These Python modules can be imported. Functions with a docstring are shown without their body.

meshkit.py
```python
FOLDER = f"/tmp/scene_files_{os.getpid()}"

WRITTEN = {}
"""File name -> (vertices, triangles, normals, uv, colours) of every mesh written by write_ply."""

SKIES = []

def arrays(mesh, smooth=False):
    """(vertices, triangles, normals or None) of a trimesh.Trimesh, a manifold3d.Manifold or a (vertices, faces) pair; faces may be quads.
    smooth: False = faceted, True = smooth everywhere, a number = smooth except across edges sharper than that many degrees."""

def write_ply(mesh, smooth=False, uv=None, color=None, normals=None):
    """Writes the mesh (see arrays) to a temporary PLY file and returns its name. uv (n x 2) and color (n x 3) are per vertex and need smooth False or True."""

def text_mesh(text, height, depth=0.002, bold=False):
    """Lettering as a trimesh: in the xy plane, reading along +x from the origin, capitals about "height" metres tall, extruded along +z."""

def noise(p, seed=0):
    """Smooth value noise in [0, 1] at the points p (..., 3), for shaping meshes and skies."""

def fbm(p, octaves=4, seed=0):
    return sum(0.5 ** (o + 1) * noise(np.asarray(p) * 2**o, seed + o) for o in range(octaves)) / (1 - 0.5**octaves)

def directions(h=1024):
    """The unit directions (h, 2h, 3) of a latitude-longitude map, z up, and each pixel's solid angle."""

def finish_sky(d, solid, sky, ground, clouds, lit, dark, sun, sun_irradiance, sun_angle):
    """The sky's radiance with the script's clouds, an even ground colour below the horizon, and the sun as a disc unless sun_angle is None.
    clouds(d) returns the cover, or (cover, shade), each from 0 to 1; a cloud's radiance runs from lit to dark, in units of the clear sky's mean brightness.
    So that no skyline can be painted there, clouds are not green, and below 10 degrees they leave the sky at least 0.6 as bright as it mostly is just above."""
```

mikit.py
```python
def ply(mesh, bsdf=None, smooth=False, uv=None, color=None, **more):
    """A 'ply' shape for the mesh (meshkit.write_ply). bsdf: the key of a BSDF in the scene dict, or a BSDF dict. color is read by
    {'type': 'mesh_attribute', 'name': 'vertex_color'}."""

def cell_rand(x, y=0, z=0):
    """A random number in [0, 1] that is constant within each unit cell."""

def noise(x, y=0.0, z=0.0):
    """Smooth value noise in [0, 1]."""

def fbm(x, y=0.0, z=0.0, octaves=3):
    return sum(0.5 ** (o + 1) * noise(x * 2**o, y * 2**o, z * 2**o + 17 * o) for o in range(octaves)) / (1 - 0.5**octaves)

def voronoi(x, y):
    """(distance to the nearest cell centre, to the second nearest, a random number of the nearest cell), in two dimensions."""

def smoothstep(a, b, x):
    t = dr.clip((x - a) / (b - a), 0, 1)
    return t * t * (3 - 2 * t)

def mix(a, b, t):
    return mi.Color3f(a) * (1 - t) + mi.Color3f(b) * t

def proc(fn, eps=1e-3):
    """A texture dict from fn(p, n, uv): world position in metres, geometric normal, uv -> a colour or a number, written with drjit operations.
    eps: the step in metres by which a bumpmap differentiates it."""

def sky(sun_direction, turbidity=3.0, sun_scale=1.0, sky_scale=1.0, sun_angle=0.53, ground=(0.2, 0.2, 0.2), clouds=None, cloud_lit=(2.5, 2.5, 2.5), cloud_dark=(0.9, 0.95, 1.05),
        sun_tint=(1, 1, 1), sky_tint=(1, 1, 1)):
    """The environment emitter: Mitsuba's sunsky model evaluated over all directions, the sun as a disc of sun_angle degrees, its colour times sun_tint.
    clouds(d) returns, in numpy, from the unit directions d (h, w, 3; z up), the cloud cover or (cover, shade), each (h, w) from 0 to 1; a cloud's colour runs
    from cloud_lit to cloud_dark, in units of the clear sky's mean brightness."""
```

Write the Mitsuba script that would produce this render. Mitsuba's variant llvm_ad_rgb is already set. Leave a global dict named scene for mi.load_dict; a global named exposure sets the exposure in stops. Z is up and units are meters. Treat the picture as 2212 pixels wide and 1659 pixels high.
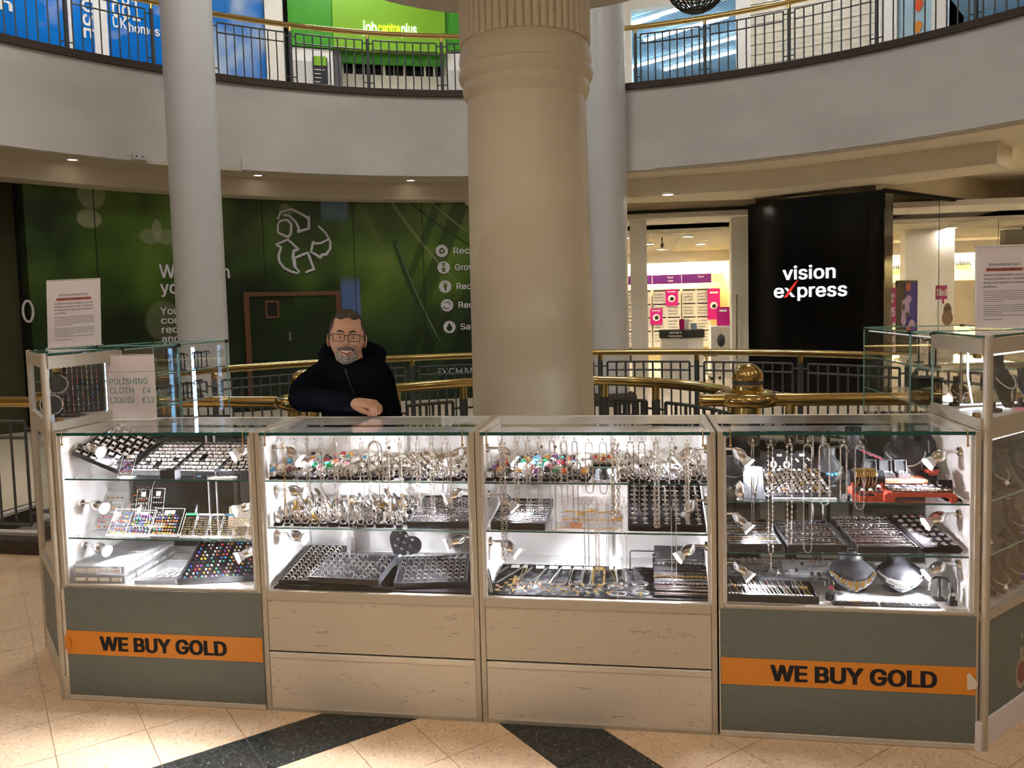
"""A jewellery kiosk of four glass display cases in the round atrium of a shopping centre, its keeper leaning on the counter."""
import math, random
import numpy as np, trimesh, manifold3d, drjit as dr, mitsuba as mi, mikit, meshkit
from mikit import proc, noise, fbm, voronoi, cell_rand, smoothstep, mix

random.seed(7)
rng = np.random.default_rng(11)
scene, labels = {}, {}

# ------------------------------------------------------------------ camera, light, exposure
ST = mi.ScalarTransform4f
eye = np.array([2.1108, -2.5814, 1.4059])
yaw, pitch, roll, focal = -0.15640, 0.06770, -0.02597, 1719.6
_f = np.array([math.sin(yaw) * math.cos(pitch), math.cos(yaw) * math.cos(pitch), -math.sin(pitch)])
_r = np.array([math.cos(yaw), -math.sin(yaw), 0.0])
_u = np.cross(_r, _f)
_up = -math.sin(roll) * _r + math.cos(roll) * _u
scene['camera'] = {'type': 'perspective', 'fov': 2 * math.degrees(math.atan(1106 / focal)), 'fov_axis': 'x', 'near_clip': 0.05, 'far_clip': 200.0,
                   'principal_point_offset_y': -(783.9 - 829.5) / 1659,
                   'to_world': ST().look_at(origin=eye.tolist(), target=(eye + _f).tolist(), up=_up.tolist())}
exposure = 2.3
WARM, NEUTRAL, COOL, BLUE = (1.0, .885, .72), (1.0, .92, .80), (.80, .92, 1.0), (.30, .62, 1.0)
L_ATRIUM, L_DOWN, L_SHOP, L_UPPER, L_CASE, L_TUBE = 2.3, 21.0, 18.0, 4.2, 520.0, 1.3

def emit(col, k, w=1.0):
    return {'type': 'area', 'radiance': {'type': 'rgb', 'value': [float(c * k) for c in col]}, 'sampling_weight': float(w)}

# ------------------------------------------------------------------ names and entries
_cnt = {}
def uniq(k):
    n = _cnt.get(k, -1) + 1
    _cnt[k] = n
    return k if n == 0 else f'{k}_{n:03d}'
def tag(k, label=None, cat=None, group=None, kind=None):
    d = {a: b for a, b in (('label', label), ('category', cat), ('group', group), ('kind', kind)) if b}
    if d: labels.setdefault(k, {}).update(d)
    return k
def thing(name, label, cat, group=None): return tag(uniq(name), label, cat, group)
def entry(k, mesh, mat, smooth=False, light=None, **kw):
    d = mikit.ply(mesh, mat, smooth, **kw) if isinstance(mesh, tuple) or hasattr(mesh, 'vertices') or hasattr(mesh, 'to_mesh') else dict(mesh)
    if light: d['emitter'] = light
    scene[k] = d
    return k
def part(parent, name, mesh, mat=None, smooth=False, label=None, light=None, kind=None, **kw):
    k = entry(uniq(parent + '__' + name), mesh, mat, smooth, light, **kw)
    if label or kind: tag(k, label, None, None, kind)
    return k
def solo(name, mesh, mat, label, cat, group=None, smooth=False, kind=None, light=None, **kw):
    k = entry(uniq(name), mesh, mat, smooth, light, **kw)
    return tag(k, label, cat, group, kind)
def struct(name, mesh, mat, smooth=False, **kw): return tag(entry(uniq(name), mesh, mat, smooth, **kw), kind='structure')
def group(key, **parts): scene['kind_of_' + key] = {'type': 'shapegroup', **parts}
def inst(k, gkey, M, label=None, cat=None, grp=None):
    scene[k] = {'type': 'instance', 'shapegroup': {'type': 'ref', 'id': 'kind_of_' + gkey}, 'to_world': ST(np.asarray(M, float).tolist())}
    return tag(k, label, cat, grp)
ORD = ['first', 'second', 'third', 'fourth', 'fifth', 'sixth', 'seventh', 'eighth', 'ninth', 'tenth', 'eleventh', 'twelfth', 'thirteenth', 'fourteenth', 'fifteenth', 'sixteenth']

# ------------------------------------------------------------------ mesh tools: a mesh is (vertices, triangles)
def cat(*ms):
    V, F, n = [], [], 0
    for v, f in ms:
        V.append(np.asarray(v, float)); F.append(np.asarray(f, int) + n); n += len(v)
    return np.vstack(V), np.vstack(F)
def arr(m): return (np.array(m.vertices), np.array(m.faces))
def xf(m, M):
    v, f = m
    M = np.asarray(M, float)
    if np.linalg.det(M[:3, :3]) < 0: f = np.asarray(f)[:, ::-1]
    return np.asarray(v) @ M[:3, :3].T + M[:3, 3], f
def Tr(x, y, z):
    M = np.eye(4); M[:3, 3] = (x, y, z); return M
def Sc(x, y=None, z=None): return np.diag([x, x if y is None else y, x if z is None else z, 1.0])
def Rx(a): return trimesh.transformations.rotation_matrix(math.radians(a), [1, 0, 0])
def Ry(a): return trimesh.transformations.rotation_matrix(math.radians(a), [0, 1, 0])
def Rz(a): return trimesh.transformations.rotation_matrix(math.radians(a), [0, 0, 1])
def basis(o, x, y, z=None):
    x, y = np.asarray(x, float), np.asarray(y, float)
    M = np.eye(4); M[:3, 0] = x; M[:3, 1] = y; M[:3, 2] = np.cross(x, y) if z is None else z; M[:3, 3] = o
    return M
_bf = np.array([[0, 2, 3], [0, 3, 1], [4, 5, 7], [4, 7, 6], [0, 1, 5], [0, 5, 4], [2, 6, 7], [2, 7, 3], [0, 4, 6], [0, 6, 2], [1, 3, 7], [1, 7, 5]])
def box(x0, x1, y0, y1, z0, z1):
    return np.array([[x, y, z] for z in (z0, z1) for y in (y0, y1) for x in (x0, x1)], float), _bf
def cbox(x0, x1, y0, y1, z0, z1, c=.003):
    """A box with chamfered edges."""
    pts = []
    for sx, x in ((1, x0), (-1, x1)):
        for sy, y in ((1, y0), (-1, y1)):
            for sz, z in ((1, z0), (-1, z1)):
                pts += [(x, y + sy * c, z + sz * c), (x + sx * c, y, z + sz * c), (x + sx * c, y + sy * c, z)]
    h = trimesh.convex.convex_hull(np.array(pts))
    return arr(h)
def revolve(prof, n=24, cap=True):
    """Profile [(r, z)] from the bottom up, about z."""
    p = np.asarray(prof, float); k = len(p)
    a = np.arange(n) * 2 * np.pi / n
    v = np.stack([p[:, None, 0] * np.cos(a), p[:, None, 0] * np.sin(a), np.repeat(p[:, None, 1], n, 1)], -1).reshape(-1, 3)
    i, j = np.meshgrid(np.arange(k - 1), np.arange(n), indexing='ij')
    q = np.stack([i * n + j, i * n + (j + 1) % n, (i + 1) * n + (j + 1) % n, (i + 1) * n + j], -1).reshape(-1, 4)
    f = [q[:, [0, 1, 2]], q[:, [0, 2, 3]]]
    if cap:
        b = np.arange(1, n - 1)
        f += [np.stack([b * 0, b + 1, b], 1), np.stack([b * 0, b, b + 1], 1) + (k - 1) * n]
    return v, np.vstack(f)
def frame_to(p0, p1):
    z = np.asarray(p1, float) - p0; L = np.linalg.norm(z); z = z / L
    x = np.cross([0, 0, 1.0] if abs(z[2]) < .95 else [1.0, 0, 0], z); x /= np.linalg.norm(x)
    return basis(p0, x, np.cross(z, x), z), L
def cyl(p0, p1, r0, r1=None, n=16):
    M, L = frame_to(np.asarray(p0, float), np.asarray(p1, float))
    return xf(revolve([(r0, 0), (r0 if r1 is None else r1, L)], n), M)
def tube(pts, r, n=8, closed=False, ell=None, twist=0.0):
    """A tube along points; r a number or one per point; ell squashes it; twist turns the section, in radians per point."""
    p = np.asarray(pts, float); k = len(p)
    t = np.roll(p, -1, 0) - np.roll(p, 1, 0) if closed else np.gradient(p, axis=0)
    t /= np.linalg.norm(t, axis=1, keepdims=True) + 1e-12
    up = np.array([0, 0, 1.0]) if abs(t[0, 2]) < .9 else np.array([1.0, 0, 0])
    N = np.zeros_like(p); cur = np.cross(np.cross(t[0], up), t[0]); 
    for i in range(k):
        cur = cur - t[i] * (cur @ t[i]); cur /= np.linalg.norm(cur) + 1e-12; N[i] = cur
    Bn = np.cross(t, N)
    r = np.broadcast_to(np.asarray(r, float), (k,))
    a = np.arange(n) * 2 * np.pi / n
    A = a[None, :] + twist * np.arange(k)[:, None]
    e = 1.0 if ell is None else ell
    ca, sa = np.cos(a)[None] * np.ones((k, 1)), np.sin(a)[None] * e * np.ones((k, 1))
    tw = twist * np.arange(k)[:, None]
    x, y = ca * np.cos(tw) - sa * np.sin(tw), ca * np.sin(tw) + sa * np.cos(tw)
    v = (p[:, None] + r[:, None, None] * (x[..., None] * N[:, None] + y[..., None] * Bn[:, None])).reshape(-1, 3)
    m = k if closed else k - 1
    i, j = np.meshgrid(np.arange(m), np.arange(n), indexing='ij'); i2 = (i + 1) % k
    q = np.stack([i * n + j, i * n + (j + 1) % n, i2 * n + (j + 1) % n, i2 * n + j], -1).reshape(-1, 4)
    f = [q[:, [0, 1, 2]], q[:, [0, 2, 3]]]
    if not closed:
        b = np.arange(1, n - 1)
        f += [np.stack([b * 0, b + 1, b], 1), np.stack([b * 0, b, b + 1], 1) + (k - 1) * n]
    return v, np.vstack(f)[:, ::-1] if False else np.vstack(f)
def extrude(poly, z0, z1):
    """A shapely polygon or a list of points, extruded along z."""
    import shapely.geometry as sg
    g = sg.Polygon(poly) if not hasattr(poly, 'geoms') and not hasattr(poly, 'exterior') else poly
    ms = [trimesh.creation.extrude_polygon(a, z1 - z0, engine='earcut') for a in getattr(g, 'geoms', [g])]
    v, f = cat(*[arr(m) for m in ms]); v = v.copy(); v[:, 2] += z0
    return v, f
def ball(r=1.0, sub=2, c=(0, 0, 0)):
    m = trimesh.creation.icosphere(sub, r); return np.array(m.vertices) + c, np.array(m.faces)
def torus(R, r, n=20, k=8, arc=2 * math.pi, squash=1.0):
    a = np.linspace(0, arc, n + (arc < 6.28), endpoint=arc < 6.28)
    p = np.stack([R * np.cos(a), R * squash * np.sin(a), 0 * a], 1)
    return tube(p, r, k, closed=arc >= 6.28)
def arcpt(R, deg, z=0.0, c=(1.45, 2.2)):
    a = np.radians(deg); return np.stack(np.broadcast_arrays(c[0] + R * np.sin(a), c[1] + R * np.cos(a), z), -1)
def arcwall(R0, R1, a0, a1, z0, z1, n=48, c=(1.45, 2.2)):
    """A curved slab between two radii, two angles and two heights."""
    a = np.linspace(a0, a1, n)
    ring = [arcpt(R, a, z, c) for R, z in ((R0, z0), (R1, z0), (R1, z1), (R0, z1))]
    v = np.stack(ring, 1).reshape(-1, 3)
    i, j = np.meshgrid(np.arange(n - 1), np.arange(4), indexing='ij')
    q = np.stack([i * 4 + j, (i + 1) * 4 + j, (i + 1) * 4 + (j + 1) % 4, i * 4 + (j + 1) % 4], -1).reshape(-1, 4)
    e = (n - 1) * 4
    q = np.vstack([q, [[0, 1, 2, 3], [e + 3, e + 2, e + 1, e]]])
    return v, np.vstack([q[:, [0, 1, 2]], q[:, [0, 2, 3]]])
def loft(sections, n=20):
    """Elliptic sections (centre, half-width x, half-depth y, height z) joined from the bottom up."""
    a = np.arange(n) * 2 * np.pi / n
    v = np.vstack([np.stack([cx + rx * np.cos(a), cy + ry * np.sin(a), z + 0 * a], 1) for cx, cy, z, rx, ry in sections])
    k = len(sections)
    i, j = np.meshgrid(np.arange(k - 1), np.arange(n), indexing='ij')
    q = np.stack([i * n + j, i * n + (j + 1) % n, (i + 1) * n + (j + 1) % n, (i + 1) * n + j], -1).reshape(-1, 4)
    b = np.arange(1, n - 1)
    return v, np.vstack([q[:, [0, 1, 2]], q[:, [0, 2, 3]], np.stack([b * 0, b + 1, b], 1), np.stack([b * 0, b, b + 1], 1) + (k - 1) * n])
_txt = {}
def text(s, h, depth=.002, bold=False, at=(0, 0, 0), x=(1, 0, 0), y=(0, 0, 1), width=None, centre=False):
    """Lettering that stands on the plane of x and y; width squeezes or stretches it."""
    key = (s, bold)
    if key not in _txt:
        m = meshkit.text_mesh(s, 1.0, 1.0, bold); _txt[key] = arr(m)
    v, f = _txt[key]
    w = v[:, 0].max()
    sx = h if width is None else width / w
    M = basis(at, np.asarray(x, float) * sx, np.asarray(y, float) * h, np.cross(x, y) * depth)
    if centre: M[:3, 3] -= np.asarray(x, float) * sx * w / 2
    return xf((v, f), M)
def curved_text(s, h, R, deg, z, bold=True, width=None, depth=.01):
    """Lettering on the inner face of a round wall about the atrium's middle, from an angle on to the right."""
    v, f = text(s, h, 1.0, bold, width=width)
    x, zz, dd = v[:, 0], v[:, 2], -v[:, 1]
    a = deg + np.degrees(x / R)
    p = arcpt(R - depth * dd, a, 0); p[:, 2] = z + zz
    return p, f

# ------------------------------------------------------------------ materials
def rgb(*c): return {'type': 'rgb', 'value': [float(x) for x in (c[0] if len(c) == 1 else c)]}
def mat(key, d, two=True):
    scene[key] = {'type': 'twosided', 'b': d} if two else d
    return key
def matte(key, *c): return mat(key, {'type': 'diffuse', 'reflectance': c[0] if isinstance(c[0], dict) else rgb(*c)})
def gloss(key, c, rough=.3, metal=0.0, spec=.5): return mat(key, {'type': 'principled', 'base_color': c if isinstance(c, dict) else rgb(c), 'roughness': rough, 'metallic': metal, 'specular': spec})

def plaster(p, n, uv): return mix((.62, .59, .57), (.56, .535, .52), smoothstep(.35, .65, fbm(p.x * 1.3, p.y * 1.3, p.z * 1.7)))
matte('plaster', proc(plaster))
def cream(p, n, uv): return mix((.69, .625, .50), (.63, .57, .455), smoothstep(.3, .7, fbm(p.x * 2, p.y * 2, p.z * 1.5)))
gloss('column_paint', proc(cream), .38)
gloss('column_grey', (.55, .55, .55), .35)
matte('soffit_beige', .60, .53, .42)
matte('soffit_pale', .76, .69, .56)
matte('ceiling_white', .74, .71, .65)
matte('white', .82, .82, .82)
matte('cream_white', .80, .77, .70)
gloss('laminate', (.84, .84, .85), .35)
gloss('aluminium', (.45, .41, .35), .42, .25)
gloss('aluminium_pale', (.61, .575, .52), .40, .25)
gloss('chrome', (.80, .79, .77), .07, 1.0)
gloss('silver', (.88, .87, .86), .16, 1.0)
gloss('silver_dark', (.44, .44, .44), .22, 1.0)
gloss('gold', (.86, .60, .22), .18, 1.0)
gloss('rose_gold', (.82, .50, .36), .2, 1.0)
gloss('brass', (.70, .50, .19), .13, 1.0)
gloss('brass_worn', (.60, .45, .20), .2, 1.0)
gloss('rail_grey', (.068, .074, .078), .45)
gloss('black_gloss', (.002, .002, .0022), .16, 0.0, .22)
gloss('black_metal', (.015, .015, .016), .35)
matte('velvet', .009, .008, .009)
gloss('leather', (.014, .014, .017), .42, 0.0, .35)
matte('charcoal', .05, .05, .055)
matte('dark', .03, .03, .03)
gloss('glass_edge', (.010, .075, .065), .15)
gloss('glass_edge_pale', (.20, .42, .40), .15)
gloss('acrylic_edge', (.82, .84, .84), .15)
matte('paper', .84, .82, .83)
matte('paper_lilac', .78, .74, .80)
matte('ink', .03, .03, .035)
matte('ink_grey', .22, .22, .23)
matte('teal_ink', .12, .27, .26)
matte('pink_ink', .62, .20, .17)
gloss('orange', (.66, .235, .016), .45)
gloss('red_box', (.48, .075, .045), .5)
matte('magenta', .45, .025, .20)
matte('purple', .13, .03, .18)
gloss('lime', (.19, .42, .015), .35)
gloss('green_sign', (.045, .30, .012), .35)
gloss('brown_frame', (.13, .055, .025), .4)
matte('shop_yellow', .88, .76, .40)
matte('shop_tile', .52, .48, .40)
matte('stone_dark', proc(lambda p, n, uv: mix((.055, .045, .040), (.10, .082, .07), noise(p.x * 90, p.y * 90, p.z * 90))))
gloss('shutter', (.66, .63, .55), .4)
gloss('granite', proc(lambda p, n, uv: mix(mix((.008, .010, .010), (.030, .036, .034), noise(p.x * 120, p.y * 120, 1.0)), (.30, .32, .31), smoothstep(.80, .86, noise(p.x * 210, p.y * 210, 5.0) * .55 + noise(p.x * 330, p.y * 330, 9.0) * .45))), .22)
def terrazzo(p, n, uv):
    a = fbm(p.x * 7, p.y * 7, 2.0)
    b = noise(p.x * 160, p.y * 160, 4.0)
    c = mix((.56, .40, .265), (.64, .475, .33), a)
    c = mix(c, (.40, .27, .17), smoothstep(.72, .88, b) * .7)
    return mix(c, (.74, .60, .45), smoothstep(.80, .95, noise(p.x * 120, p.y * 120, 8.0)) * .8)
gloss('terrazzo', proc(terrazzo), .32)
matte('grout', .60, .49, .37)
gloss('far_floor', proc(lambda p, n, uv: mix((.60, .52, .40), (.66, .58, .46), fbm(p.x * 2, p.y * 2, 0.0))), .25)
def scuffed(p, n, uv):
    s = smoothstep(.70, .78, fbm(p.x * 60 + 40, 2.0, p.z * 75, 3)) * smoothstep(.50, .68, noise(p.x * 7, 3.0, p.z * 7)) * (.35 + .65 * smoothstep(.62, .70, noise(p.x * 3.1, 9.0, p.z * 3.1)))
    m = smoothstep(.70, .80, noise(p.x * 11, 1.0, p.z * 30)) * smoothstep(.70, .78, noise(p.x * 60, 6.0, p.z * 190))
    c = mix((.50, .445, .37), (.545, .485, .405), fbm(p.x * 5, 0.0, p.z * 5))
    return mix(c, (.16, .14, .12), dr.clip(s * .55 + m * .4, 0, .7))
gloss('beige_panel', proc(scuffed), .45)
gloss('plinth_panel', proc(lambda p, n, uv: scuffed(p, n, uv) * mi.Color3f(1.20, 1.22, 1.28)), .45)
def slate(p, n, uv): return mix((.116, .140, .138), (.142, .166, .160), fbm(p.x * 60, p.y * 60, p.z * 60))
gloss('grey_panel', proc(slate), .55)
mat('pane', {'type': 'thindielectric', 'int_ior': 1.42}, False)
mat('clear_pane', {'type': 'thindielectric', 'int_ior': 1.28}, False)
mat('tinted_pane', {'type': 'thindielectric', 'int_ior': 1.5, 'specular_transmittance': rgb(.42, .46, .46)}, False)
mat('acrylic', {'type': 'thindielectric', 'int_ior': 1.42}, False)
mat('frost', {'type': 'principledthin', 'base_color': rgb(.86, .87, .90), 'roughness': .35, 'diff_trans': 1.1, 'spec_trans': .55, 'eta': 1.4}, False)
mat('lamp_glass', {'type': 'principledthin', 'base_color': rgb(.93, .92, .90), 'roughness': .2, 'diff_trans': 1.2, 'spec_trans': .25, 'eta': 1.45}, False)
matte('lamp_off', .8, .8, .8)
GEMS = {'clear': (.86, .88, .90), 'garnet': (.16, .012, .018), 'ruby': (.55, .02, .05), 'sky': (.05, .36, .72), 'turquoise': (.05, .50, .46), 'onyx': (.012, .010, .012), 'amber': (.72, .33, .02),
        'coral': (.78, .13, .03), 'emerald': (.02, .26, .09), 'amethyst': (.20, .05, .33), 'pink': (.72, .25, .35), 'pearl': (.84, .80, .74), 'yellow': (.78, .62, .05), 'royal': (.03, .07, .48), 'smoky': (.12, .08, .06)}
for g, c in GEMS.items(): gloss('gem_' + g, c, .08, 0.0, .8)

# ================================================================== THE BUILDING
A = np.array([1.45, 2.2])          # the middle of the round atrium
BAY = np.array([1.50, 1.58])       # the middle of the bay that carries the big column
import shapely.geometry as sg
import shapely.affinity as sa
from shapely.ops import unary_union

def circle(c, r, n=64): return [(c[0] + r * math.sin(a), c[1] + r * math.cos(a)) for a in np.linspace(0, 2 * math.pi, n, endpoint=False)]
void = sg.Polygon(circle(A, 3.62, 96)).intersection(sg.Polygon([(-9, 1.66 + .063 * 7), (.4, 1.66), (2.7, 1.60), (12, 1.52), (12, 9), (-9, 9)]))
void = void.difference(sg.Polygon(circle(BAY, 1.18)))
kiosk = sg.Polygon([(-.02, 0), (3.16, 0), (3.56, .42), (3.56, 1.3), (3.14, 1.3), (3.14, .42), (0, .42), (0, 1.3), (-.42, 1.3), (-.42, .42)])
near_floor = sg.box(-9, -7, 12, 1.75).difference(void)
near_floor = near_floor.union(sg.Polygon(circle(BAY, 1.18)))
e1, e2 = np.array([.7297, .6838]), np.array([.6838, -.7297])
smin, smax, tmin, tmax = -3.2, 3.6, -3.2, 3.2
sl = [-3.27 + .2665 * k for k in range(40)]
sl = [-.076 - .2665 * k for k in range(12, 0, -1)] + [-.076, .194, .456, .723, .945, 1.185, 1.443, 1.71, 1.977, 2.243, 2.51, 2.776, 3.04, 3.31]
tl = [-.12 - .268 * k for k in range(10, 0, -1)] + [-.12, .15, .42, .683, .92, 1.19, 1.446, 1.71, 1.98, 2.25, 2.52, 2.79, 3.06, 3.33]
tile_zone = sg.Polygon([(-2.6, 1.62), (-2.2, -.1), (-.2, -.75), (2.6, -.62), (4.3, .35), (4.0, 1.2), (3.4, .35), (3.14, .05), (0, .05), (-.42, .45), (-.42, 1.62)])
struct('floor', extrude(near_floor, -.30, -.004), 'grout')
outer = near_floor.difference(tile_zone.buffer(-.02))
part('floor', 'outer_paving', extrude(outer, -.006, -.001), 'terrazzo')
def up_xy(s, t): return e1 * s + e2 * t
for i in range(len(sl) - 1):
    for j in range(len(tl) - 1):
        q = [up_xy(sl[i] + .0011, tl[j] + .0011), up_xy(sl[i + 1] - .0011, tl[j] + .0011), up_xy(sl[i + 1] - .0011, tl[j + 1] - .0011), up_xy(sl[i] + .0011, tl[j + 1] - .0011)]
        g = sg.Polygon(q)
        if not g.intersects(tile_zone) or g.intersection(tile_zone).area < .004: continue
        g = g.intersection(near_floor)
        if g.is_empty or g.area < 1e-4 or g.geom_type != 'Polygon': continue
        sm, tm = (sl[i] + sl[i + 1]) / 2, (tl[j] + tl[j + 1]) / 2
        black = (.683 < tm < .92 and sm < 1.443 and sm > -1.6) or (1.185 < sm < 1.443 and tm > .683 and tm < 2.6)
        part('floor', 'black_tile' if black else 'beige_tile', extrude(g, -.003, 0.0), 'granite' if black else 'terrazzo')

# the far side of the floor and the level below
far_floor = sg.Polygon(circle(A, 12.5, 96)).union(sg.box(-4, 9, 14, 21)).difference(sg.box(-9, -12, 16, 1.75)).difference(void)
struct('floor_far', extrude(far_floor, -.30, 0.0), 'far_floor')
struct('floor_below', extrude(sg.box(-6, -2, 9, 8), -4.6, -4.5), 'far_floor')
kerb = void.buffer(.13, join_style=2).difference(void.buffer(-.02))
struct('trim_kerb', extrude(kerb, -.02, .085), 'stone_dark')
struct('trim_kerb_cap', extrude(void.buffer(.03, join_style=2).difference(void.buffer(-.03)), .085, .105), 'aluminium_pale')
struct('wall_void', extrude(void.buffer(.02).difference(void.buffer(-.01)), -1.0, -.02), 'plaster')

# the big column in the bay: smooth shaft, moulding, fluted drum, under the round gallery slab
col = thing('column', 'big round cream column with a fluted drum on top, behind the display cases', 'column')
CX, CY = 1.568, 1.555
part(col, 'shaft', xf(revolve([(.345, 0), (.345, .10), (.325, .13), (.318, .15), (.318, .9), (.314, 1.6), (.306, 2.36), (.300, 2.46)], 64), Tr(CX, CY, 0)), 'column_paint', 60)
part(col, 'moulding', xf(revolve([(.302, 2.46), (.312, 2.475), (.322, 2.50), (.326, 2.52), (.322, 2.54), (.324, 2.545), (.338, 2.56), (.345, 2.585), (.342, 2.605), (.332, 2.615), (.335, 2.635), (.340, 2.655), (.335, 2.69), (.325, 2.72), (.318, 2.74)], 64), Tr(CX, CY, 0)), 'column_paint', 30)
nfl = 52
a = np.arange(nfl * 10) / (nfl * 10) * 2 * np.pi
pr = .314 + .020 * np.abs(np.sin(a * nfl / 2)) ** .5
drum = sg.Polygon(np.stack([pr * np.cos(a), pr * np.sin(a)], 1))
part(col, 'fluted_drum', xf(extrude(drum, 2.735, 3.34), Tr(CX, CY, 0)), 'column_paint')
part(col, 'capital', xf(revolve([(.345, 3.14), (.37, 3.17), (.40, 3.20), (.46, 3.25), (.48, 3.30), (.48, 3.36)], 48), Tr(CX, CY, 0)), 'soffit_beige', 40)

for nm, (x, y, r), lab in (('round_column', (-2.575, 5.50, .262), 'plain grey round column on the left, rising past the gallery in front of the green mural'),
                           ('round_column', (1.72, 9.17, .280), 'plain grey round column right of the big cream column, with a dark skirting')):
    c = thing(nm, lab, 'column')
    part(c, 'shaft', xf(revolve([(r, 0), (r, 9.0)], 48), Tr(x, y, 0)), 'column_grey', 60)
    part(c, 'skirting', xf(revolve([(r + .10, 0), (r + .10, .09), (r + .07, .13), (r + .02, .15)], 40), Tr(x, y, 0)), 'stone_dark', 40)

# the near gallery slab over the camera, with its round end over the big column, and its downlights
slab = sg.box(-9, -7, 12, 1.42).union(sg.Polygon(circle((1.57, 1.55), 1.30)))
struct('ceiling_near', extrude(slab, 3.36, 4.5), 'ceiling_white')
k = 0
for x, y in [(-1.3, -1.0), (.55, -1.3), (2.6, -1.3), (4.5, -1.0), (.6, -3.6), (3.0, -3.6), (-2.6, .6), (5.9, .6)]:
    d = thing('ceiling_light', 'round recessed downlight in the near ceiling above the kiosk', 'light', 'recessed downlights over the kiosk')
    part(d, 'trim_ring', xf(torus(.125, .012, 28, 6), Tr(x, y, 3.357)), 'white', True)
    part(d, 'lens', xf(revolve([(.001, 0), (.115, 0)], 20, False), Tr(x, y, 3.352)), 'lamp_off', light=emit(WARM, L_DOWN, 1.0))

# the ring of galleries: fascia, stone band, soffit, beam
struct('wall_fascia', arcwall(7.1, 7.3, -100, 80, 3.36, 4.51, 180), 'plaster')
struct('trim_fascia', arcwall(7.065, 7.1, -40.1, -1.0, 3.37, 3.54, 40), 'plaster')
struct('trim_fascia_left', arcwall(7.065, 7.1, -95, -49.6, 3.37, 3.54, 40), 'plaster')
struct('trim_fascia_right', arcwall(7.065, 7.1, 7.6, 78, 3.37, 3.54, 60), 'plaster')
struct('trim_stone_band', arcwall(7.05, 7.42, -100, 80, 4.51, 4.60, 180), 'stone_dark')
struct('ceiling_soffit', arcwall(7.1, 7.62, -100, -6, 3.355, 3.40, 80), 'soffit_beige')
struct('wall_beam', arcwall(7.55, 7.95, -100, -4, 3.10, 3.38, 80), 'soffit_beige')
struct('floor_gallery', arcwall(7.3, 10.6, -100, 80, 4.40, 4.57, 120), 'far_floor')
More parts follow.
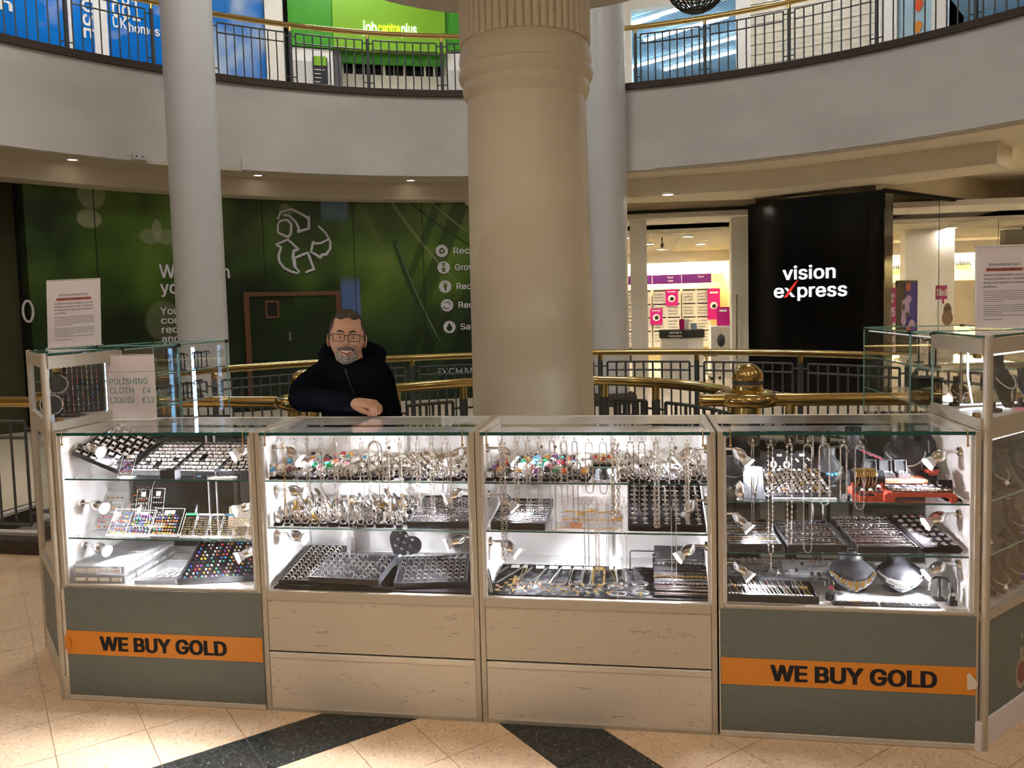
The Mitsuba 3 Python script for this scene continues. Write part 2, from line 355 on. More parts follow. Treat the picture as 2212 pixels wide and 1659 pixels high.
struct('ceiling_atrium', extrude(sg.Polygon(circle(A, 16, 64)), 9.0, 9.2), 'ceiling_white')
struct('wall_back', box(-9.2, 12.2, -7.2, -7, -.3, 9), 'soffit_beige')
struct('wall_left', box(-9.2, -9, -7, 12, -.3, 9), 'soffit_beige')
struct('wall_right', box(14.0, 14.2, -7, 22, -.3, 9), 'soffit_beige')
for i in range(4):
    p = arcpt(3.1, 90 * i + 45)
    d = thing('atrium_lamp', 'large round pendant lamp under the atrium roof', 'lamp', 'lamps under the atrium roof')
    part(d, 'housing', xf(revolve([(.9, 0), (.93, .02), (.93, .10), (.1, .22)], 32), Tr(p[0], p[1], 8.05)), 'white', 40)
    part(d, 'rod', cyl((p[0], p[1], 8.2), (p[0], p[1], 8.998), .015, n=8), 'white')
    part(d, 'diffuser', xf(revolve([(.001, 0), (.88, 0)], 32, False), Tr(p[0], p[1], 8.045)), 'lamp_off', light=emit((1.0, .955, .90) if p[0] < 1.45 else (.93, .95, 1.0), L_ATRIUM * (1.5 if p[0] < 1.45 else .50), 2.0))
for deg, R in [(-56, 7.33), (-38, 7.33), (-21, 7.33), (9.3, 7.33), (12.6, 7.36), (28, 7.36), (52, 7.5)]:
    d = thing('soffit_downlight', 'small round downlight under the front edge of the gallery', 'light', 'downlights along the gallery edge')
    p = arcpt(R, deg)
    part(d, 'trim_ring', xf(torus(.06, .008, 20, 6), Tr(p[0], p[1], 3.354)), 'white', True)
    part(d, 'lens', xf(revolve([(.001, 0), (.055, 0)], 14, False), Tr(p[0], p[1], 3.350)), 'lamp_off', light=emit(WARM, 2.0 if deg < 0 else 7, .08))
s = thing('socket_box', 'small grey double socket on the left end of the gallery fascia', 'socket')
M = basis(arcpt(7.06, -50.55, 3.42), (math.cos(math.radians(-50.5)), -math.sin(math.radians(-50.5)), 0), (0, 0, 1))
part(s, 'case', xf(cbox(-.085, .085, -.04, .04, 0, .04, .006), M), 'column_grey')
part(s, 'knobs', cat(xf(cyl((-.04, 0, .04), (-.04, 0, .05), .008, n=10), M), xf(cyl((.03, 0, .04), (.03, 0, .05), .008, n=10), M)), 'dark')

# ------------------------------------------------------------------ railings
def railing(name, label, path, zr, z0, bars, posts, rr, grey='rail_grey', ztop=None, z2=None, zb=None, pr=.024):
    """A brass handrail over posts and grey grid panels. path: f(u) -> point; posts: list of u."""
    t = thing(name, label, 'railing')
    u = np.linspace(posts[0] - (posts[1] - posts[0]) * .5, posts[-1] + (posts[-1] - posts[-2]) * .5, 160)
    P = np.array([path(x) for x in u]); P[:, 2] = zr
    part(t, 'handrail', tube(P, rr, 20), 'brass', True, label='polished brass handrail')
    for i, x in enumerate(posts):
        p = path(x)
        part(t, 'post', cat(cyl((p[0], p[1], z0), (p[0], p[1], ztop + .015), pr, n=14)), grey, 40)
        part(t, 'sleeve', cyl((p[0], p[1], ztop + .012), (p[0], p[1], zr - rr * .6), pr * .92, n=14), 'brass', 40, label='brass sleeve of a post')
        if i + 1 == len(posts): break
        x1 = posts[i + 1]
        if isinstance(x1, tuple): continue
        L = np.linalg.norm(path(x1) - p)
        g0, g1 = x + (x1 - x) * .075 / L, x1 - (x1 - x) * .075 / L
        us = np.linspace(g0, g1, bars)
        ps = [path(q) for q in us]
        fr = []
        for z in (ztop, z2, zb):
            pts = np.array([path(q) for q in np.linspace(g0, g1, 7)]); pts[:, 2] = z
            fr.append(tube(pts, .0105, 4))
        for q in (ps[0], ps[-1]): fr.append(cyl((q[0], q[1], zb), (q[0], q[1], ztop), .011, n=4))
        for z in (ztop - .045, zb + .075):
            for pa, pb in ((p, ps[0]), (ps[-1], path(x1))): fr.append(cyl((pa[0], pa[1], z), (pb[0], pb[1], z), .008, n=6))
        k = part(t, 'panel', cat(*fr), grey)
        for q in ps[1:-1]:
            part(k, 'bar', cyl((q[0], q[1], zb), (q[0], q[1], ztop), .0095, n=4), grey)
    return t
circ_path = lambda R: (lambda d: np.array([A[0] + R * math.sin(math.radians(d)), A[1] + R * math.cos(math.radians(d)), 0.0]))
railing('gallery_railing', 'upper gallery railing left of the grey round column, in front of the blue sky posters', circ_path(7.2), 5.415, 4.6, 9, [-82.0, -73.4, -64.8, -56.2, -48.26], .036, ztop=5.31, z2=5.18, zb=4.635)
railing('gallery_railing', 'upper gallery railing between the grey column and the big cream column, below the green sign', circ_path(7.2), 5.415, 4.6, 9, [-42.4, -34.1, -25.5, -17.0, -8.5], .036, ztop=5.31, z2=5.18, zb=4.635)
railing('gallery_railing', 'upper gallery railing on the right in front of the roller shutter', circ_path(7.2), 5.415, 4.6, 9, [5.6, 13.4, 22.4, 31.1, 40.05, 49.0], .036, ztop=5.31, z2=5.18, zb=4.635)
railing('floor_railing', 'far curved brass railing around the atrium void, in front of the mural and the shop', circ_path(3.72), .92, .10, 10, [-73.8, -58.2, -42.6, -26.9, -11.3, 4.2, 19.8, 35.8, 51.4, 67], .033, ztop=.82, z2=.735, zb=.16, pr=.026)
bay_path = lambda d: np.array([BAY[0] + 1.15 * math.sin(math.radians(d)), BAY[1] + 1.15 * math.cos(math.radians(d)), 0.0])
railing('bay_railing', 'near brass railing curving around the bay of the big cream column', bay_path, .92, .10, 8, [-76, -24 - 28, -28, -4, 20, 39, 76], .032, ztop=.80, z2=.70, zb=.16, pr=.027)
railing('side_railing', 'near straight brass railing left of the kiosk', lambda u: np.array([u, 1.61 - .063 * u, 0.0]), .92, .10, 8, [-5.1, -4.2, -3.3, -2.4, -1.5, -.6, .20], .032, ztop=.80, z2=.70, zb=.16, pr=.027)
railing('side_railing', 'near straight brass railing behind the right end of the kiosk', lambda u: np.array([u, 1.52, 0.0]), .92, .10, 8, [2.86, 3.75, 4.65, 5.55], .032, ztop=.80, z2=.70, zb=.16, pr=.027)
for x, y, lab in ((2.665, 1.60, 'brass bollard with a domed cap and a ring, at the right end of the bay railing'), (.27, 1.62, 'brass bollard behind the man, at the left end of the bay railing')):
    b = thing('bollard', lab, 'bollard')
    T0 = Tr(x, y, 0)
    part(b, 'shaft', xf(revolve([(.060, .1), (.060, .84)], 28), T0), 'rail_grey', 40)
    part(b, 'upper_collar', xf(revolve([(.064, .835), (.066, .84), (.066, .96)], 28), T0), 'brass', 40)
    part(b, 'ring', xf(torus(.135, .036, 40, 14), T0 @ Tr(0, 0, .92)), 'brass', True)
    part(b, 'lower_collar', xf(revolve([(.072, .955), (.074, .96), (.074, .985), (.072, .99)], 28), T0), 'brass', 30)
    part(b, 'grey_band', xf(revolve([(.066, .985), (.066, 1.012)], 28), T0), 'rail_grey', 40)
    part(b, 'dome', xf(revolve([(.072, 1.010), (.076, 1.012), (.077, 1.02), (.075, 1.042), (.068, 1.062), (.055, 1.080), (.038, 1.092), (.018, 1.098), (.001, 1.099)], 36), T0), 'brass', 50)

# ------------------------------------------------------------------ the green recycling mural
def mural(p, n, uv):
    s = 7.9 * dr.atan2(p.x - 1.45, p.y - 2.2); z = p.z
    soft = fbm(s * .9 + 3, z * 1.1, 2.0, 3)
    mid = fbm(s * 2.1 + 8, z * 1.3 - s * .7, 6.0, 3)
    blade = noise((s + z * .55) * 5.0, z * .5, 3.0)
    blade2 = noise((s - z * .42) * 7.0, z * .35, 11.0)
    right = smoothstep(-3.9, -3.1, s)
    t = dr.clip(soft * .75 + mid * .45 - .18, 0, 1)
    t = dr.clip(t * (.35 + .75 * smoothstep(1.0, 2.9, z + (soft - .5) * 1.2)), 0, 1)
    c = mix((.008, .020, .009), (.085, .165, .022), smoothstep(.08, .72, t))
    c = mix(c, (.20, .27, .06), smoothstep(.60, .95, t) * .8)
    b = smoothstep(.60, .78, blade) * right * smoothstep(1.0, 2.2, z)
    c = mix(c, (.17, .20, .060), b * .55)
    b = smoothstep(.64, .78, blade2) * right
    c = mix(c, (.018, .050, .012), b * .7)
    for (cs, cz, rs, rz, k) in ((-7.33, 3.05, .18, .22, .6), (-7.37, 2.72, .16, .13, .75), (-6.62, 2.52, .15, .11, .5), (-6.42, 2.52, .15, .11, .5), (-6.53, 2.62, .07, .14, .6), (-6.5, 1.36, .26, .30, .25), (-4.75, 2.95, .1, .1, .6)):
        r = dr.sqrt(dr.square((s - cs) / rs) + dr.square((z - cz) / rz))
        c = mix(c, (.30, .33, .20), (1 - smoothstep(.82, 1.05, r)) * k)
    m = smoothstep(-4.25, -4.2, s) * (1 - smoothstep(-3.86, -3.78, s)) * smoothstep(2.75, 2.95, z)
    c = mix(c, (.13, .22, .30), m * .8)
    m = smoothstep(-3.99, -3.96, s) * (1 - smoothstep(-3.70, -3.67, s)) * (1 - smoothstep(1.80, 2.0, z)) * smoothstep(.9, 1.2, z)
    c = mix(c, (.10, .17, .42), m * .75)
    for (s0, s1, z0, z1, w, col, k) in ((-3.2, -2.2, 3.2, 1.9, .03, (.22, .26, .10), .7), (-2.95, -1.75, 3.2, 2.3, .035, (.02, .055, .012), .9), (-2.62, -1.7, 3.2, 2.45, .018, (.30, .36, .20), .7), (-3.14, -2.5, 2.55, .9, .055, (.014, .05, .018), .9), (-3.10, -2.45, 2.5, .9, .012, (.20, .25, .12), .6)):
        x = s0 + (s1 - s0) * (z0 - z) / (z0 - z1) * (.75 + .25 * (z0 - z) / (z0 - z1))
        c = mix(c, col, (1 - smoothstep(w * .7, w, dr.abs(s - x))) * k * smoothstep(z1 - .1, z1 + .2, z) * (1 - smoothstep(z0 - .05, z0, z)))
    return c
gloss('mural_print', proc(mural), .22)
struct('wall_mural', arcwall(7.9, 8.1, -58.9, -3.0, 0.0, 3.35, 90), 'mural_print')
for d in (-53.0, -45.6, -36.9, -27.2, -19.5):
    part('wall_mural', 'panel_joint', arcwall(7.893, 7.901, d - .03, d + .03, 0.0, 3.3, 2), 'dark')
matte('olive_wall', .075, .07, .04)
struct('wall_recess', arcwall(8.25, 8.4, -100, -58.5, 0, 3.36, 30), 'olive_wall')
struct('wall_recess_side', arcwall(7.9, 8.4, -58.9, -58.6, 0, 3.35, 2), 'dark')
matte('mural_white', .62, .61, .66)
W = lambda s, h, deg, z, wd=None, **k: part('wall_mural', 'lettering', curved_text(s, h, 7.897, deg, z, width=wd, **k), 'mural_white', label='white lettering printed on the mural')
W('What can', .175, -47.45, 1.96, .955); W('you do?', .165, -47.42, 1.745, .76)
for i, s in enumerate(('You can', 'contribute', 'recycling', 'and reuse')): W(s, .094, -47.55, 1.455 - i * .128, .073 * len(s))
for i, s in enumerate(('Recycle', 'Grow', 'Reduce', 'Reuse', 'Save.')):
    zc = (2.345, 2.085, 1.785, 1.49, 1.145)[i]; dg = (-17.35, -17.2, -17.1, -16.95, -16.75)[i]
    W(s, .092, dg + 1.22, zc - .045, .088 * len(s) * (.93 if s != 'Save.' else .82))
    M = lambda dd, dz, off=0.0: basis(arcpt(7.894 - off, dg + dd, zc + dz), (math.cos(math.radians(dg)), -math.sin(math.radians(dg)), 0), (0, 0, 1))
    ic = part('wall_mural', 'icon', xf(revolve([(.098, 0), (.098, .004)], 28), M(0, 0)), 'mural_white', label=f'round white icon beside the word {s.strip(".")}')
    gl = []
    if i == 0:
        for k in range(3):
            R3 = Rz(120 * k)
            gl += [xf(extrude([(-.03, .045), (.018, .045), (.038, .012), (.018, .002), (.006, .022), (-.03, .022)], .004, .008), M(0, 0) @ R3)]
    elif i == 1:
        gl += [xf(extrude([(-.03, -.02), (.03, -.02), (.022, -.07), (-.022, -.07)], .004, .008), M(0, 0)), xf(extrude([(-.036, -.018), (.036, -.018), (.036, -.006), (-.036, -.006)], .004, .008), M(0, 0)), xf(extrude([(-.004, -.006), (.004, -.006), (.004, .04), (-.004, .04)], .004, .008), M(0, 0))]
        gl += [xf(extrude(circle((.022 * math.sin(q), .05 + .022 * math.cos(q)), .012, 10), .004, .008), M(0, 0)) for q in np.arange(5) * 1.2566]
    elif i == 2:
        gl += [xf(extrude(sg.Polygon([(-.02, .03), (.025, .04), (.028, .0), (.012, -.03), (.014, -.06), (-.006, -.062), (-.01, -.02), (-.026, .008)]).buffer(.004), .004, .008), M(0, 0))]
        gl += [xf(extrude(circle((-.03 + .014 * q, .052 + .004 * q - .001 * q * q), .0075, 8), .004, .008), M(0, 0)) for q in range(5)]
    elif i == 3:
        for k in range(2): gl += [xf(tube([(.055 * math.cos(q), .055 * math.sin(q), .006) for q in np.linspace(.3, 2.7, 14)], np.linspace(.026, .004, 14), 6, ell=.3), M(0, 0) @ Rz(180 * k))]
    else:
        gl += [xf(extrude([(0, .07)] + [(.045 * math.cos(q), -.02 + .045 * math.sin(q)) for q in np.linspace(.5, -3.64, 18)], .004, .008), M(0, 0))]
    part(ic, 'glyph', cat(*gl), 'mural_print')
# the hand-drawn recycling arrows
strokes = [[(1285, 245), (1300, 230), (1330, 225), (1350, 245), (1345, 290), (1330, 305), (1283, 285), (1285, 245)],
           [(1285, 225), (1300, 190), (1350, 174), (1392, 192), (1432, 214), (1437, 205), (1434, 264), (1377, 281), (1386, 266), (1372, 235), (1342, 207), (1312, 203)],
           [(1270, 341), (1330, 316), (1382, 363), (1356, 366), (1350, 400), (1356, 440), (1380, 468)], [(1270, 341), (1296, 352), (1281, 392), (1284, 418), (1304, 446), (1338, 464), (1374, 472)],
           [(1362, 440), (1358, 402), (1424, 376), (1452, 455), (1428, 460), (1408, 470)],
           [(1480, 250), (1516, 282), (1538, 325), (1536, 358), (1516, 384), (1492, 386), (1490, 402), (1440, 372), (1454, 322), (1460, 334), (1490, 332), (1532, 312)]]
for st in strokes:
    P = np.array(st, float)
    th = -35.47 + (P[:, 0] - 1278) / (1541 - 1278) * 5.75; zz = 2.985 - (P[:, 1] - 172) / (472 - 172) * .965
    q = np.array([arcpt(7.89, a_, b_) for a_, b_ in zip(th, zz)])
    q = np.vstack([np.linspace(q[i], q[i + 1], 5)[:-1] for i in range(len(q) - 1)] + [q[-1:]])
    part('wall_mural', 'arrow_stroke', tube(q, .017 + .006 * np.sin(np.linspace(0, 3.1, len(q))), 6), 'mural_white', True, label='white hand-drawn stroke of a recycling arrow')
part('wall_mural', 'letter_ring', tube([arcpt(7.89, -59.15 + .75 * math.cos(q) * .55, 1.53 + .13 * math.sin(q)) for q in np.linspace(0, 2 * math.pi, 24)], .016, 6), 'mural_white', True)
W('EXCHANGE', .105, -18.5, .385, .86, bold=False)
# double door in the mural
struct('door_1', arcwall(7.86, 7.9, -38.75, -29.5, 0.02, 1.685, 14), 'mural_print')
part('door_1', 'door_frame', cat(arcwall(7.83, 7.9, -39.3, -38.75, 0, 1.745, 3), arcwall(7.83, 7.9, -29.5, -28.98, 0, 1.745, 3), arcwall(7.83, 7.9, -39.3, -28.98, 1.685, 1.745, 14)), 'brown_frame')
part('door_1', 'middle_joint', arcwall(7.853, 7.861, -34.2, -34.12, .02, 1.685, 2), 'dark')
wn = part('door_1', 'vision_panel', arcwall(7.85, 7.86, -37.0, -35.75, 1.38, 1.60, 3), 'dark')
part(wn, 'frame', cat(arcwall(7.84, 7.86, -37.1, -36.9, 1.36, 1.62, 2), arcwall(7.84, 7.86, -35.85, -35.65, 1.36, 1.62, 2), arcwall(7.84, 7.86, -37.1, -35.65, 1.36, 1.39, 3), arcwall(7.84, 7.86, -37.1, -35.65, 1.59, 1.62, 3)), 'brown_frame')
hp = arcpt(7.845, -34.55, 1.08)
part('door_1', 'door_handle', box(hp[0] - .018, hp[0] + .018, hp[1] - .02, hp[1] + .02, 1.02, 1.14), 'chrome')

# ================================================================== UPPER GALLERY SHOPFRONTS
RU = 10.2
def skyp(p, n, uv):
    s = 10.2 * dr.atan2(p.x - 1.45, p.y - 2.2)
    f = fbm(s * .85 + 1.3, p.z * 1.5 + 2, 3.0, 4)
    c = mix((.008, .09, .48), (.010, .19, .66), smoothstep(5.2, 6.6, p.z + noise(s, p.z, 1.0)))
    return mix(c, (.52, .52, .74), smoothstep(.52, .68, f))
matte('sky_print', proc(skyp))
def skyl(p, n, uv):
    s = 10.2 * dr.atan2(p.x - 1.45, p.y - 2.2)
    f = fbm(s * 1.1 + 9, p.z * .9 + 4, 3.0, 4)
    return mix((.04, .20, .60), (.50, .60, .74), smoothstep(.38, .62, f))
matte('sky_print_pale', proc(skyl))
matte('blue_wall', .38, .55, .68)
matte('blue_ceiling', proc(lambda p, n, uv: mix((.30, .42, .50), (.05, .09, .12), smoothstep(.55, .75, dr.sin(p.x * 62 + p.y * 31) * dr.sin(p.y * 80 - p.x * 20) * .5 + .5))))
struct('wall_gallery', arcwall(10.5, 10.7, -75, -12.2, 4.57, 9, 90), 'cream_white')
struct('wall_gallery_right', arcwall(RU, RU + .2, -9, 3.6, 4.57, 9, 20), 'cream_white')
struct('wall_gallery_head', arcwall(RU, RU + .2, 3.6, 75, 6.75, 9, 60), 'cream_white')
sp = thing('sky_poster', 'large blue sky poster with clouds on the far left of the upper gallery', 'poster')
part(sp, 'sheet', arcwall(RU - .02, RU, -75, -50.3, 4.57, 8.5, 30), 'sky_print')
W2 = lambda par, s, h, R, deg, z, m, wd=None, bold=True: part(par, 'lettering', curved_text(s, h, R, deg, z, bold, wd), m)
W2(sp, 'in', .17, RU - .02, -56.1, 5.93, 'white', .30)
sp = thing('sky_poster', 'blue sky poster between the railing posts with white upright lettering', 'poster')
part(sp, 'sheet', arcwall(RU - .02, RU, -50.0, -48.3, 4.57, 8.5, 4), 'sky_print')
v, f = text('HOUSE', .20, 1.0, True, width=1.1)
p_ = arcpt(RU - .03, -49.1 + np.degrees((v[:, 2]) / RU), 0); p_[:, 2] = 6.85 - v[:, 0]
part(sp, 'lettering', (p_, f), 'white')
sp = thing('sky_poster', 'blue sky poster beside the grey column lettered UK homes', 'poster')
part(sp, 'sheet', arcwall(RU - .02, RU, -47.2, -38.3, 4.57, 8.5, 14), 'sky_print')
W2(sp, '681', .40, RU - .02, -46.85, 6.16, 'white', .43)
W2(sp, 'UK', .15, RU - .02, -46.8, 6.0, 'white', .21); W2(sp, 'homes', .14, RU - .02, -45.5, 5.97, 'white', .47)
for a0, a1 in ((-50.3, -50.0), (-48.3, -47.2)): solo('pilaster', arcwall(RU - .06, RU + .1, a0, a1, 4.57, 8.5, 3), 'white', 'narrow white pilaster between the blue sky posters' if a1 > -48 else 'thin white strip between the blue sky posters on the far left', 'pilaster')
sp = thing('sky_poster', 'pale blue cloudy poster right of the grey column on the upper gallery', 'poster')
part(sp, 'sheet', arcwall(RU - .02, RU, -38.2, -33.4, 4.57, 8.5, 10), 'sky_print_pale')
solo('pilaster', arcwall(RU - .08, RU + .1, -33.35, -31.62, 4.57, 8.5, 4), 'cream_white', 'broad white pilaster left of the green shop sign', 'pilaster')
solo('pilaster', arcwall(RU - .10, RU + .1, -31.6, -31.2, 4.57, 8.5, 3), 'black_gloss', 'narrow black pilaster left of the green shop sign', 'pilaster')
# the job centre
js = thing('shop_sign', 'bright green shop sign with glowing white and yellow lettering over the job centre', 'sign')
part(js, 'side_panel', arcwall(RU - .06, RU, -31.2, -26.85, 6.10, 8.6, 8), 'green_sign')
part(js, 'centre_panel', arcwall(RU - .12, RU, -26.85, -15.5, 6.10, 8.6, 18), 'lime')
part(js, 'side_panel', arcwall(RU - .06, RU, -15.5, -12.2, 6.16, 8.6, 6), 'green_sign')
part(js, 'lettering', curved_text('job', .195, RU - .13, -23.9, 6.385, True, .25), 'white', light=emit((1, 1, 1), .35, .02), label='glowing white letters')
part(js, 'lettering', curved_text('centre', .195, RU - .13, -22.4, 6.385, True, .40), 'gold', light=emit((1, .85, .02), .3, .02), label='glowing yellow letters')
part(js, 'lettering', curved_text('plus', .195, RU - .13, -20.05, 6.385, True, .285), 'white', light=emit((1, 1, 1), .35, .02), label='glowing white letters')
struct('window_job', arcwall(RU - .02, RU + .02, -31.2, -26.9, 4.57, 6.08, 6), 'white')
part('window_job', 'grey_band', arcwall(RU - .04, RU - .02, -31.1, -27.1, 5.36, 5.85, 6), 'column_grey')
nb = thing('notice_board', 'dark notice with a green heading beside the job centre door', 'notice')
part(nb, 'sheet', arcwall(RU - .06, RU - .04, -28.95, -27.5, 5.36, 5.92, 3), 'charcoal')
part(nb, 'heading', arcwall(RU - .07, RU - .06, -28.9, -27.6, 5.78, 5.94, 3), 'lime')
part(nb, 'print', cat(*[arcwall(RU - .07, RU - .06, -28.8, -28.8 + w, 5.70 - .07 * i, 5.715 - .07 * i, 2) for i, w in enumerate((1.0, .6, .8, .5, .9))]), 'column_grey')
solo('green_square', arcwall(RU - .05, RU - .02, -28.9, -27.55, 4.95, 5.30, 3), 'green_sign', 'plain green square panel under the notice beside the job centre door', 'panel')
struct('wall_job_post', arcwall(RU - .05, RU + .1, -26.85, -26.1, 4.57, 6.08, 3), 'rail_grey')
struct('wall_job_header', arcwall(RU + .3, RU + .4, -26.8, -15.6, 5.78, 6.12, 12), 'black_gloss')
struct('wall_job_head_green', arcwall(RU + .12, RU + .2, -26.8, -15.6, 5.93, 6.10, 12), 'green_sign')
struct('wall_job_back', arcwall(15.2, 15.4, -36, -8, 4.5, 8, 20), 'dark')
struct('ceiling_job', arcwall(10.45, 15.3, -36, -8, 6.45, 6.6, 20), 'column_grey')
struct('wall_job_inner', arcwall(11.4, 11.5, -26.6, -22.4, 4.57, 5.75, 5), 'column_grey')
jl = thing('ceiling_panel_light', 'square glowing ceiling panel inside the job centre doorway', 'light')
p0, p1, p2_, p3_ = arcpt(12.2, -20.4, 6.44), arcpt(13.0, -20.2, 6.44), arcpt(13.0, -18.0, 6.44), arcpt(12.2, -17.8, 6.44)
part(jl, 'diffuser', (np.array([p0, p1, p2_, p3_]), np.array([[0, 1, 2], [0, 2, 3]])), 'lamp_off', light=emit((1, 1, 1), 14, .15))
struct('window_job_right', arcwall(RU - .02, RU + .02, -15.4, -12.2, 4.57, 6.12, 4), 'white')
part('window_job_right', 'grey_band', arcwall(RU - .04, RU - .02, -15.3, -12.2, 5.3, 5.8, 4), 'column_grey')
# the blue-lit empty unit and the roller shutter on the right
struct('ceiling_unit', arcwall(RU + .1, 17.5, 1, 15, 7.05, 7.2, 16), 'blue_ceiling')
struct('wall_unit_back', arcwall(17.4, 17.6, 0, 16, 4.5, 7.2, 12), 'blue_wall')
struct('wall_unit_left', arcwall(RU + .1, 17.4, 2.4, 2.6, 4.5, 7.1, 2), 'blue_wall')
struct('wall_unit_right', arcwall(RU + .1, 17.4, 15.6, 15.9, 4.5, 7.1, 2), 'blue_wall')
g_ = struct('window_unit', arcwall(RU + .02, RU + .021, 3.6, 13.9, 4.57, 6.75, 12), 'pane')
for a0, L_, R_ in ((3.9, .9, 11.6), (6.2, 1.9, 11.3), (8.0, 1.9, 12.3), (5.0, 1.4, 14.2), (8.6, 1.9, 14.6), (10.8, 1.6, 13.4)):
    c_ = arcpt(R_, a0, 7.0)
    t = thing('strip_light', 'long cold strip light under the ceiling of the blue-lit unit', 'light', 'strip lights in the blue-lit unit')
    part(t, 'housing', xf(box(-L_ / 2, L_ / 2, -.06, .06, 0, .05), basis(c_, (.83, -.55, 0), (.55, .83, 0))), 'white')
    part(t, 'tube', xf(box(-L_ / 2, L_ / 2, -.05, .05, -.03, -.001), basis(c_, (.83, -.55, 0), (.55, .83, 0))), 'lamp_off', light=emit(COOL, 10, .15))
struct('trim_unit_left', arcwall(RU - .05, RU + .1, 2.9, 3.6, 4.57, 6.75, 3), 'cream_white')
struct('trim_unit_right', arcwall(RU - .05, RU + .1, 13.9, 15.1, 4.57, 6.75, 4), 'white')
sh = thing('roller_shutter', 'closed cream roller shutter behind the right gallery railing', 'shutter')
part(sh, 'curtain', cat(*[arcwall(RU - .015 - .012 * (i % 2), RU + .03, 15.1, 26.4, 4.57 + .085 * i, 4.57 + .085 * i + (.078 if True else 0), 12) for i in range(26)]), 'shutter', kind='stuff', label='ribbed slats of the shutter')
part(sh, 'side_guide', arcwall(RU - .06, RU + .06, 15.0, 15.3, 4.57, 6.75, 2), 'white')
part(sh, 'side_guide', arcwall(RU - .06, RU + .06, 26.3, 26.9, 4.57, 6.75, 2), 'white')
struct('trim_shutter_right', arcwall(RU - .05, RU + .1, 26.9, 28.2, 4.57, 6.75, 3), 'white')
struct('window_sticker_bay', arcwall(RU, RU + .02, 28.2, 32.0, 4.57, 6.75, 5), 'blue_wall')
for a0, z0, m_, lab in ((29.85, 5.62, 'orange', 'orange paper leaf stuck to the upper gallery window, lower one'), (29.9, 5.95, 'coral_paper', 'orange-red paper leaf stuck to the upper gallery window, upper one')):
    if m_ == 'coral_paper': matte(m_, .72, .13, .05)
    solo('paper_leaf', xf(extrude(sg.Polygon([(.0, -.09), (.05, -.02), (.07, .05), (.03, .11), (-.03, .10), (-.06, .04), (-.05, -.03)]), 0, .004), basis(arcpt(RU - .01, a0, z0), (math.cos(math.radians(a0)), -math.sin(math.radians(a0)), 0), (0, 0, 1))), m_, lab, 'paper leaf')
struct('trim_unit_far', arcwall(RU - .05, RU + .1, 31.0, 32.2, 4.57, 6.75, 3), 'white')
struct('wall_unit_far', arcwall(12.5, 12.6, 31, 75, 4.57, 9, 20), 'blue_wall')
struct('ceiling_unit_far', arcwall(RU + .1, 12.6, 31, 75, 6.35, 6.5, 20), 'blue_wall')
rs = thing('wall_stripe', 'red and purple striped board inside the far right upper shop', 'sign')
part(rs, 'red_board', arcwall(12.38, 12.42, 31.5, 36.5, 5.7, 6.15, 6), 'red_box')
part(rs, 'purple_stripe', arcwall(12.36, 12.38, 31.5, 36.5, 5.83, 5.95, 6), 'purple')
for a0 in (36.5, 39.8):
    c_ = arcpt(11.0, a0, 6.3)
    t = thing('strip_light', 'short cold strip light in the far right upper shop', 'light', 'strip lights in the far right upper shop')
    part(t, 'tube', xf(box(-.3, .3, -.06, .06, -.04, 0), basis(c_, (.83, -.55, 0), (.55, .83, 0))), 'lamp_off', light=emit(COOL, 14, .15))
# the wicker ball that hangs over the void
wb = thing('wicker_ball', 'dark wicker ornament ball with red baubles hanging at the top of the picture', 'ornament')
for d_, R_ in ((-52, 8.7), (-25, 8.7), (20, 8.7)):
    q_ = arcpt(R_, d_)
    t = thing('gallery_lamp', 'wide round lamp under the roof over the upper gallery', 'lamp', 'lamps over the upper gallery')
    part(t, 'housing', xf(revolve([(.62, 0), (.63, .08), (.05, .2)], 24), Tr(q_[0], q_[1], 8.2)), 'white', 40)
    part(t, 'rod', cyl((q_[0], q_[1], 8.4), (q_[0], q_[1], 8.998), .015, n=8), 'white')
    part(t, 'diffuser', xf(revolve([(.001, 0), (.60, 0)], 24, False), Tr(q_[0], q_[1], 8.195)), 'lamp_off', light=emit((1, .98, .95), L_UPPER, .6))
c_ = np.array([2.637, 4.277, 4.035])
rbs = [tube([c_ + .245 * np.array([math.sin(t) * math.cos(ph), math.sin(t) * math.sin(ph), -math.cos(t)]) for t in np.linspace(.04, 3.1, 22)], .0065, 5) for ph in np.arange(26) / 26 * 2 * math.pi]
part(wb, 'wicker_ribs', cat(*rbs), 'black_metal', True)
part(wb, 'hoops', cat(*[xf(torus(.245 * math.sin(t), .006, 40, 5), Tr(c_[0], c_[1], c_[2] - .245 * math.cos(t))) for t in (.35, .8, 1.2, 1.57, 2.0, 2.5)]), 'black_metal', True)
for i in range(12):
    q = c_ + np.array([.12 * math.cos(i * 2.4), .12 * math.sin(i * 2.4), -.10 + .04 * (i % 5)])
    part(wb, 'bauble', ball(.055, 2, q), 'gem_ruby' if i % 3 else 'silver_dark', True)
part(wb, 'cord', cyl(c_ + (0, 0, .24), c_ + (0, 0, 4.95), .004, n=6), 'black_metal')

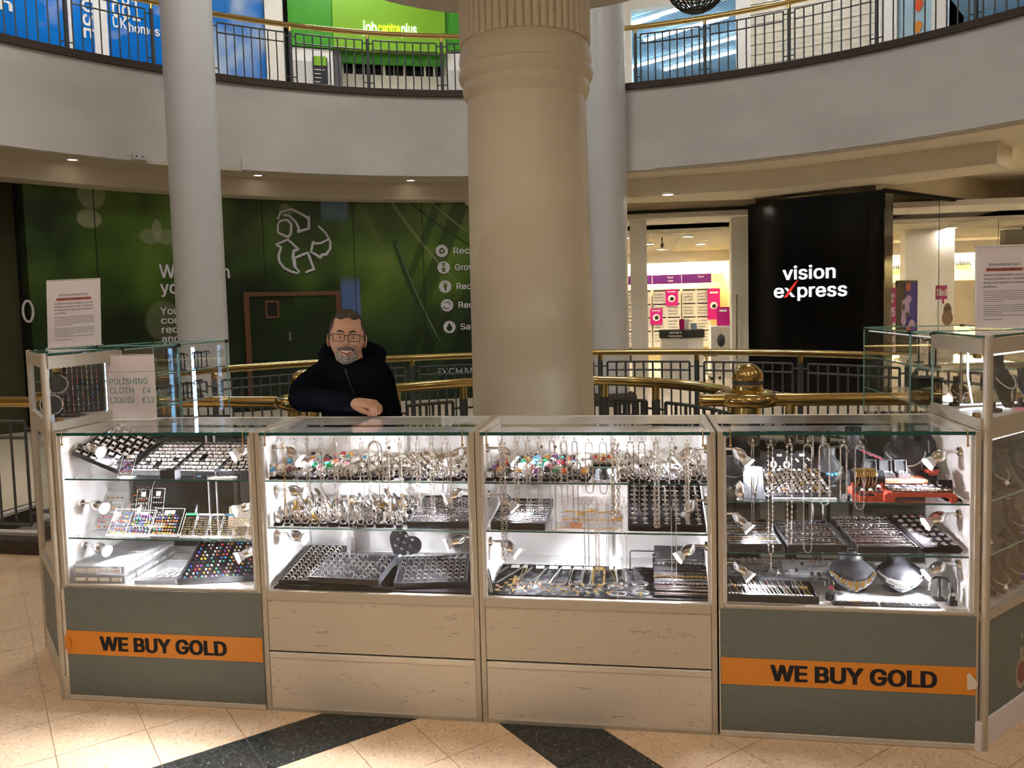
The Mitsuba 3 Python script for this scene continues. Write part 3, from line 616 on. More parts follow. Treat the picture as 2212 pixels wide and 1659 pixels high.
# ================================================================== THE OPTICIAN BEHIND THE VOID
struct('ceiling_right', extrude(sg.Polygon([tuple(arcpt(7.15, d)[:2]) for d in np.linspace(-7, 76, 50)] + [(14, 2), (14, 22), (-3, 22), (-3, 11)]).buffer(0), 3.33, 3.4), 'soffit_pale')
struct('ceiling_drop', extrude([(-.5, 10.25), (4.6, 10.75), (7.0, 8.9), (6.55, 8.25), (4.2, 9.55), (1.2, 9.95), (-.5, 9.7)], 3.05, 3.34), 'soffit_pale')
for x, y in ((7.4, 8.2), (8.6, 8.6), (9.7, 9.2), (2.6, 9.62)):
    d = thing('shopfront_downlight', 'bright round downlight in the ceiling over the optician shopfront', 'light', 'downlights before the optician')
    z = 3.325 if y != 9.62 else 3.045
    part(d, 'trim_ring', xf(torus(.085, .012, 20, 6), Tr(x, y, z)), 'white', True)
    part(d, 'lens', xf(revolve([(.001, 0), (.078, 0)], 16, False), Tr(x, y, z - .004)), 'lamp_off', light=emit(WARM, 70 if x > 7 else 30, .35))
struct('wall_shop_head', box(-.5, 4.05, 11.0, 11.15, 2.97, 3.34), 'soffit_beige')
struct('trim_shop_head', box(-.5, 4.05, 10.95, 11.02, 2.93, 2.98), 'dark')
struct('ceiling_shop_bulkhead', box(-3, 14, 11.15, 12.3, 2.86, 2.95), 'ceiling_white')
struct('wall_shop_back', box(-3, 14, 17.9, 18.1, 0, 3.3), 'shop_yellow')
struct('wall_shop_side', box(4.35, 4.5, 15.8, 17.9, 0, 3.3), 'shop_yellow')
struct('wall_shop_left', box(-3.2, -3, 11, 18, 0, 3.3), 'shop_yellow')
struct('ceiling_shop', box(-3, 14, 12.3, 18.0, 2.72, 2.78), 'cream_white')
pm = mikit.ply(box(-.288, .288, -.288, .288, -.012, 0), 'shop_tile')
group('ceiling_tile_group', tile=pm)
for ix in range(-1, 19):
    for iy in range(9):
        x, y = -.9 + .6 * ix, 12.62 + .6 * iy
        if x < -1.2 or (x > 5.2 and iy > 6): continue
        inst(uniq('ceiling_shop__tile'), 'ceiling_tile_group', Tr(x, y, 2.722))
struct('ceiling_cove', box(-2.6, 13.5, 17.55, 17.62, 2.44, 2.72), 'ceiling_white')
cv = thing('cove_light', 'long glowing cove light along the top of the yellow shop wall', 'light')
part(cv, 'strip', box(-2.4, 4.3, 17.66, 17.72, 2.50, 2.54), 'lamp_off', light=emit((1, .93, .74), 26, .6))
part(cv, 'strip', box(4.6, 13.0, 17.66, 17.72, 2.50, 2.54), 'lamp_off', light=emit((1, .93, .74), 26, .6))
for x, y in ((1.9, 12.9), (3.1, 13.1), (2.4, 14.6), (3.5, 15.2), (2.7, 16.4), (6.4, 12.9), (7.9, 13.4), (7.2, 15.0), (9.6, 14.6)):
    d = thing('shop_downlight', 'round downlight in the tiled ceiling of the optician', 'light', 'downlights in the optician ceiling')
    part(d, 'trim_ring', xf(torus(.10, .012, 18, 6), Tr(x, y, 2.70)), 'white', True)
    part(d, 'lens', xf(revolve([(.001, 0), (.09, 0)], 16, False), Tr(x, y, 2.696)), 'lamp_off', light=emit((1, .93, .78), L_SHOP * 4.2, .35))
for x0, x1, y in ((2.02, 2.30, 11.25), (3.72, 4.06, 11.45), (7.14, 8.0, 13.5)):
    struct('wall_pillar', box(x0, x1, y, y + .32, 0, 2.86), 'cream_white')
solo('door_pull', cat(cyl((3.78, 11.30, .35), (3.78, 11.30, 1.55), .016, n=10), cyl((3.78, 11.30, .5), (3.78, 11.44, .5), .012, n=8), cyl((3.78, 11.30, 1.4), (3.78, 11.44, 1.4), .012, n=8)), 'chrome', 'long upright chrome door handle by the pillar left of the black sign', 'handle', smooth=40)
# the black screen pillar with the glowing name
vs = thing('shop_sign_pillar', 'tall black curved sign panel with a glowing white shop name and a red tick', 'sign')
Pa, Pb = np.array([3.88, 10.60]), np.array([5.60, 9.55]); dx = (Pb - Pa) / np.linalg.norm(Pb - Pa); nx = np.array([dx[1], -dx[0]]); LP = np.linalg.norm(Pb - Pa)
out = [Pa - nx * .5, *[Pa + dx * (LP * q) + nx * (.07 * math.sin(math.pi * q) - .06 * max(0, q - .93) * 14) for q in np.linspace(0, 1, 24)], Pb - nx * .5]
part(vs, 'casing', extrude([tuple(q) for q in out], 0, 2.955), 'black_gloss', 35)
def sign_text(s, h, u, z, wd, m='white', col=(.80, .90, 1.0), k=.22):
    o = Pa + dx * u + nx * .085
    part(vs, 'lettering', text(s, h, .012, True, (o[0], o[1], z), (dx[0], dx[1], 0), (0, 0, 1), wd), m, light=emit(col, k, .02), label='glowing white letters')
sign_text('vision', .195, .585, 1.745, .80); sign_text('e', .195, .438, 1.475, .175); sign_text('press', .195, .80, 1.475, .75); 
o = Pa + dx * .615 + nx * .085
ob = basis((o[0], o[1], 1.47), (dx[0], dx[1], 0), (0, 0, 1))
part(vs, 'lettering', xf(extrude([(.045, .15), (.008, .15), (.12, .004), (.17, .004)], 0, .012), ob), 'white', light=emit((.8, .9, 1), .22, .02))
part(vs, 'red_tick', xf(extrude([(0, 0), (.045, 0), (.125, .12), (.225, .265), (.17, .225), (.08, .12)], .004, .016), ob), 'red_box', light=emit((.9, .02, .02), .16, .02), label='glowing red tick in the shop name')
# wall display of spectacles
SX0, SY = .35, 17.72
dsp = thing('spectacle_wall', 'wall display of spectacle frames in pale panels under a purple band', 'display')
for i in range(6):
    x = SX0 + .72 * i
    if i == 5: continue
    bay = part(dsp, 'panel', box(x + .01, x + .70, SY, SY + .15, .35, 1.80), 'cream_white')
    part(dsp, 'header', box(x + .005, x + .715, SY - .03, SY + .02, 1.93, 2.15), 'purple')
    for c2 in (0, 1):
        for r_ in range(4):
            x2, z2 = x + .03 + .34 * c2, .47 + .335 * r_
            part(bay, 'label_strip', box(x2, x2 + .30, SY - .012, SY, z2 + .27, z2 + .30), 'ink')
            fr = [xf(torus(.026, .0035, 10, 4, squash=.7), Tr(x2 + .05 + .075 * q + dd, SY - .012, z2 + .04 + .075 * rr) @ Rx(90)) for q in range(3) for rr in range(3) for dd in (-.02, .02) if rng.random() < .93]
            part(bay, 'spectacles', cat(*fr), 'ink_grey', kind='stuff')
part(dsp, 'header', box(SX0 + .72 * 5, SX0 + .72 * 5 + .30, SY - .03, SY + .02, 1.93, 2.15), 'cream_white')
for x, z, s in ((2.88, 2.06, 'Now'), (2.88, 1.98, 'Now'), (3.62, 2.06, 'Now')): part(dsp, 'lettering', text(s, .05, .004, True, (x, SY - .03, z)), 'white')
solo('low_drawers', cbox(.3, 2.0, SY - .25, SY + .1, 0, .33), 'charcoal', 'low dark drawers under the spectacle wall', 'drawers')
for i, (x, z, w, h, lab) in enumerate(((2.83, 1.38, .30, .40, 'magenta poster high on the spectacle wall'), (2.45, .92, .30, .40, 'magenta poster low on the spectacle wall, left of the others'), (3.85, 1.02, .30, .76, 'tall magenta poster at the right end of the spectacle wall'))):
    t = thing('shop_poster', lab, 'poster')
    part(t, 'sheet', box(x, x + w, SY - .06, SY - .04, z, z + h), 'magenta')
    part(t, 'picture', xf(revolve([(.09, 0), (.09, .004)], 20), Tr(x + w * .5, SY - .06, z + h * .45) @ Rx(90)), 'white')
    part(t, 'portrait', xf(revolve([(.05, 0), (.05, .004)], 14), Tr(x + w * .52, SY - .065, z + h * .43) @ Rx(90)), 'dark')
    part(t, 'print', box(x + .05, x + w - .05, SY - .063, SY - .06, z + h * .84, z + h * .9), 'white')
# reception desk
rd = thing('reception_desk', 'white reception desk with a dark lettered band on top, in the optician', 'desk')
part(rd, 'base', extrude([(2.55, 12.15), (3.02, 12.05), (3.31, 12.3), (3.31, 12.8), (2.55, 12.8)], 0, .80), 'laminate')
part(rd, 'top_band', extrude([(2.53, 12.12), (3.02, 12.02), (3.33, 12.28), (3.33, 12.82), (2.53, 12.82)], .80, .94), 'charcoal')
part(rd, 'lettering', text('welcome to', .042, .004, True, (2.69, 12.085, .885), (.98, -.2, 0), (0, 0, 1), .22), 'white')
part(rd, 'lettering', text('vision express', .040, .004, True, (2.67, 12.09, .825), (.98, -.2, 0), (0, 0, 1), .25), 'white')
t = thing('leaflet_stand', 'magenta leaflet stand on the dark top of the reception desk', 'leaflets')
part(t, 'leaflet', xf(box(-.045, .045, -.01, .01, 0, .20), Tr(2.93, 12.35, .94) @ Rx(-12)), 'magenta')
part(t, 'leaflet', xf(box(-.04, .04, -.01, .01, 0, .19), Tr(3.02, 12.38, .94) @ Rx(-12)), 'white')
solo('paper_box', box(3.09, 3.2, 12.33, 12.43, .94, 1.06), 'blue_wall', 'pale box of papers on the reception desk', 'box')
dc = thing('drawer_cabinet', 'white cabinet of many small drawers right of the reception desk', 'cabinet')
part(dc, 'carcass', cbox(3.5, 4.28, 12.9, 13.4, 0, .98), 'laminate')
for i in range(9):
    for j in range(3): part(dc, 'drawer', box(3.66 + .2 * j, 3.84 + .2 * j, 12.885, 12.9, .06 + .1 * i, .145 + .1 * i), 'white' if (i + j) % 4 else 'cream_white')
t = thing('counter_poster', 'magenta leaflet holder standing on the drawer cabinet', 'leaflets')
part(t, 'leaflet', xf(box(-.12, .12, -.01, .01, 0, .36), Tr(3.75, 13.1, .98) @ Rx(-10)), 'magenta')
part(t, 'print', xf(box(-.07, .07, -.013, -.01, .27, .31), Tr(3.75, 13.1, .98) @ Rx(-10)), 'white')
ch = thing('office_chair', 'dark office chair on a chrome star base beside the drawer cabinet', 'chair')
part(ch, 'seat', cbox(3.20, 3.58, 12.45, 12.85, .44, .50, .02), 'charcoal')
part(ch, 'backrest', xf(ball(1, 2), Tr(3.66, 12.65, .72) @ Sc(.07, .17, .12)), 'charcoal', True)
part(ch, 'gas_stem', cyl((3.39, 12.65, .08), (3.39, 12.65, .45), .022, n=10), 'chrome')
part(ch, 'star_base', cat(*[cyl((3.39, 12.65, .11), (3.39 + .24 * math.cos(q), 12.65 + .24 * math.sin(q), .05), .016, n=8) for q in np.arange(5) * 1.2566]), 'chrome')
part(ch, 'castors', cat(*[ball(.028, 1, (3.39 + .24 * math.cos(q), 12.65 + .24 * math.sin(q), .028)) for q in np.arange(5) * 1.2566]), 'dark')
# the glass shop window at the right, its stickers and what stands behind
Ga, Gb = np.array([5.62, 9.60]), np.array([9.2, 13.3]); gd = (Gb - Ga) / np.linalg.norm(Gb - Ga); LG = np.linalg.norm(Gb - Ga)
def gq(u0, u1, z0, z1, off=0.0, th=.0):
    n_ = np.array([gd[1], -gd[0]]) * off
    a_, b_ = Ga + gd * u0 + n_, Ga + gd * u1 + n_
    if th:
        m_ = np.array([gd[1], -gd[0]]) * th
        return extrude([tuple(a_), tuple(b_), tuple(b_ + m_), tuple(a_ + m_)], z0, z1)
    return np.array([[*a_, z0], [*b_, z0], [*b_, z1], [*a_, z1]]), np.array([[0, 1, 2], [0, 2, 3]])
struct('window_1', gq(0, LG, .06, 2.93), 'pane')
part('window_1', 'head_frame', gq(0, LG, 2.93, 2.98, -.03, .06), 'dark')
for u_ in (1.66, 3.80): part('window_1', 'joint', gq(u_, u_ + .012, .06, 2.93, .002, .004), 'glass_edge')
struct('wall_window_head', gq(0, LG + 2, 2.97, 3.34, -.12, .1), 'soffit_pale')
for s_, x_, z_, y_, wd, h_ in (('vision express', 8.22, 2.36, 17.86, 1.20, .12), ('lens centre', 7.66, 2.12, 17.86, .86, .10), ('clinic', 9.61, 2.17, 17.86, .37, .105)):
    solo('wall_lettering', text(s_, h_, .02, True, (x_, y_, z_), width=wd), 'ink', f'black letters reading {s_} on the yellow shop wall', 'lettering')
struct('wall_clinic_lower', box(5.5, 13.5, 17.6, 17.88, 0, 1.80), 'soffit_beige')
struct('door_clinic', box(10.0, 10.5, 17.5, 17.62, 0, 1.74), 'charcoal')
pt = thing('price_poster', 'magenta and white price poster from £25 in the optician window', 'poster')
part(pt, 'sheet', gq(.16, .53, .45, 1.57, -.10, .012), 'paper')
part(pt, 'magenta_field', gq(.16, .53, 1.06, 1.57, -.086, .006), 'magenta')
def gtext(par, s, h, u, z, wd, m): 
    a_ = Ga + gd * u + np.array([gd[1], -gd[0]]) * (-.076)
    part(par, 'lettering', text(s, h, .004, True, (a_[0], a_[1], z), (gd[0], gd[1], 0), (0, 0, 1), wd), m)
gtext(pt, 'GLASSES', .05, .22, 1.43, .25, 'white'); gtext(pt, 'FROM', .05, .26, 1.35, .17, 'white'); gtext(pt, '£25', .13, .22, 1.15, .26, 'white'); gtext(pt, '£75', .11, .25, .86, .2, 'magenta')
gtext(pt, '£5.95', .10, .22, .66, .26, 'magenta')
dp = thing('display_screen', 'dark blue poster of a dog beside the magenta price poster', 'poster')
part(dp, 'sheet', gq(.54, 1.17, .55, 1.68, -.10, .02), 'black_gloss')
matte('poster_blue', .03, .02, .26); matte('dog_pale', .50, .36, .60)
part(dp, 'blue_field', gq(.78, 1.14, .9, 1.64, -.078, .003), 'poster_blue')
part(dp, 'red_badge', gq(.80, .94, 1.52, 1.64, -.074, .003), 'red_box')
cdog = lambda u_, z_, w_, h_, rot_, off_: xf(revolve([(1, 0), (1, .004)], 18), basis([*(Ga + gd * u_ + np.array([gd[1], -gd[0]]) * off_), z_], (gd[0] * w_, gd[1] * w_, 0), (0, 0, h_)) @ Rz(rot_))
part(dp, 'dog_head', cat(cdog(.78, 1.26, .13, .15, 10, -.070), cdog(.88, 1.40, .08, .06, 0, -.070), cdog(.73, 1.10, .08, .10, 0, -.070), cdog(.98, .96, .12, .13, 0, -.070)), 'dog_pale')
part(dp, 'dog_sunglasses', cat(cdog(.71, 1.28, .05, .05, 0, -.064), cdog(.82, 1.16, .04, .05, 0, -.064)), 'black_gloss')
lk = thing('seal_sticker', 'brown animal cut-out with a magenta speech bubble reading I like it', 'sticker')
part(lk, 'speech_bubble', cat(gq(1.68, 2.06, 1.38, 1.60, -.05, .006), gq(1.90, 1.96, 1.31, 1.39, -.05, .006)), 'magenta')
a_ = Ga + gd * 1.70 + np.array([gd[1], -gd[0]]) * (-.042); part(lk, 'lettering', text('I like it!', .10, .004, True, (a_[0], a_[1], 1.44), (gd[0], gd[1], 0), (0, 0, 1), .34), 'white')
part(lk, 'animal', cat(cdog(2.08, 1.20, .14, .12, 0, -.045), cdog(2.08, 1.08, .19, .12, 0, -.045), cdog(2.0, 1.16, .07, .05, 0, -.04)), 'brown_frame')
part(lk, 'sunglasses', cat(cdog(2.0, 1.22, .045, .025, 0, -.034), cdog(2.10, 1.235, .045, .025, 0, -.034)), 'black_gloss')
hs = thing('hanging_screen', 'dark screen hung from the optician ceiling at the right edge', 'screen')
part(hs, 'case', box(9.03, 10.4, 13.9, 14.1, 2.20, 2.66), 'charcoal')
part(hs, 'rod', cyl((9.4, 14.0, 2.66), (9.4, 14.0, 2.76), .02, n=8), 'dark')
for x, y, lab in ((2.62, 13.2, 'small black ceiling camera inside the optician, left'), (6.9, 14.0, 'small ceiling camera behind the optician window')):
    t = thing('ceiling_camera', lab, 'camera')
    part(t, 'stem', cyl((x, y, 2.72), (x, y, 2.60), .012, n=8), 'dark')
    part(t, 'body', xf(cyl((0, -.06, 0), (0, .06, -.03), .028, n=12), Tr(x, y, 2.57)), 'dark')

# ================================================================== THE KIOSK
CW, CD = .785, .42
def resample(P, pitch):
    P = np.asarray(P, float); s = np.r_[0, np.cumsum(np.linalg.norm(np.diff(P, axis=0), axis=1))]
    n = max(2, int(s[-1] / pitch)); u = np.linspace(0, s[-1], n + 1)
    return np.stack([np.interp(u, s, P[:, i]) for i in range(3)], 1)
_tor = {}
def links(P, R, r, stretch=1.5, n=8, k=4, turn=90.0, pitch=None):
    """A chain of links along the path P."""
    P = resample(P, pitch or R * 1.55 * stretch)
    if (n, k, round(r / R, 3), stretch) not in _tor: _tor[(n, k, round(r / R, 3), stretch)] = xf(torus(1, r / R, n, k), Sc(stretch, 1, 1))
    tv, tf = _tor[(n, k, round(r / R, 3), stretch)]
    t = np.gradient(P, axis=0); t /= np.linalg.norm(t, axis=1, keepdims=True) + 1e-12
    up = np.where(np.abs(t[:, 1:2]) < .9, [[0, 1.0, 0]], [[1.0, 0, 0]])
    a = np.cross(up, t); a /= np.linalg.norm(a, axis=1, keepdims=True); b = np.cross(t, a)
    g = np.radians(turn * (np.arange(len(P)) % 2) + 20)[:, None]
    x2, z2 = a * np.cos(g) + b * np.sin(g), -a * np.sin(g) + b * np.cos(g)
    V = P[:, None] + R * (tv[None, :, :1] * t[:, None] + tv[None, :, 1:2] * x2[:, None] + tv[None, :, 2:] * z2[:, None])
    F = tf[None] + (np.arange(len(P)) * len(tv))[:, None, None]
    return V.reshape(-1, 3), F.reshape(-1, 3)
_bd = ball(1, 1)
def beads(P, r, pitch=None, sub=1):
    P = resample(P, pitch or r * 2.1); v, f = _bd
    rr = np.broadcast_to(np.asarray(r, float), (len(P),))
    return (P[:, None] + rr[:, None, None] * v[None]).reshape(-1, 3), (f[None] + (np.arange(len(P)) * len(v))[:, None, None]).reshape(-1, 3)
def chain(P, style, s=1.0):
    if style == 'snake': return tube(P, .0013 * s, 6)
    if style == 'rope':
        Q = resample(P, .0011 * s); return tube(Q, .0017 * s * (1 + .25 * np.sin(np.arange(len(Q)) * 1.9)), 5, ell=.55, twist=.55)
    if style == 'bead': return cat(beads(P, .0021 * s, .0046 * s), tube(P, .0006, 4))
    if style == 'curb': return links(P, .0032 * s, .0010 * s, 1.25, 8, 4, 55)
    if style == 'cable': return links(P, .0022 * s, .00065 * s, 1.7, 8, 4)
    if style == 'flat':
        Q = resample(P, .002 * s); return tube(Q, .0022 * s * (1 + .18 * np.sin(np.arange(len(Q)) * 3.14)), 6, ell=.4)
    if style == 'station': return cat(tube(P, .0009 * s, 5), beads(P, .0026 * s, .011 * s))
    return tube(P, .001 * s, 5)
def loop(x, zt, zb, w, y=.018, flat=.7):
    """A chain hung from a hook: two strands, rounded above and below."""
    h = w * flat
    a = np.linspace(math.pi, 0, 9); top = np.stack([x + w / 2 * np.cos(a), 0 * a + y, zt - h + h * np.sin(a)], 1)
    b = np.linspace(0, -math.pi, 9); bot = np.stack([x + w / 2 * np.cos(b), 0 * b + y, zb + h + h * np.sin(b)], 1)
    n = 24
    right = np.stack([np.full(n, x + w / 2), np.full(n, y), np.linspace(zt - h, zb + h, n)], 1)
    left = np.stack([np.full(n, x - w / 2), np.full(n, y), np.linspace(zb + h, zt - h, n)], 1)
    return np.vstack([top, right[1:-1], bot, left[1:-1], top[:1]])

# ------------------------------------------------------------------ the four front cases
SH = [(.825, .605), (.825, .657), (.825, .660), (.770, .604)]
case_keys = []
CASE_LABEL = ['leftmost front display case with a grey panel and an orange banner below', 'second front display case from the left, beige below, full of rings and chains',
              'third front display case from the left, beige below, with crosses on its floor', 'rightmost front display case with black busts and an orange banner below']
for i in range(4):
    x0, x1 = CW * i, CW * (i + 1)
    g = .0012 if i != 3 else .004
    a, b = x0 + g, x1 - .0012
    t = thing('display_case', CASE_LABEL[i], 'display case', 'front display cases of the kiosk')
    case_keys.append(t)
    pw = .018
    for nm, xa, xb in (('post', a, a + pw), ('post', b - pw, b)):
        part(t, nm, cbox(xa, xb, -.002, .020, .0, 1.0, .002), 'aluminium')
        part(t, 'top_rail', cbox(xa, xb, .014, CD, .972, 1.0, .002), 'aluminium')
    for xa, xb in ((a, a + pw), (b - pw, b)): part(t, 'back_post', box(xa, xb, CD - .02, CD, 0, .98), 'aluminium_pale')
    part(t, 'back_rail', cbox(a + pw, b - pw, CD - .022, CD, .965, .997, .002), 'aluminium_pale')
    part(t, 'sill_rail', cbox(a + pw, b - pw, -.001, .025, .402, .437, .002), 'aluminium')
    part(t, 'deck', box(a + pw, b - pw, .012, CD - .01, .42, .4365), 'laminate')
    part(t, 'side_wall', box(a + .012, a + pw + .003, .022, CD - .02, .437, .975), 'laminate')
    part(t, 'side_wall', box(b - pw - .003, b - .012, .022, CD - .02, .437, .975), 'laminate')
    part(t, 'glazing_strip', cat(box(a + pw, a + pw + .009, .004, .014, .437, .985), box(b - pw - .009, b - pw, .004, .014, .437, .985)), 'column_grey')
    part(t, 'front_glass', (np.array([[a + pw, .006, .437], [b - pw, .006, .437], [b - pw, .006, .988], [a + pw, .006, .988]]), np.array([[0, 1, 2], [0, 2, 3]])), 'clear_pane', label='front glass')
    part(t, 'top_glass', (np.array([[a + pw, .0, .996], [b - pw, .0, .996], [b - pw, CD - .001, .996], [a + pw, CD - .001, .996]]), np.array([[0, 1, 2], [0, 2, 3]])), 'pane', label='top glass')
    part(t, 'top_glass_edge', box(a + pw, b - pw, -.0015, .0015, .988, .9985), 'glass_edge', label='dark green edge of the top glass')
    for z in SH[i]:
        s = part(t, 'glass_shelf', (np.array([[a + pw + .004, .024, z], [b - pw - .004, .024, z], [b - pw - .004, .335, z], [a + pw + .004, .335, z]]), np.array([[0, 1, 2], [0, 2, 3]])), 'pane', label='glass shelf')
        part(s, 'edge', box(a + pw + .004, b - pw - .004, .022, .0245, z - .005, z), 'glass_edge_pale' if i in (1,) else 'glass_edge')
        part(s, 'bracket', cat(*[box(xx - .006, xx + .006, yy - .006, yy + .006, z - .012, z - .001) for xx in (a + pw + .008, b - pw - .008) for yy in (.06, .30)]), 'chrome')
    for xx in (a + pw + .022, b - pw - .022):
        k = part(t, 'glass_clip', cat(tube([(xx, .030, 1.001), (xx, .012, 1.003), (xx, -.001, 1.000), (xx, -.003, .985), (xx, -.003, .960)], .0022, 6), ball(.0048, 1, (xx, -.004, .956))), 'brass_worn', True, label='small brown metal hook over the glass edge')
    if i in (1, 2):
        m = (a + b) / 2 + .02
        part(t, 'sliding_door', box(a + pw, m + .02, CD - .030, CD - .024, .455, .955), 'laminate')
        part(t, 'sliding_door', box(m - .02, b - pw, CD - .022, CD - .016, .455, .955), 'laminate')
        part(t, 'door_track', cat(box(a + pw, b - pw, CD - .034, CD - .014, .437, .462), box(a + pw, b - pw, CD - .034, CD - .014, .940, .957), box(a + pw + .004, a + pw + .012, CD - .036, CD - .03, .455, .955), box(m + .012, m + .024, CD - .034, CD - .03, .455, .955)), 'column_grey')
    else:
        m = (a + b) / 2
        for xa, xb, yy in ((a + pw, m + .02, CD - .027), (m - .02, b - pw, CD - .019)):
            part(t, 'sliding_door', (np.array([[xa, yy, .455], [xb, yy, .455], [xb, yy, .955], [xa, yy, .955]]), np.array([[0, 1, 2], [0, 2, 3]])), 'tinted_pane', label='grey sliding glass door')
        part(t, 'door_track', cat(box(a + pw, b - pw, CD - .034, CD - .014, .437, .462), box(a + pw, b - pw, CD - .034, CD - .014, .940, .957), box(m + .014, m + .02, CD - .028, CD - .018, .455, .955), box(m - .02, m - .014, CD - .028, CD - .018, .455, .955)), 'column_grey')
    part(t, 'carcass', box(a + .006, b - .006, .012, CD - .012, .012, .42), 'dark')
    if i in (1, 2):
        part(t, 'upper_panel', box(a + pw + .001, b - pw - .001, .003, .012, .2185, .401), 'beige_panel')
        part(t, 'plinth_rail', cbox(a + pw + .001, b - pw - .001, .000, .012, .192, .2125, .0015), 'aluminium_pale')
        part(t, 'plinth_panel', box(a + pw + .001, b - pw - .001, .003, .012, .004, .191), 'plinth_panel')
        part(t, 'skirting', box(a + .004, b - .004, -.004, .004, 0, .012), 'aluminium')
    else:
        xa, xb = (a + .012, b + .0) if i == 0 else (a + .004, b - .010)
        f = part(t, 'grey_panel', box(xa, xb, -.0065, -.0025, .022, .424), 'grey_panel', label='slate grey panel')
        bn = part(t, 'banner', box(xa + .001, xb - .001, -.0085, -.0065, .177, .265), 'orange', label='orange banner with black lettering')
        part(bn, 'lettering', cat(*[text('WE BUY GOLD', .050, .0012, True, ((xa + xb) / 2 - (.002 if i == 0 else -.02) + o_, -.0085 - abs(o_) * .02, .196), width=.497, centre=True) for o_ in (-.0022, 0, .0022)]), 'ink', label='black letters WE BUY GOLD')
        part(t, 'skirting', cat(cbox(a, b, -.007, .004, .0, .021, .002), box(a, xa - .0005, -.006, -.002, .02, .42)), 'aluminium_pale')
        tear = xa + .006 if i == 0 else xb - .012
        part(bn, 'torn_corner', xf(extrude([(-.012, -.03), (.012, -.02), (.016, .0), (.004, .012), (-.006, .026), (-.014, .02)], 0, .004), basis((tear, -.009, .222), (.95, -.3, 0), (0, 0, 1))), 'aluminium_pale' if i else 'orange')

# ------------------------------------------------------------------ the little chrome spotlights in the cases
def spotlight(i, side, z, d, row, y=.10):
    sgn = 1 if side == 'left' else -1
    xw = CW * i + .0225 if sgn > 0 else CW * (i + 1) - .0225
    t = thing('case_spotlight', f'{row} chrome spotlight with a white glass cup on the {side} wall of the {ORD[i]} case', 'spotlight')
    d = np.array(d, float); d /= np.linalg.norm(d)
    part(t, 'rosette', xf(cyl((0, 0, 0), (sgn * .008, 0, 0), .016, .014, 16), Tr(xw, y, z)), 'chrome', 40)
    e = np.array([xw + sgn * .040, y, z])
    part(t, 'arm', cyl((xw + sgn * .008, y, z), e, .0045, n=10), 'chrome', 40)
    h0 = e + np.array([sgn * .004, 0, 0])
    M, _ = frame_to(h0, h0 + d)
    part(t, 'head', xf(revolve([(.003, -.004), (.010, .002), (.0165, .012), (.0195, .022), (.0195, .032), (.017, .042), (.0145, .047)], 24), M), 'chrome', 60)
    part(t, 'glass_cup', xf(revolve([(.014, .0465), (.0165, .052), (.0175, .058), (.021, .070), (.0225, .072)], 24, False), M), 'lamp_glass', 50, label='frosted white glass cup')
    v, f = revolve([(.001, .0655), (.0190, .0655)], 20, False)
    part(t, 'bulb', xf((v, f[:, ::-1]), M), 'lamp_off', light=emit((.95, .97, 1.0), L_CASE, 1.0), label='glowing lamp')
ROWS = ('top', 'middle', 'bottom')
SPOTS = {0: ((.929, .715, .552), (.931, .722, .553)), 1: ((.928, .776, .613), (.926, .776, .612)), 2: ((.928, .764, .600), (.926, .752, .598)), 3: ((.926, .709, .545), (.919, .718, .556))}
DIRS = {0: (((.93, -.25, -.22), (.93, -.25, -.2), (.93, -.25, -.2)), ((-.55, -.55, -.35), (-.6, -.6, -.2), (-.6, -.6, -.25))),
        1: (((.72, .05, -.62), (.95, .10, -.2), (.95, -.15, -.22)), ((-.55, -.1, -.62), (-.8, -.25, -.3), (-.85, -.3, -.3))),
        2: (((.72, .0, -.62), (.68, .0, -.68), (.72, -.15, -.5)), ((-.72, -.05, -.6), (-.42, -.05, -.85), (-.72, -.25, -.5))),
        3: (((.62, -.25, -.62), (.62, -.25, -.62), (.62, -.25, -.6)), ((-.78, -.1, -.55), (-.82, -.05, -.45), (-.8, -.1, -.5)))}
for i in range(4):
    for r_ in range(3):
        spotlight(i, 'left', SPOTS[i][0][r_], DIRS[i][0][r_], ROWS[r_]); spotlight(i, 'right', SPOTS[i][1][r_], DIRS[i][1][r_], ROWS[r_])

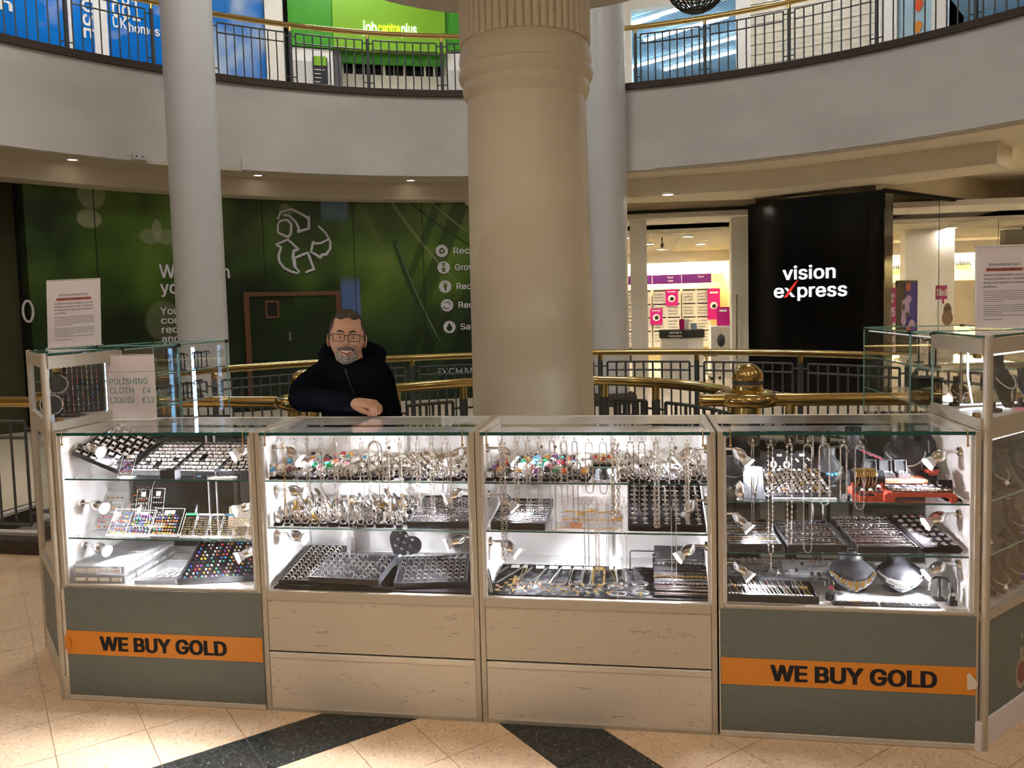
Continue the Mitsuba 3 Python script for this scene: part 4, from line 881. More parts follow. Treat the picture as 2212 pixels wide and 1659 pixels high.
# ------------------------------------------------------------------ suction hooks and hanging chains
cupv = revolve([(.0005, .004), (.004, .0038), (.009, .0025), (.0135, .0008), (.0145, 0)], 20, False)
group('suction_cup_group', cup=mikit.ply(xf(cupv, Rx(90)), 'acrylic', True), knob=mikit.ply(xf(cat(revolve([(.0032, .004), (.0036, .007), (.002, .009)], 10), xf(torus(.0042, .0009, 12, 4, 4.6), Tr(0, -.004, .0105) @ Ry(90))), Rx(-90)), 'acrylic_edge', True),
      rim=mikit.ply(xf(torus(.0143, .0005, 24, 4), Rx(90)), 'column_grey', True))
STYLE_WORD = {'snake': 'smooth thin silver chain', 'rope': 'silver rope chain', 'bead': 'silver bead chain', 'curb': 'chunky silver curb chain', 'cable': 'silver cable chain', 'flat': 'flat silver chain', 'station': 'silver chain with spaced beads'}
def hang(i, n, x, zt, zb, w, style, s=1.0, m='silver', where='along the top of', cup=1.0, y=.021, extra=None, word=None):
    which = f'{ORD[n]} from the left {where} the {ORD[i]} case'
    inst(uniq('suction_hook'), 'suction_cup_group', Tr(x, .0075, zt) @ Sc(cup), f'clear suction hook, {which}', 'hook')
    t = thing('necklace', f"{word or STYLE_WORD[style]} on the suction hook, {which}", 'necklace')
    part(t, 'chain', chain(loop(x, zt - .010, zb, w, y), style, s), m, style in ('snake', 'rope', 'bead', 'station', 'flat'))
    if extra == 'tag': part(t, 'tag', xf(revolve([(.0058, 0), (.0058, .001)], 14), Tr(x + w * .5 + .003, y - .004, zt - .03) @ Rx(90)), 'silver_dark')
    elif extra == 'heart': part(t, 'charm', xf(revolve([(.006, 0), (.006, .0015)], 12), Tr(x + w * .6, y - .003, (zt * .45 + zb * .55)) @ Rx(90)), 'silver_dark')
    elif extra == 'name':
        part(t, 'pendant', cat(*[xf(cbox(-.004, .004, -.0012, .0012, -.008, .008, .001), Tr(x - .016 + .008 * q, y - .003, zb - .006 - (.003 if q % 2 else 0))) for q in range(5)]), 'rose_gold')
    elif extra == 'cross':
        part(t, 'pendant', cat(cbox(x - .0012, x + .0012, y - .002, y, zb - .05, zb - .002, .0004), cbox(x - .007, x + .007, y - .002, y, zb - .032, zb - .029, .0004)), 'silver')
    return t
C2 = [(.881, .971, .692, .006, 'rope', .8, 'gold', None), (.928, .974, .684, .006, 'snake', .8, 'silver', None), (.970, .973, .709, .009, 'cable', 1.0, 'silver', None), (1.021, .973, .713, .010, 'curb', .9, 'silver', None),
      (1.073, .973, .698, .012, 'curb', 1.15, 'silver', None), (1.119, .973, .539, .016, 'cable', .7, 'silver', 'heart'), (1.167, .973, .753, .012, 'rope', 1.0, 'silver', None), (1.215, .976, .741, .050, 'snake', 1.5, 'silver_dark', None),
      (1.261, .973, .714, .008, 'curb', .9, 'silver', 'tag'), (1.305, .973, .706, .008, 'curb', .9, 'silver', None), (1.367, .973, .723, .010, 'curb', 1.0, 'silver', None), (1.415, .973, .708, .010, 'curb', 1.0, 'silver', None), (1.465, .973, .741, .026, 'snake', 1.1, 'silver', None)]
for n, (x, zt, zb, w, st, s, m, ex) in enumerate(C2): hang(1, n, x, zt, zb, w, st, s, m, extra=ex, word='thin gold rope chain' if n == 0 else 'large oval loop of smooth silver chain' if n == 7 else None)
part('necklace_007', 'inner_loop', chain(loop(1.213, .962, .746, .030, .019), 'snake', 1.4), 'silver', True)
part('necklace_012', 'inner_loop', chain(loop(1.476, .960, .735, .012, .019), 'snake', .9), 'silver', True)
C3 = [(1.660, .971, .562, .013, 'curb', 1.5, 'silver', None), (1.706, .976, .717, .011, 'curb', 1.35, 'silver', None), (1.746, .977, .727, .011, 'curb', 1.1, 'silver', None), (1.785, .977, .729, .009, 'curb', 1.0, 'silver', 'tag'), (1.827, .977, .662, .016, 'cable', 1.1, 'silver_dark', 'tag'),
      (1.866, .977, .738, .019, 'curb', 1.1, 'silver', None), (1.902, .975, .692, .016, 'bead', 1.1, 'silver_dark', 'name'), (1.949, .972, .791, .023, 'snake', 1.3, 'silver', 'heart'), (1.995, .972, .789, .023, 'rope', 1.0, 'silver_dark', None), (2.035, .971, .717, .017, 'curb', 1.9, 'silver', None),
      (2.084, .974, .710, .020, 'station', 1.2, 'silver_dark', None), (2.121, .974, .726, .020, 'station', 1.1, 'silver_dark', None), (2.167, .974, .681, .012, 'curb', 1.3, 'silver', None), (2.218, .974, .786, .016, 'rope', .8, 'silver_dark', 'tag'), (2.265, .969, .698, .008, 'curb', 1.0, 'silver', None)]
for n, (x, zt, zb, w, st, s, m, ex) in enumerate(C3): hang(2, n, x, zt, zb, w, st, s, m, extra=ex, word='heavy wide silver curb chain' if n == 9 else 'beaded silver chain with a name pendant' if n == 6 else None)
for n, (x, zt, zb, w, st, s, m) in enumerate([(1.936, .767, .522, .013, 'cable', 1.1, 'silver_dark'), (1.971, .768, .521, .010, 'curb', 1.0, 'silver'), (2.005, .768, .530, .006, 'rope', .9, 'silver_dark'), (2.060, .767, .500, .013, 'cable', .7, 'silver'), (2.220, .760, .489, .015, 'rope', 1.0, 'silver')]):
    hang(2, n, x, zt, zb, w, st, s, m, where='in the lower row of', cup=1.15)
C4 = [(2.470, .968, .650, .006, 'bead', .9, 'silver_dark', None), (2.525, .966, .600, .013, 'station', 1.3, 'silver', 'cross'), (2.583, .968, .635, .014, 'station', 1.5, 'silver', None), (2.638, .966, .607, .024, 'station', .9, 'silver', None), (2.689, .969, .761, .030, 'bead', 1.5, 'silver', None), (2.746, .965, .772, .018, 'bead', 1.3, 'silver', 'tag'), (2.794, .964, .748, .026, 'bead', .95, 'silver', 'heart')]
for n, (x, zt, zb, w, st, s, m, ex) in enumerate(C4): hang(3, n, x, zt, zb, w, st, s, m, extra=ex, cup=1.12)

# ------------------------------------------------------------------ rings: one mesh of each kind, many copies
def ring_band(R=.0088, r=.0015, n=14, k=5): return xf(torus(R, r, n, k), Tr(0, 0, R + .006) @ Rx(90))
foot = xf(cat(cbox(-.0085, .0085, -.006, .006, 0, .0065, .001)), np.eye(4))
dome = revolve([(.0072, 0), (.0070, .0022), (.0050, .0042), (.0020, .0052), (.0003, .0054)], 12)
facet = revolve([(.0030, -.003), (.0070, .0008), (.0066, .0018), (.0038, .0032)], 8)
RING_B, RING_F = mikit.ply(ring_band(), 'silver', True), mikit.ply(foot, 'velvet')
for gname in GEMS:
    for kind, mesh, sm in (('dome', xf(dome, Tr(0, -.001, .0232) @ Rx(28) @ Sc(1, 1.2, 1)), True), ('cut', xf(facet, Tr(0, -.001, .0240) @ Rx(28)), False)):
        group(f'ring_{gname}_{kind}', band=RING_B, stone=mikit.ply(mesh, 'gem_' + gname, sm), foot=RING_F)
clus = cat(*[xf(ball(.0026, 1), Tr(.0052 * math.cos(q), .0052 * math.sin(q), 0)) for q in np.arange(6) * 1.047] + [xf(ball(.0034, 1), Tr(0, 0, .001))])
for m, nm in (('silver', 'silver'), ('gold', 'gold')):
    group(f'ring_cluster_{nm}', band=mikit.ply(ring_band(.0092, .0020), m, True), setting=mikit.ply(xf(clus, Tr(0, -.001, .0245) @ Rx(35)), m, True), foot=RING_F)
    group(f'ring_signet_{nm}', band=mikit.ply(ring_band(.0092, .0018), m, True), plate=mikit.ply(xf(cbox(-.007, .007, -.006, .006, 0, .0022, .0008), Tr(0, -.001, .0240) @ Rx(30)), m), foot=RING_F)
    group(f'ring_swirl_{nm}', band=mikit.ply(cat(ring_band(.0092, .0014), xf(torus(.0092, .0014, 14, 5), Tr(.001, .0, .0152) @ Rz(22) @ Rx(90)), xf(torus(.0092, .0014, 14, 5), Tr(-.001, 0, .0152) @ Rz(-22) @ Rx(90))), m, True), foot=RING_F)
    group(f'ring_leaf_{nm}', band=mikit.ply(ring_band(.0092, .0016), m, True), leaf=mikit.ply(xf(ball(1, 1), Tr(0, -.002, .0262) @ Rx(55) @ Rz(35) @ Sc(.0050, .0125, .0018)), m, True), foot=RING_F)
COLOURS = ['garnet', 'garnet', 'onyx', 'turquoise', 'sky', 'ruby', 'amber', 'coral', 'emerald', 'amethyst', 'pearl', 'pearl', 'clear', 'clear', 'clear', 'smoky', 'smoky', 'royal', 'pink', 'onyx']
def shelf_rings(case, x0, x1, y0, y1, z, nx, ny, chooser, lab, grp, drop=.03, size=1.5):
    for r_ in range(ny):
        for c_ in range(nx):
            if rng.random() < drop: continue
            x = x0 + (x1 - x0) * (c_ + .5 + .22 * (rng.random() - .5) + .25 * (r_ % 2)) / nx; y = y0 + (y1 - y0) * (r_ + .12 * rng.random()) / max(ny - 1, 1)
            gk = chooser(c_ / nx, r_ / ny)
            inst(uniq(grp.split()[0] + '_ring'), gk, Tr(x, y, z + .0005) @ Rz(rng.normal(0, 9)) @ Sc(size * (1 + .12 * rng.normal())), lab, 'ring', grp)
def gem_choice(u, v):
    if rng.random() < .55 + .45 * (u < .5) - (.9 if u > .62 else 0): return f"ring_{COLOURS[rng.integers(len(COLOURS))]}_{'dome' if rng.random() < .7 else 'cut'}"
    return ('ring_clear_cut', 'ring_cluster_silver', 'ring_swirl_silver', 'ring_clear_dome')[rng.integers(4)]
def silver_choice(u, v): return ('ring_clear_cut', 'ring_cluster_silver', 'ring_swirl_silver', 'ring_signet_silver', 'ring_leaf_silver')[rng.integers(5)]
def fancy_choice(u, v):
    m = 'gold' if rng.random() < .12 else 'silver'
    return ('ring_cluster_', 'ring_swirl_', 'ring_leaf_', 'ring_leaf_', 'ring_signet_')[rng.integers(5)] + m
shelf_rings(1, .815, 1.245, .042, .318, .825, 14, 9, gem_choice, 'silver ring with a coloured stone on the left of the top shelf of the second case', 'stone rings on the top shelf of the second case')
shelf_rings(1, 1.245, 1.548, .042, .318, .825, 10, 9, silver_choice, 'silver ring on the right of the top shelf of the second case', 'silver rings on the top shelf of the second case')
shelf_rings(1, .822, 1.300, .045, .315, .657, 14, 8, fancy_choice, 'ornate silver or gold ring standing on the middle shelf of the second case', 'ornate rings on the middle shelf of the second case', .05, 1.6)
shelf_rings(2, 1.598, 1.945, .042, .318, .825, 11, 9, lambda u, v: gem_choice(u * .55, v), 'silver ring with a coloured stone on the left of the top shelf of the third case', 'stone rings on the top shelf of the third case')
shelf_rings(2, 2.045, 2.335, .042, .318, .825, 9, 8, silver_choice, 'silver ring on the right of the top shelf of the third case', 'silver rings on the top shelf of the third case')

# ------------------------------------------------------------------ trays
def tray(label, M, w, d, h=.018, rim=.006, m='leather', pad='velvet', name='jewellery_tray', cat_='tray'):
    t = thing(name, label, cat_)
    part(t, 'rim', xf(cat(cbox(0, w, 0, rim, 0, h, .001), cbox(0, w, d - rim, d, 0, h, .001), cbox(0, rim, rim, d - rim, 0, h, .001), cbox(w - rim, w, rim, d - rim, 0, h, .001), box(rim, w - rim, rim, d - rim, 0, h * .35)), M), m)
    part(t, 'pad', xf(cbox(rim, w - rim, rim, d - rim, h * .35, h * .62, .001), M), pad)
    return t, h * .62
def place(x, y, z, rz=0, tilt=0): return Tr(x, y, z) @ Rz(rz) @ Rx(tilt)
# first case, top shelf: four trays of rings with white price tags
tagm = xf(cbox(-.0095, .0095, -.0055, .0055, 0, .0008, .0003), Tr(0, -.006, .004) @ Rx(38))
group('tagged_ring', band=mikit.ply(xf(torus(.0080, .0013, 14, 5), Tr(0, .004, .0062) @ Rx(72)), 'silver', True), price_tag=mikit.ply(tagm, 'paper'))
P0, P1, P2 = np.array([.209, .066, .840]), np.array([.034, .052, .915]), np.array([.200, .305, .905])
ux = (P0 - P1) / np.linalg.norm(P0 - P1); vy = (P2 - P0) - ux * ((P2 - P0) @ ux); vy /= np.linalg.norm(vy)
for q, (M, w, d, nx, ny, lab) in enumerate(((basis(P1 - np.cross(ux, vy) * .008, ux, vy), .19, .27, 6, 8, 'black tray of price-tagged rings leaning on the left wall of the first case'), (place(.243, .085, .8265, -2, 17), .168, .235, 7, 8, 'second black tray of price-tagged rings on the top shelf of the first case'),
                                          (place(.419, .085, .8265, -2, 17), .168, .235, 7, 8, 'third black tray of price-tagged rings on the top shelf of the first case'), (place(.596, .088, .8265, 5, 17), .160, .235, 6, 8, 'rightmost black tray of price-tagged rings on the top shelf of the first case'))):
    _, zt = tray(lab, M, w, d)
    for r_ in range(ny):
        for c_ in range(nx):
            if rng.random() < .07: continue
            inst(uniq('tagged_ring'), 'tagged_ring', M @ Tr(w * (c_ + .5 + .25 * (r_ % 2)) / (nx + .3), d * (r_ + .55) / (ny + .2), zt) @ Rz(rng.normal(0, 8)), f'silver ring with a white price tag in the {lab.split(" of price")[0]} of the first case', 'ring', 'price-tagged rings in ' + ('the leaning tray', 'the second tray', 'the third tray', 'the rightmost tray')[q])
b_ = thing('small_box', 'small open black box at the front of the top shelf of the first case', 'box')
part(b_, 'sides', cat(box(.402, .460, .028, .031, .8255, .858), box(.402, .460, .062, .065, .8255, .858), box(.402, .405, .028, .065, .8255, .858), box(.457, .460, .028, .065, .8255, .858)), 'charcoal')
stv = cat(ball(.0034, 1, (0, -.0018, 0)))
for gname in GEMS: group(f'stud_{gname}', **{'': None} if False else {'ball': mikit.ply(stv, 'gem_' + gname, True)})
group('stud_gold', ball=mikit.ply(xf(stv, Sc(.8)), 'gold', True))
STUDC = ['clear', 'pearl', 'ruby', 'sky', 'turquoise', 'amber', 'coral', 'emerald', 'amethyst', 'pink', 'royal', 'yellow', 'onyx', 'clear', 'pink', 'royal']
def acrylic_board(lab, x0, x1, z0, z1, y0, y1, round_=False, foot=.03):
    """A leaning clear sheet on a foot, with bright edges; returns its frame (x along, y up the sheet)."""
    t = thing('acrylic_stand', lab, 'stand')
    o = np.array([x0, y0, z0]); up = np.array([0, y1 - y0, z1 - z0]); H = np.linalg.norm(up); up /= H
    M = basis(o, (1, 0, 0), up); w = x1 - x0
    part(t, 'sheet', xf((np.array([[0, 0, 0], [w, 0, 0], [w, H, 0], [0, H, 0.0]]), np.array([[0, 1, 2], [0, 2, 3]])), M), 'acrylic')
    part(t, 'edges', xf(cat(box(0, .0016, 0, H, -.001, .001), box(w - .0016, w, 0, H, -.001, .001), box(0, w, H - .0016, H, -.001, .001)), M), 'acrylic_edge')
    part(t, 'foot', cat(box(x0, x1, y0 - .002, y0 + foot, z0, z0 + .003)), 'frost')
    return t, M, w, H
def studs(M, w, H, nx, ny, lab, grp, cols, u0=.12, v0=.12, v1=.85, size=1.0, each=None):
    for r_ in range(ny):
        c0 = cols[rng.integers(len(cols))]
        for c_ in range(nx):
            c = c0 if rng.random() < .55 else cols[rng.integers(len(cols))]
            if rng.random() < .05: continue
            inst(uniq('stud_earring'), 'stud_' + c, M @ Tr(w * (u0 + (1 - 2 * u0) * (c_ + .5) / nx), H * (v0 + (v1 - v0) * r_ / max(ny - 1, 1)), .002) @ Rx(90) @ Sc(size), lab, 'earring', grp)
t, M, w, H = acrylic_board('small round-topped acrylic stand with coloured studs at the front of the first case top shelf', .228, .283, .8262, .905, .034, .075)
part(t, 'label', xf(box(.018, .036, H * .84, H * .97, .001, .002), M), 'paper')
studs(M, w, H, 5, 6, 'tiny coloured stud on the small round-topped acrylic stand', 'studs on the small acrylic stand', ['ruby', 'pink', 'sky', 'amethyst', 'garnet', 'clear'], v0=.2, v1=.75, size=.85)
st_ = thing('stud_strip', 'white strip of dark studs lying at the front right of the first case top shelf', 'strip')
part(st_, 'card', xf(box(0, .10, 0, .022, 0, .0025), place(.585, .03, .826, 14)), 'paper')
part(st_, 'studs', cat(*[xf(ball(.0025, 1), place(.585, .03, .826, 14) @ Tr(.01 + .0065 * c_, .006 + .008 * r_, .0035)) for c_ in range(13) for r_ in range(2)]), 'gem_smoky', True, kind='stuff')
# first case, middle shelf: clear stands of studs
for q, (x0, x1, z1, y0, y1, nx, ny, cols, lab) in enumerate((
        (.060, .150, .735, .10, .20, 7, 7, ['smoky', 'clear', 'amber', 'ruby'], 'acrylic stand of studs nearest the left wall of the first case middle shelf'),
        (.120, .215, .765, .16, .28, 8, 9, ['smoky', 'clear', 'coral', 'smoky'], 'tall curved acrylic stand of dark bars at the back left of the first case middle shelf'),
        (.155, .245, .690, .05, .12, 7, 6, ['amber', 'royal', 'clear', 'coral', 'garnet'], 'low acrylic stand of orange and blue studs in front on the first case middle shelf'))):
    t, M, w, H = acrylic_board(lab, x0, x1, .606, z1, y0, y1)
    studs(M, w, H, nx, ny, 'small stud on the ' + lab, 'studs on acrylic stand ' + ORD[q], cols)
for q, (x0, x1, z1, y0, y1, nx, ny, lab) in enumerate(((.185, .240, .745, .17, .21, 4, 6, 'narrow tall acrylic card of studs, left of two, in the first case'), (.248, .303, .750, .17, .21, 4, 6, 'narrow tall acrylic card of studs, right of two, in the first case'),
                                                   (.232, .330, .690, .045, .11, 6, 7, 'wide acrylic card of bright coloured studs in the middle of the first case'), (.318, .438, .695, .055, .12, 8, 7, 'widest acrylic card of pink and gold studs in the middle of the first case'))):
    t, M, w, H = acrylic_board(lab, x0, x1, .606, z1, y0, y1)
    part(t, 'label', xf(box(w * .35, w * .7, H * .80, H * .92, .001, .002), M), 'paper')
    studs(M, w, H, nx, ny, 'coloured stud on the ' + lab, 'studs on the ' + lab[:32], STUDC if q > 1 else ['clear', 'clear', 'pink', 'smoky'], v1=.76, size=1.1 if q > 1 else .8)
gs = []
for q in range(6):
    x0 = .452 + .052 * q
    t, M, w, H = acrylic_board(f'{ORD[q]} from the left of six narrow acrylic holders of gold studs in the first case', x0, x0 + .048, .606, .682, .045, .10)
    part(t, 'label', xf(box(.004, .044, H * .92, H * .99, .001, .002), M), ('gem_emerald', 'paper', 'paper', 'gem_sky', 'paper', 'gem_amber')[q])
    for r_ in range(9):
        for c_ in range(6):
            if rng.random() < .9: gs.append(xf(ball(.0021, 1), M @ Tr(.006 + .0072 * c_, H * (.08 + .09 * r_), .003)))
solo('gold_studs', cat(*gs), 'gold', 'many tiny gold studs in rows on the six narrow acrylic holders of the first case', 'studs', smooth=True, kind='stuff')
solo('cardboard_piece', xf(cbox(0, .20, 0, .006, 0, .075, .001), place(.56, .20, .606, 3, -12)), 'soffit_beige', 'piece of brown cardboard behind the acrylic holders in the first case', 'cardboard')
# first case, floor: frosted boxes, a clear tray of tags, the big tray of coloured studs
for q, (z, lab) in enumerate(((.4370, 'lower frosted plastic box of a stack of two on the floor of the first case'), (.4705, 'upper frosted plastic box of a stack of two on the floor of the first case'))):
    t = thing('plastic_box', lab, 'box')
    M = place(.040, .012, z, 2)
    part(t, 'shell', xf(cbox(0, .205, 0, .34, 0, .032, .002), M), 'frost')
    part(t, 'slots', xf(cat(*[box(.012 + .047 * c_, .050 + .047 * c_, -.002, -.0005, .010, .022) for c_ in range(4)], *[box(.2055, .207, .015 + .055 * c_, .060 + .055 * c_, .010, .022) for c_ in range(6)]), M), 'laminate')
    part(t, 'tags', xf(cat(*[box(.10 + .02 * c_, .114 + .02 * c_, .05 + .06 * r_, .06 + .06 * r_, .033, .0335) for c_ in range(4) for r_ in range(3) if q]) if q else cat(box(.01, .03, .01, .02, .0325, .033)), M), 'paper')
t = thing('tag_tray', 'low clear tray with white price tags on the floor of the first case', 'tray')
part(t, 'shell', xf(cat(box(0, .15, 0, .24, 0, .002), box(0, .15, 0, .002, 0, .015), box(0, .15, .238, .24, 0, .015)), place(.285, .015, .4372, 6)), 'frost')
part(t, 'tags', xf(cat(*[xf(cbox(-.009, .009, -.0055, .0055, 0, .001, .0003), Tr(.035 + .027 * c_ + .006 * r_, .07 + .028 * r_, .006) @ Rx(20)) for c_ in range(4) for r_ in range(4)]), place(.285, .015, .4372, 6)), 'paper')
M = place(.452, .022, .4375, 14, 12)
_, zt = tray('large black tray of rows of coloured stud earrings on the floor of the first case', M, .31, .31, .024)
for r_ in range(11):
    for c_ in range(15):
        c = STUDC[rng.integers(len(STUDC))]
        inst(uniq('ball_stud'), 'stud_' + c, M @ Tr(.020 + .0188 * c_ + (.005 if c_ % 2 else 0), .022 + .0265 * r_, zt + .003) @ Sc(1.25), 'coloured ball stud earring in the large black tray on the floor of the first case', 'earring', 'ball studs in the large black tray')
# second case: tray of silver chains, ring trays, heart, bag
def bracelets(M, w, d, z, n, lab, styles, mats=('silver',), y0=.10, y1=.92, wav=.0012, s0=1.0, xin=.03):
    for q in range(n):
        y = d * (y0 + (y1 - y0) * q / max(n - 1, 1))
        xs = np.linspace(w * xin, w * (1 - xin) - .02 * w * rng.random(), 26)
        P = np.stack([xs, y + wav * np.sin(xs * 60 + rng.random() * 6), np.full(26, z + .0025 * s0)], 1)
        t = thing('bracelet', f'{ORD[q] if q < 16 else "another"} bracelet from the front {lab}', 'bracelet')
        st, m = styles[q % len(styles)], mats[q % len(mats)]
        part(t, 'chain', xf(chain(P, st, s0 * (1 + .25 * rng.random())), M), m, st in ('snake', 'rope', 'bead', 'station', 'flat'))
        part(t, 'clasp', xf(torus(.0032, .0008, 10, 4), M @ Tr(xs[-1] + .004, P[-1, 1], z + .002)), m, True)
M = place(1.318, .032, .6578, 3, 4)
tray('black tray of silver chain bracelets at the right of the second case middle shelf', M, .225, .30, .026)
bracelets(M, .225, .30, .017, 13, 'in the black tray on the middle shelf of the second case', ('curb', 'flat', 'bead', 'rope', 'curb'), ('silver',), s0=1.5)
solo('black_cloth', cat(xf(box(0, .72, .0, .36, 0, .006), place(.823, .018, .4368)), xf(box(0, .40, -.004, .002, 0, .016), place(.86, .018, .4368))), 'velvet', 'black cloth spread on the floor of the second case', 'cloth')
group('band_ring', band=mikit.ply(xf(torus(.0085, .0021, 16, 6), Tr(0, 0, .0035) @ Rz(18) @ Rx(82)), 'silver', True))
group('band_ring_gold', band=mikit.ply(xf(torus(.0085, .0021, 16, 6), Tr(0, 0, .0035) @ Rz(18) @ Rx(82)), 'gem_pearl', True))
for M, w, d, nx, ny, gk, lab, skip in ((place(.835, .035, .4430, 1, 7), .150, .30, 5, 12, 'band_ring_gold', 'left black tray of cream band rings on the floor of the second case', 0), (place(.955, .022, .4620, -3, 8), .262, .20, 10, 7, 'band_ring', 'middle black tray of band rings, lying on top of the left tray in the second case', .12), (place(1.262, .030, .4450, 9, 9), .255, .20, 11, 6, 'band_ring', 'right black tray of band rings on the floor of the second case', .22)):
    _, zt = tray(lab, M, w, d, .022)
    for r_ in range(ny):
        for c_ in range(nx):
            if rng.random() < skip: continue
            inst(uniq('band_ring'), gk, M @ Tr(w * (c_ + .75) / (nx + .6), d * (r_ + .8) / (ny + .6), zt) @ Rz(rng.normal(0, 4)), 'band ring standing in the ' + lab.split(' of ')[0] + ' on the floor of the second case', 'ring', 'band rings in the ' + lab.split(' of ')[0])
hh = [(16 * math.sin(q) ** 3, 13 * math.cos(q) - 5 * math.cos(2 * q) - 2 * math.cos(3 * q) - math.cos(4 * q)) for q in np.linspace(0, 2 * math.pi, 60, endpoint=False)]
heart = sg.Polygon(hh).buffer(1.2)
t = thing('heart_stand', 'black velvet heart stand with nine small silver earrings in the second case', 'stand')
MH = Tr(1.232, .262, .530) @ Rz(8) @ Rx(72) @ Rz(-30) @ Sc(.0037, .0037, 1)
part(t, 'heart', xf(extrude(heart, -.006, .006), MH), 'velvet')
part(t, 'foot', cbox(1.165, 1.215, .235, .30, .443, .455, .002), 'velvet')
for r_ in range(3):
    for c_ in range(3):
        inst(uniq('heart_earring'), 'ring_cluster_silver', MH @ Tr(-9 + 7.2 * c_ + 1.2 * r_, 9 - 6.5 * r_, .004) @ Sc(270, 270, 1) @ Tr(0, 0, -.012) @ Sc(.8), 'small silver cluster earring on the black heart stand', 'earring', 'earrings on the heart stand')
pts = np.stack([np.linspace(1.19, 1.475, 40), .24 + .02 * np.linspace(0, 1, 40), .478 + 0 * np.linspace(0, 1, 40)], 1)
v, f = tube(pts, .020 + .003 * np.sin(np.arange(40) * 1.7), 18, ell=.8)
v = v + .008 * (meshkit.noise(v * 95) - .5)[:, None] * np.array([.3, 1, 1])
solo('plastic_bag', (v, f), 'frost', 'crinkled clear plastic bag behind the right ring tray in the second case', 'bag')
# third case
bx = thing('ring_box', 'black box with a glass lid among the rings on the third case top shelf', 'box')
part(bx, 'base', loft([(1.995, .115, .826, .044, .050), (1.995, .115, .862, .036, .042)], 4), 'leather')
part(bx, 'glass_tray', box(1.958, 2.032, .075, .16, .863, .868), 'glass_edge_pale')
for q in range(10): inst(uniq('box_ring'), ('ring_swirl_silver', 'ring_leaf_gold', 'ring_garnet_dome')[q % 3], Tr(1.965 + .015 * (q % 5), .09 + .03 * (q // 5), .868) @ Sc(1.1), 'ring on the black box in the middle of the third case top shelf', 'ring', 'rings on the black box')
M = place(1.612, .026, .6608, 0, 4)
tray('black tray of silver bracelets at the left of the third case middle shelf', M, .186, .27, .026)
bracelets(M, .186, .27, .017, 11, 'in the black tray on the middle shelf of the third case', ('flat', 'curb', 'bead', 'rope'), ('silver',), s0=1.5)
sl_ = thing('turquoise_slide', 'turquoise and silver slide lying on the left bracelet tray of the third case', 'slide')
part(sl_, 'stone', xf(cat(cbox(.065, .09, .10, .112, .020, .026, .002), cbox(.108, .135, .10, .112, .020, .026, .002)), M), 'gem_turquoise')
part(sl_, 'bar', xf(cbox(.088, .110, .098, .114, .020, .027, .002), M), 'silver')
for q in range(11):
    P = np.stack([np.linspace(1.83 + .01 * (q % 3), 2.055 - .02 * rng.random(), 30), .05 + .022 * q + .004 * np.sin(np.linspace(0, 7 + q, 30)), np.full(30, .6645)], 1)
    t = thing('bracelet', f'{ORD[q]} loose silver chain from the front in the middle of the third case middle shelf', 'bracelet')
    st = ('rope', 'curb', 'flat', 'station')[q % 4]
    part(t, 'chain', chain(P, st, 1.3), 'silver' if q % 5 else 'gold', st != 'curb')
for q, (x, y) in enumerate(((1.905, .20), (1.945, .25), (2.035, .15))):
    t = thing('gold_bow', f'{ORD[q]} small gold bow brooch from the left on the third case middle shelf', 'brooch')
    part(t, 'loops', cat(*[xf(ball(1, 1), Tr(x + sx * .010, y, .675) @ Rz(sx * 25) @ Sc(.010, .005, .008)) for sx in (-1, 1)]), 'gold', True)
    part(t, 'knot', ball(.0045, 1, (x, y, .675)), 'gold', True)
crossm = lambda s: cat(cbox(-.0022 * s, .0022 * s, -.012 * s, .010 * s, 0, .0016, .0005), cbox(-.0085 * s, .0085 * s, .001 * s, .0045 * s, 0, .0016, .0005), xf(torus(.0022 * s, .0006 * s, 10, 4), Tr(0, .0125 * s, .0008)))
for m in ('silver', 'gold', 'rose_gold'): group('cross_' + m, cross=mikit.ply(crossm(1.0), m))
group('cross_tagged', cross=mikit.ply(xf(crossm(1.15), Tr(0, .002, .002)), 'silver'), price_tag=mikit.ply(cbox(-.009, .009, -.017, -.011, 0, .001, .0003), 'paper'))
MB = place(2.072, .030, .6615, 0, 17)
cb = thing('cross_board', 'black board of tagged silver cross pendants at the right of the third case middle shelf', 'board')
part(cb, 'board', xf(cbox(0, .252, 0, .30, 0, .022, .004), MB), 'velvet')
for r_ in range(8):
    for c_ in range(7):
        inst(uniq('cross_pendant'), 'cross_tagged', MB @ Tr(.022 + .035 * c_, .030 + .030 * r_ + .003 * r_ * .4, .0225) @ Rz(rng.normal(0, 6)) @ Sc(.85 + .07 * r_), 'tagged silver cross pendant on the black board of the third case', 'pendant', 'crosses on the black board')
v, f = box(0, 1, 0, 1, 0, 1)
gx, gy = np.meshgrid(np.linspace(1.598, 2.335, 60), np.linspace(.018, .335, 30)); 
fur = np.stack([gx, gy, .4405 + .004 * meshkit.noise(np.stack([gx * 160, gy * 160, gx * 0], -1)) + .03 * np.clip((.13 - np.abs(gx - 2.10)) / .13, 0, 1) * np.clip((gy - .12) / .1, 0, 1) * np.clip((.30 - gy) / .06, 0, 1)], -1).reshape(-1, 3)
qi = np.arange(29)[:, None] * 60 + np.arange(59)[None]; qi = qi.ravel()
FurF = np.vstack([np.stack([qi, qi + 1, qi + 61], 1), np.stack([qi, qi + 61, qi + 60], 1)])
def furz(x, y):
    return .444 + .03 * max(0, min(1, (.13 - abs(x - 2.10)) / .13)) * max(0, min(1, (y - .12) / .1)) * max(0, min(1, (.30 - y) / .06))
matte('fur', proc(lambda p, n, uv: mix((.010, .010, .011), (.06, .06, .065), smoothstep(.5, .75, noise(p.x * 60, p.y * 60, 1.0) * .6 + noise(p.x * 400, p.y * 400, 3.0) * .4))))
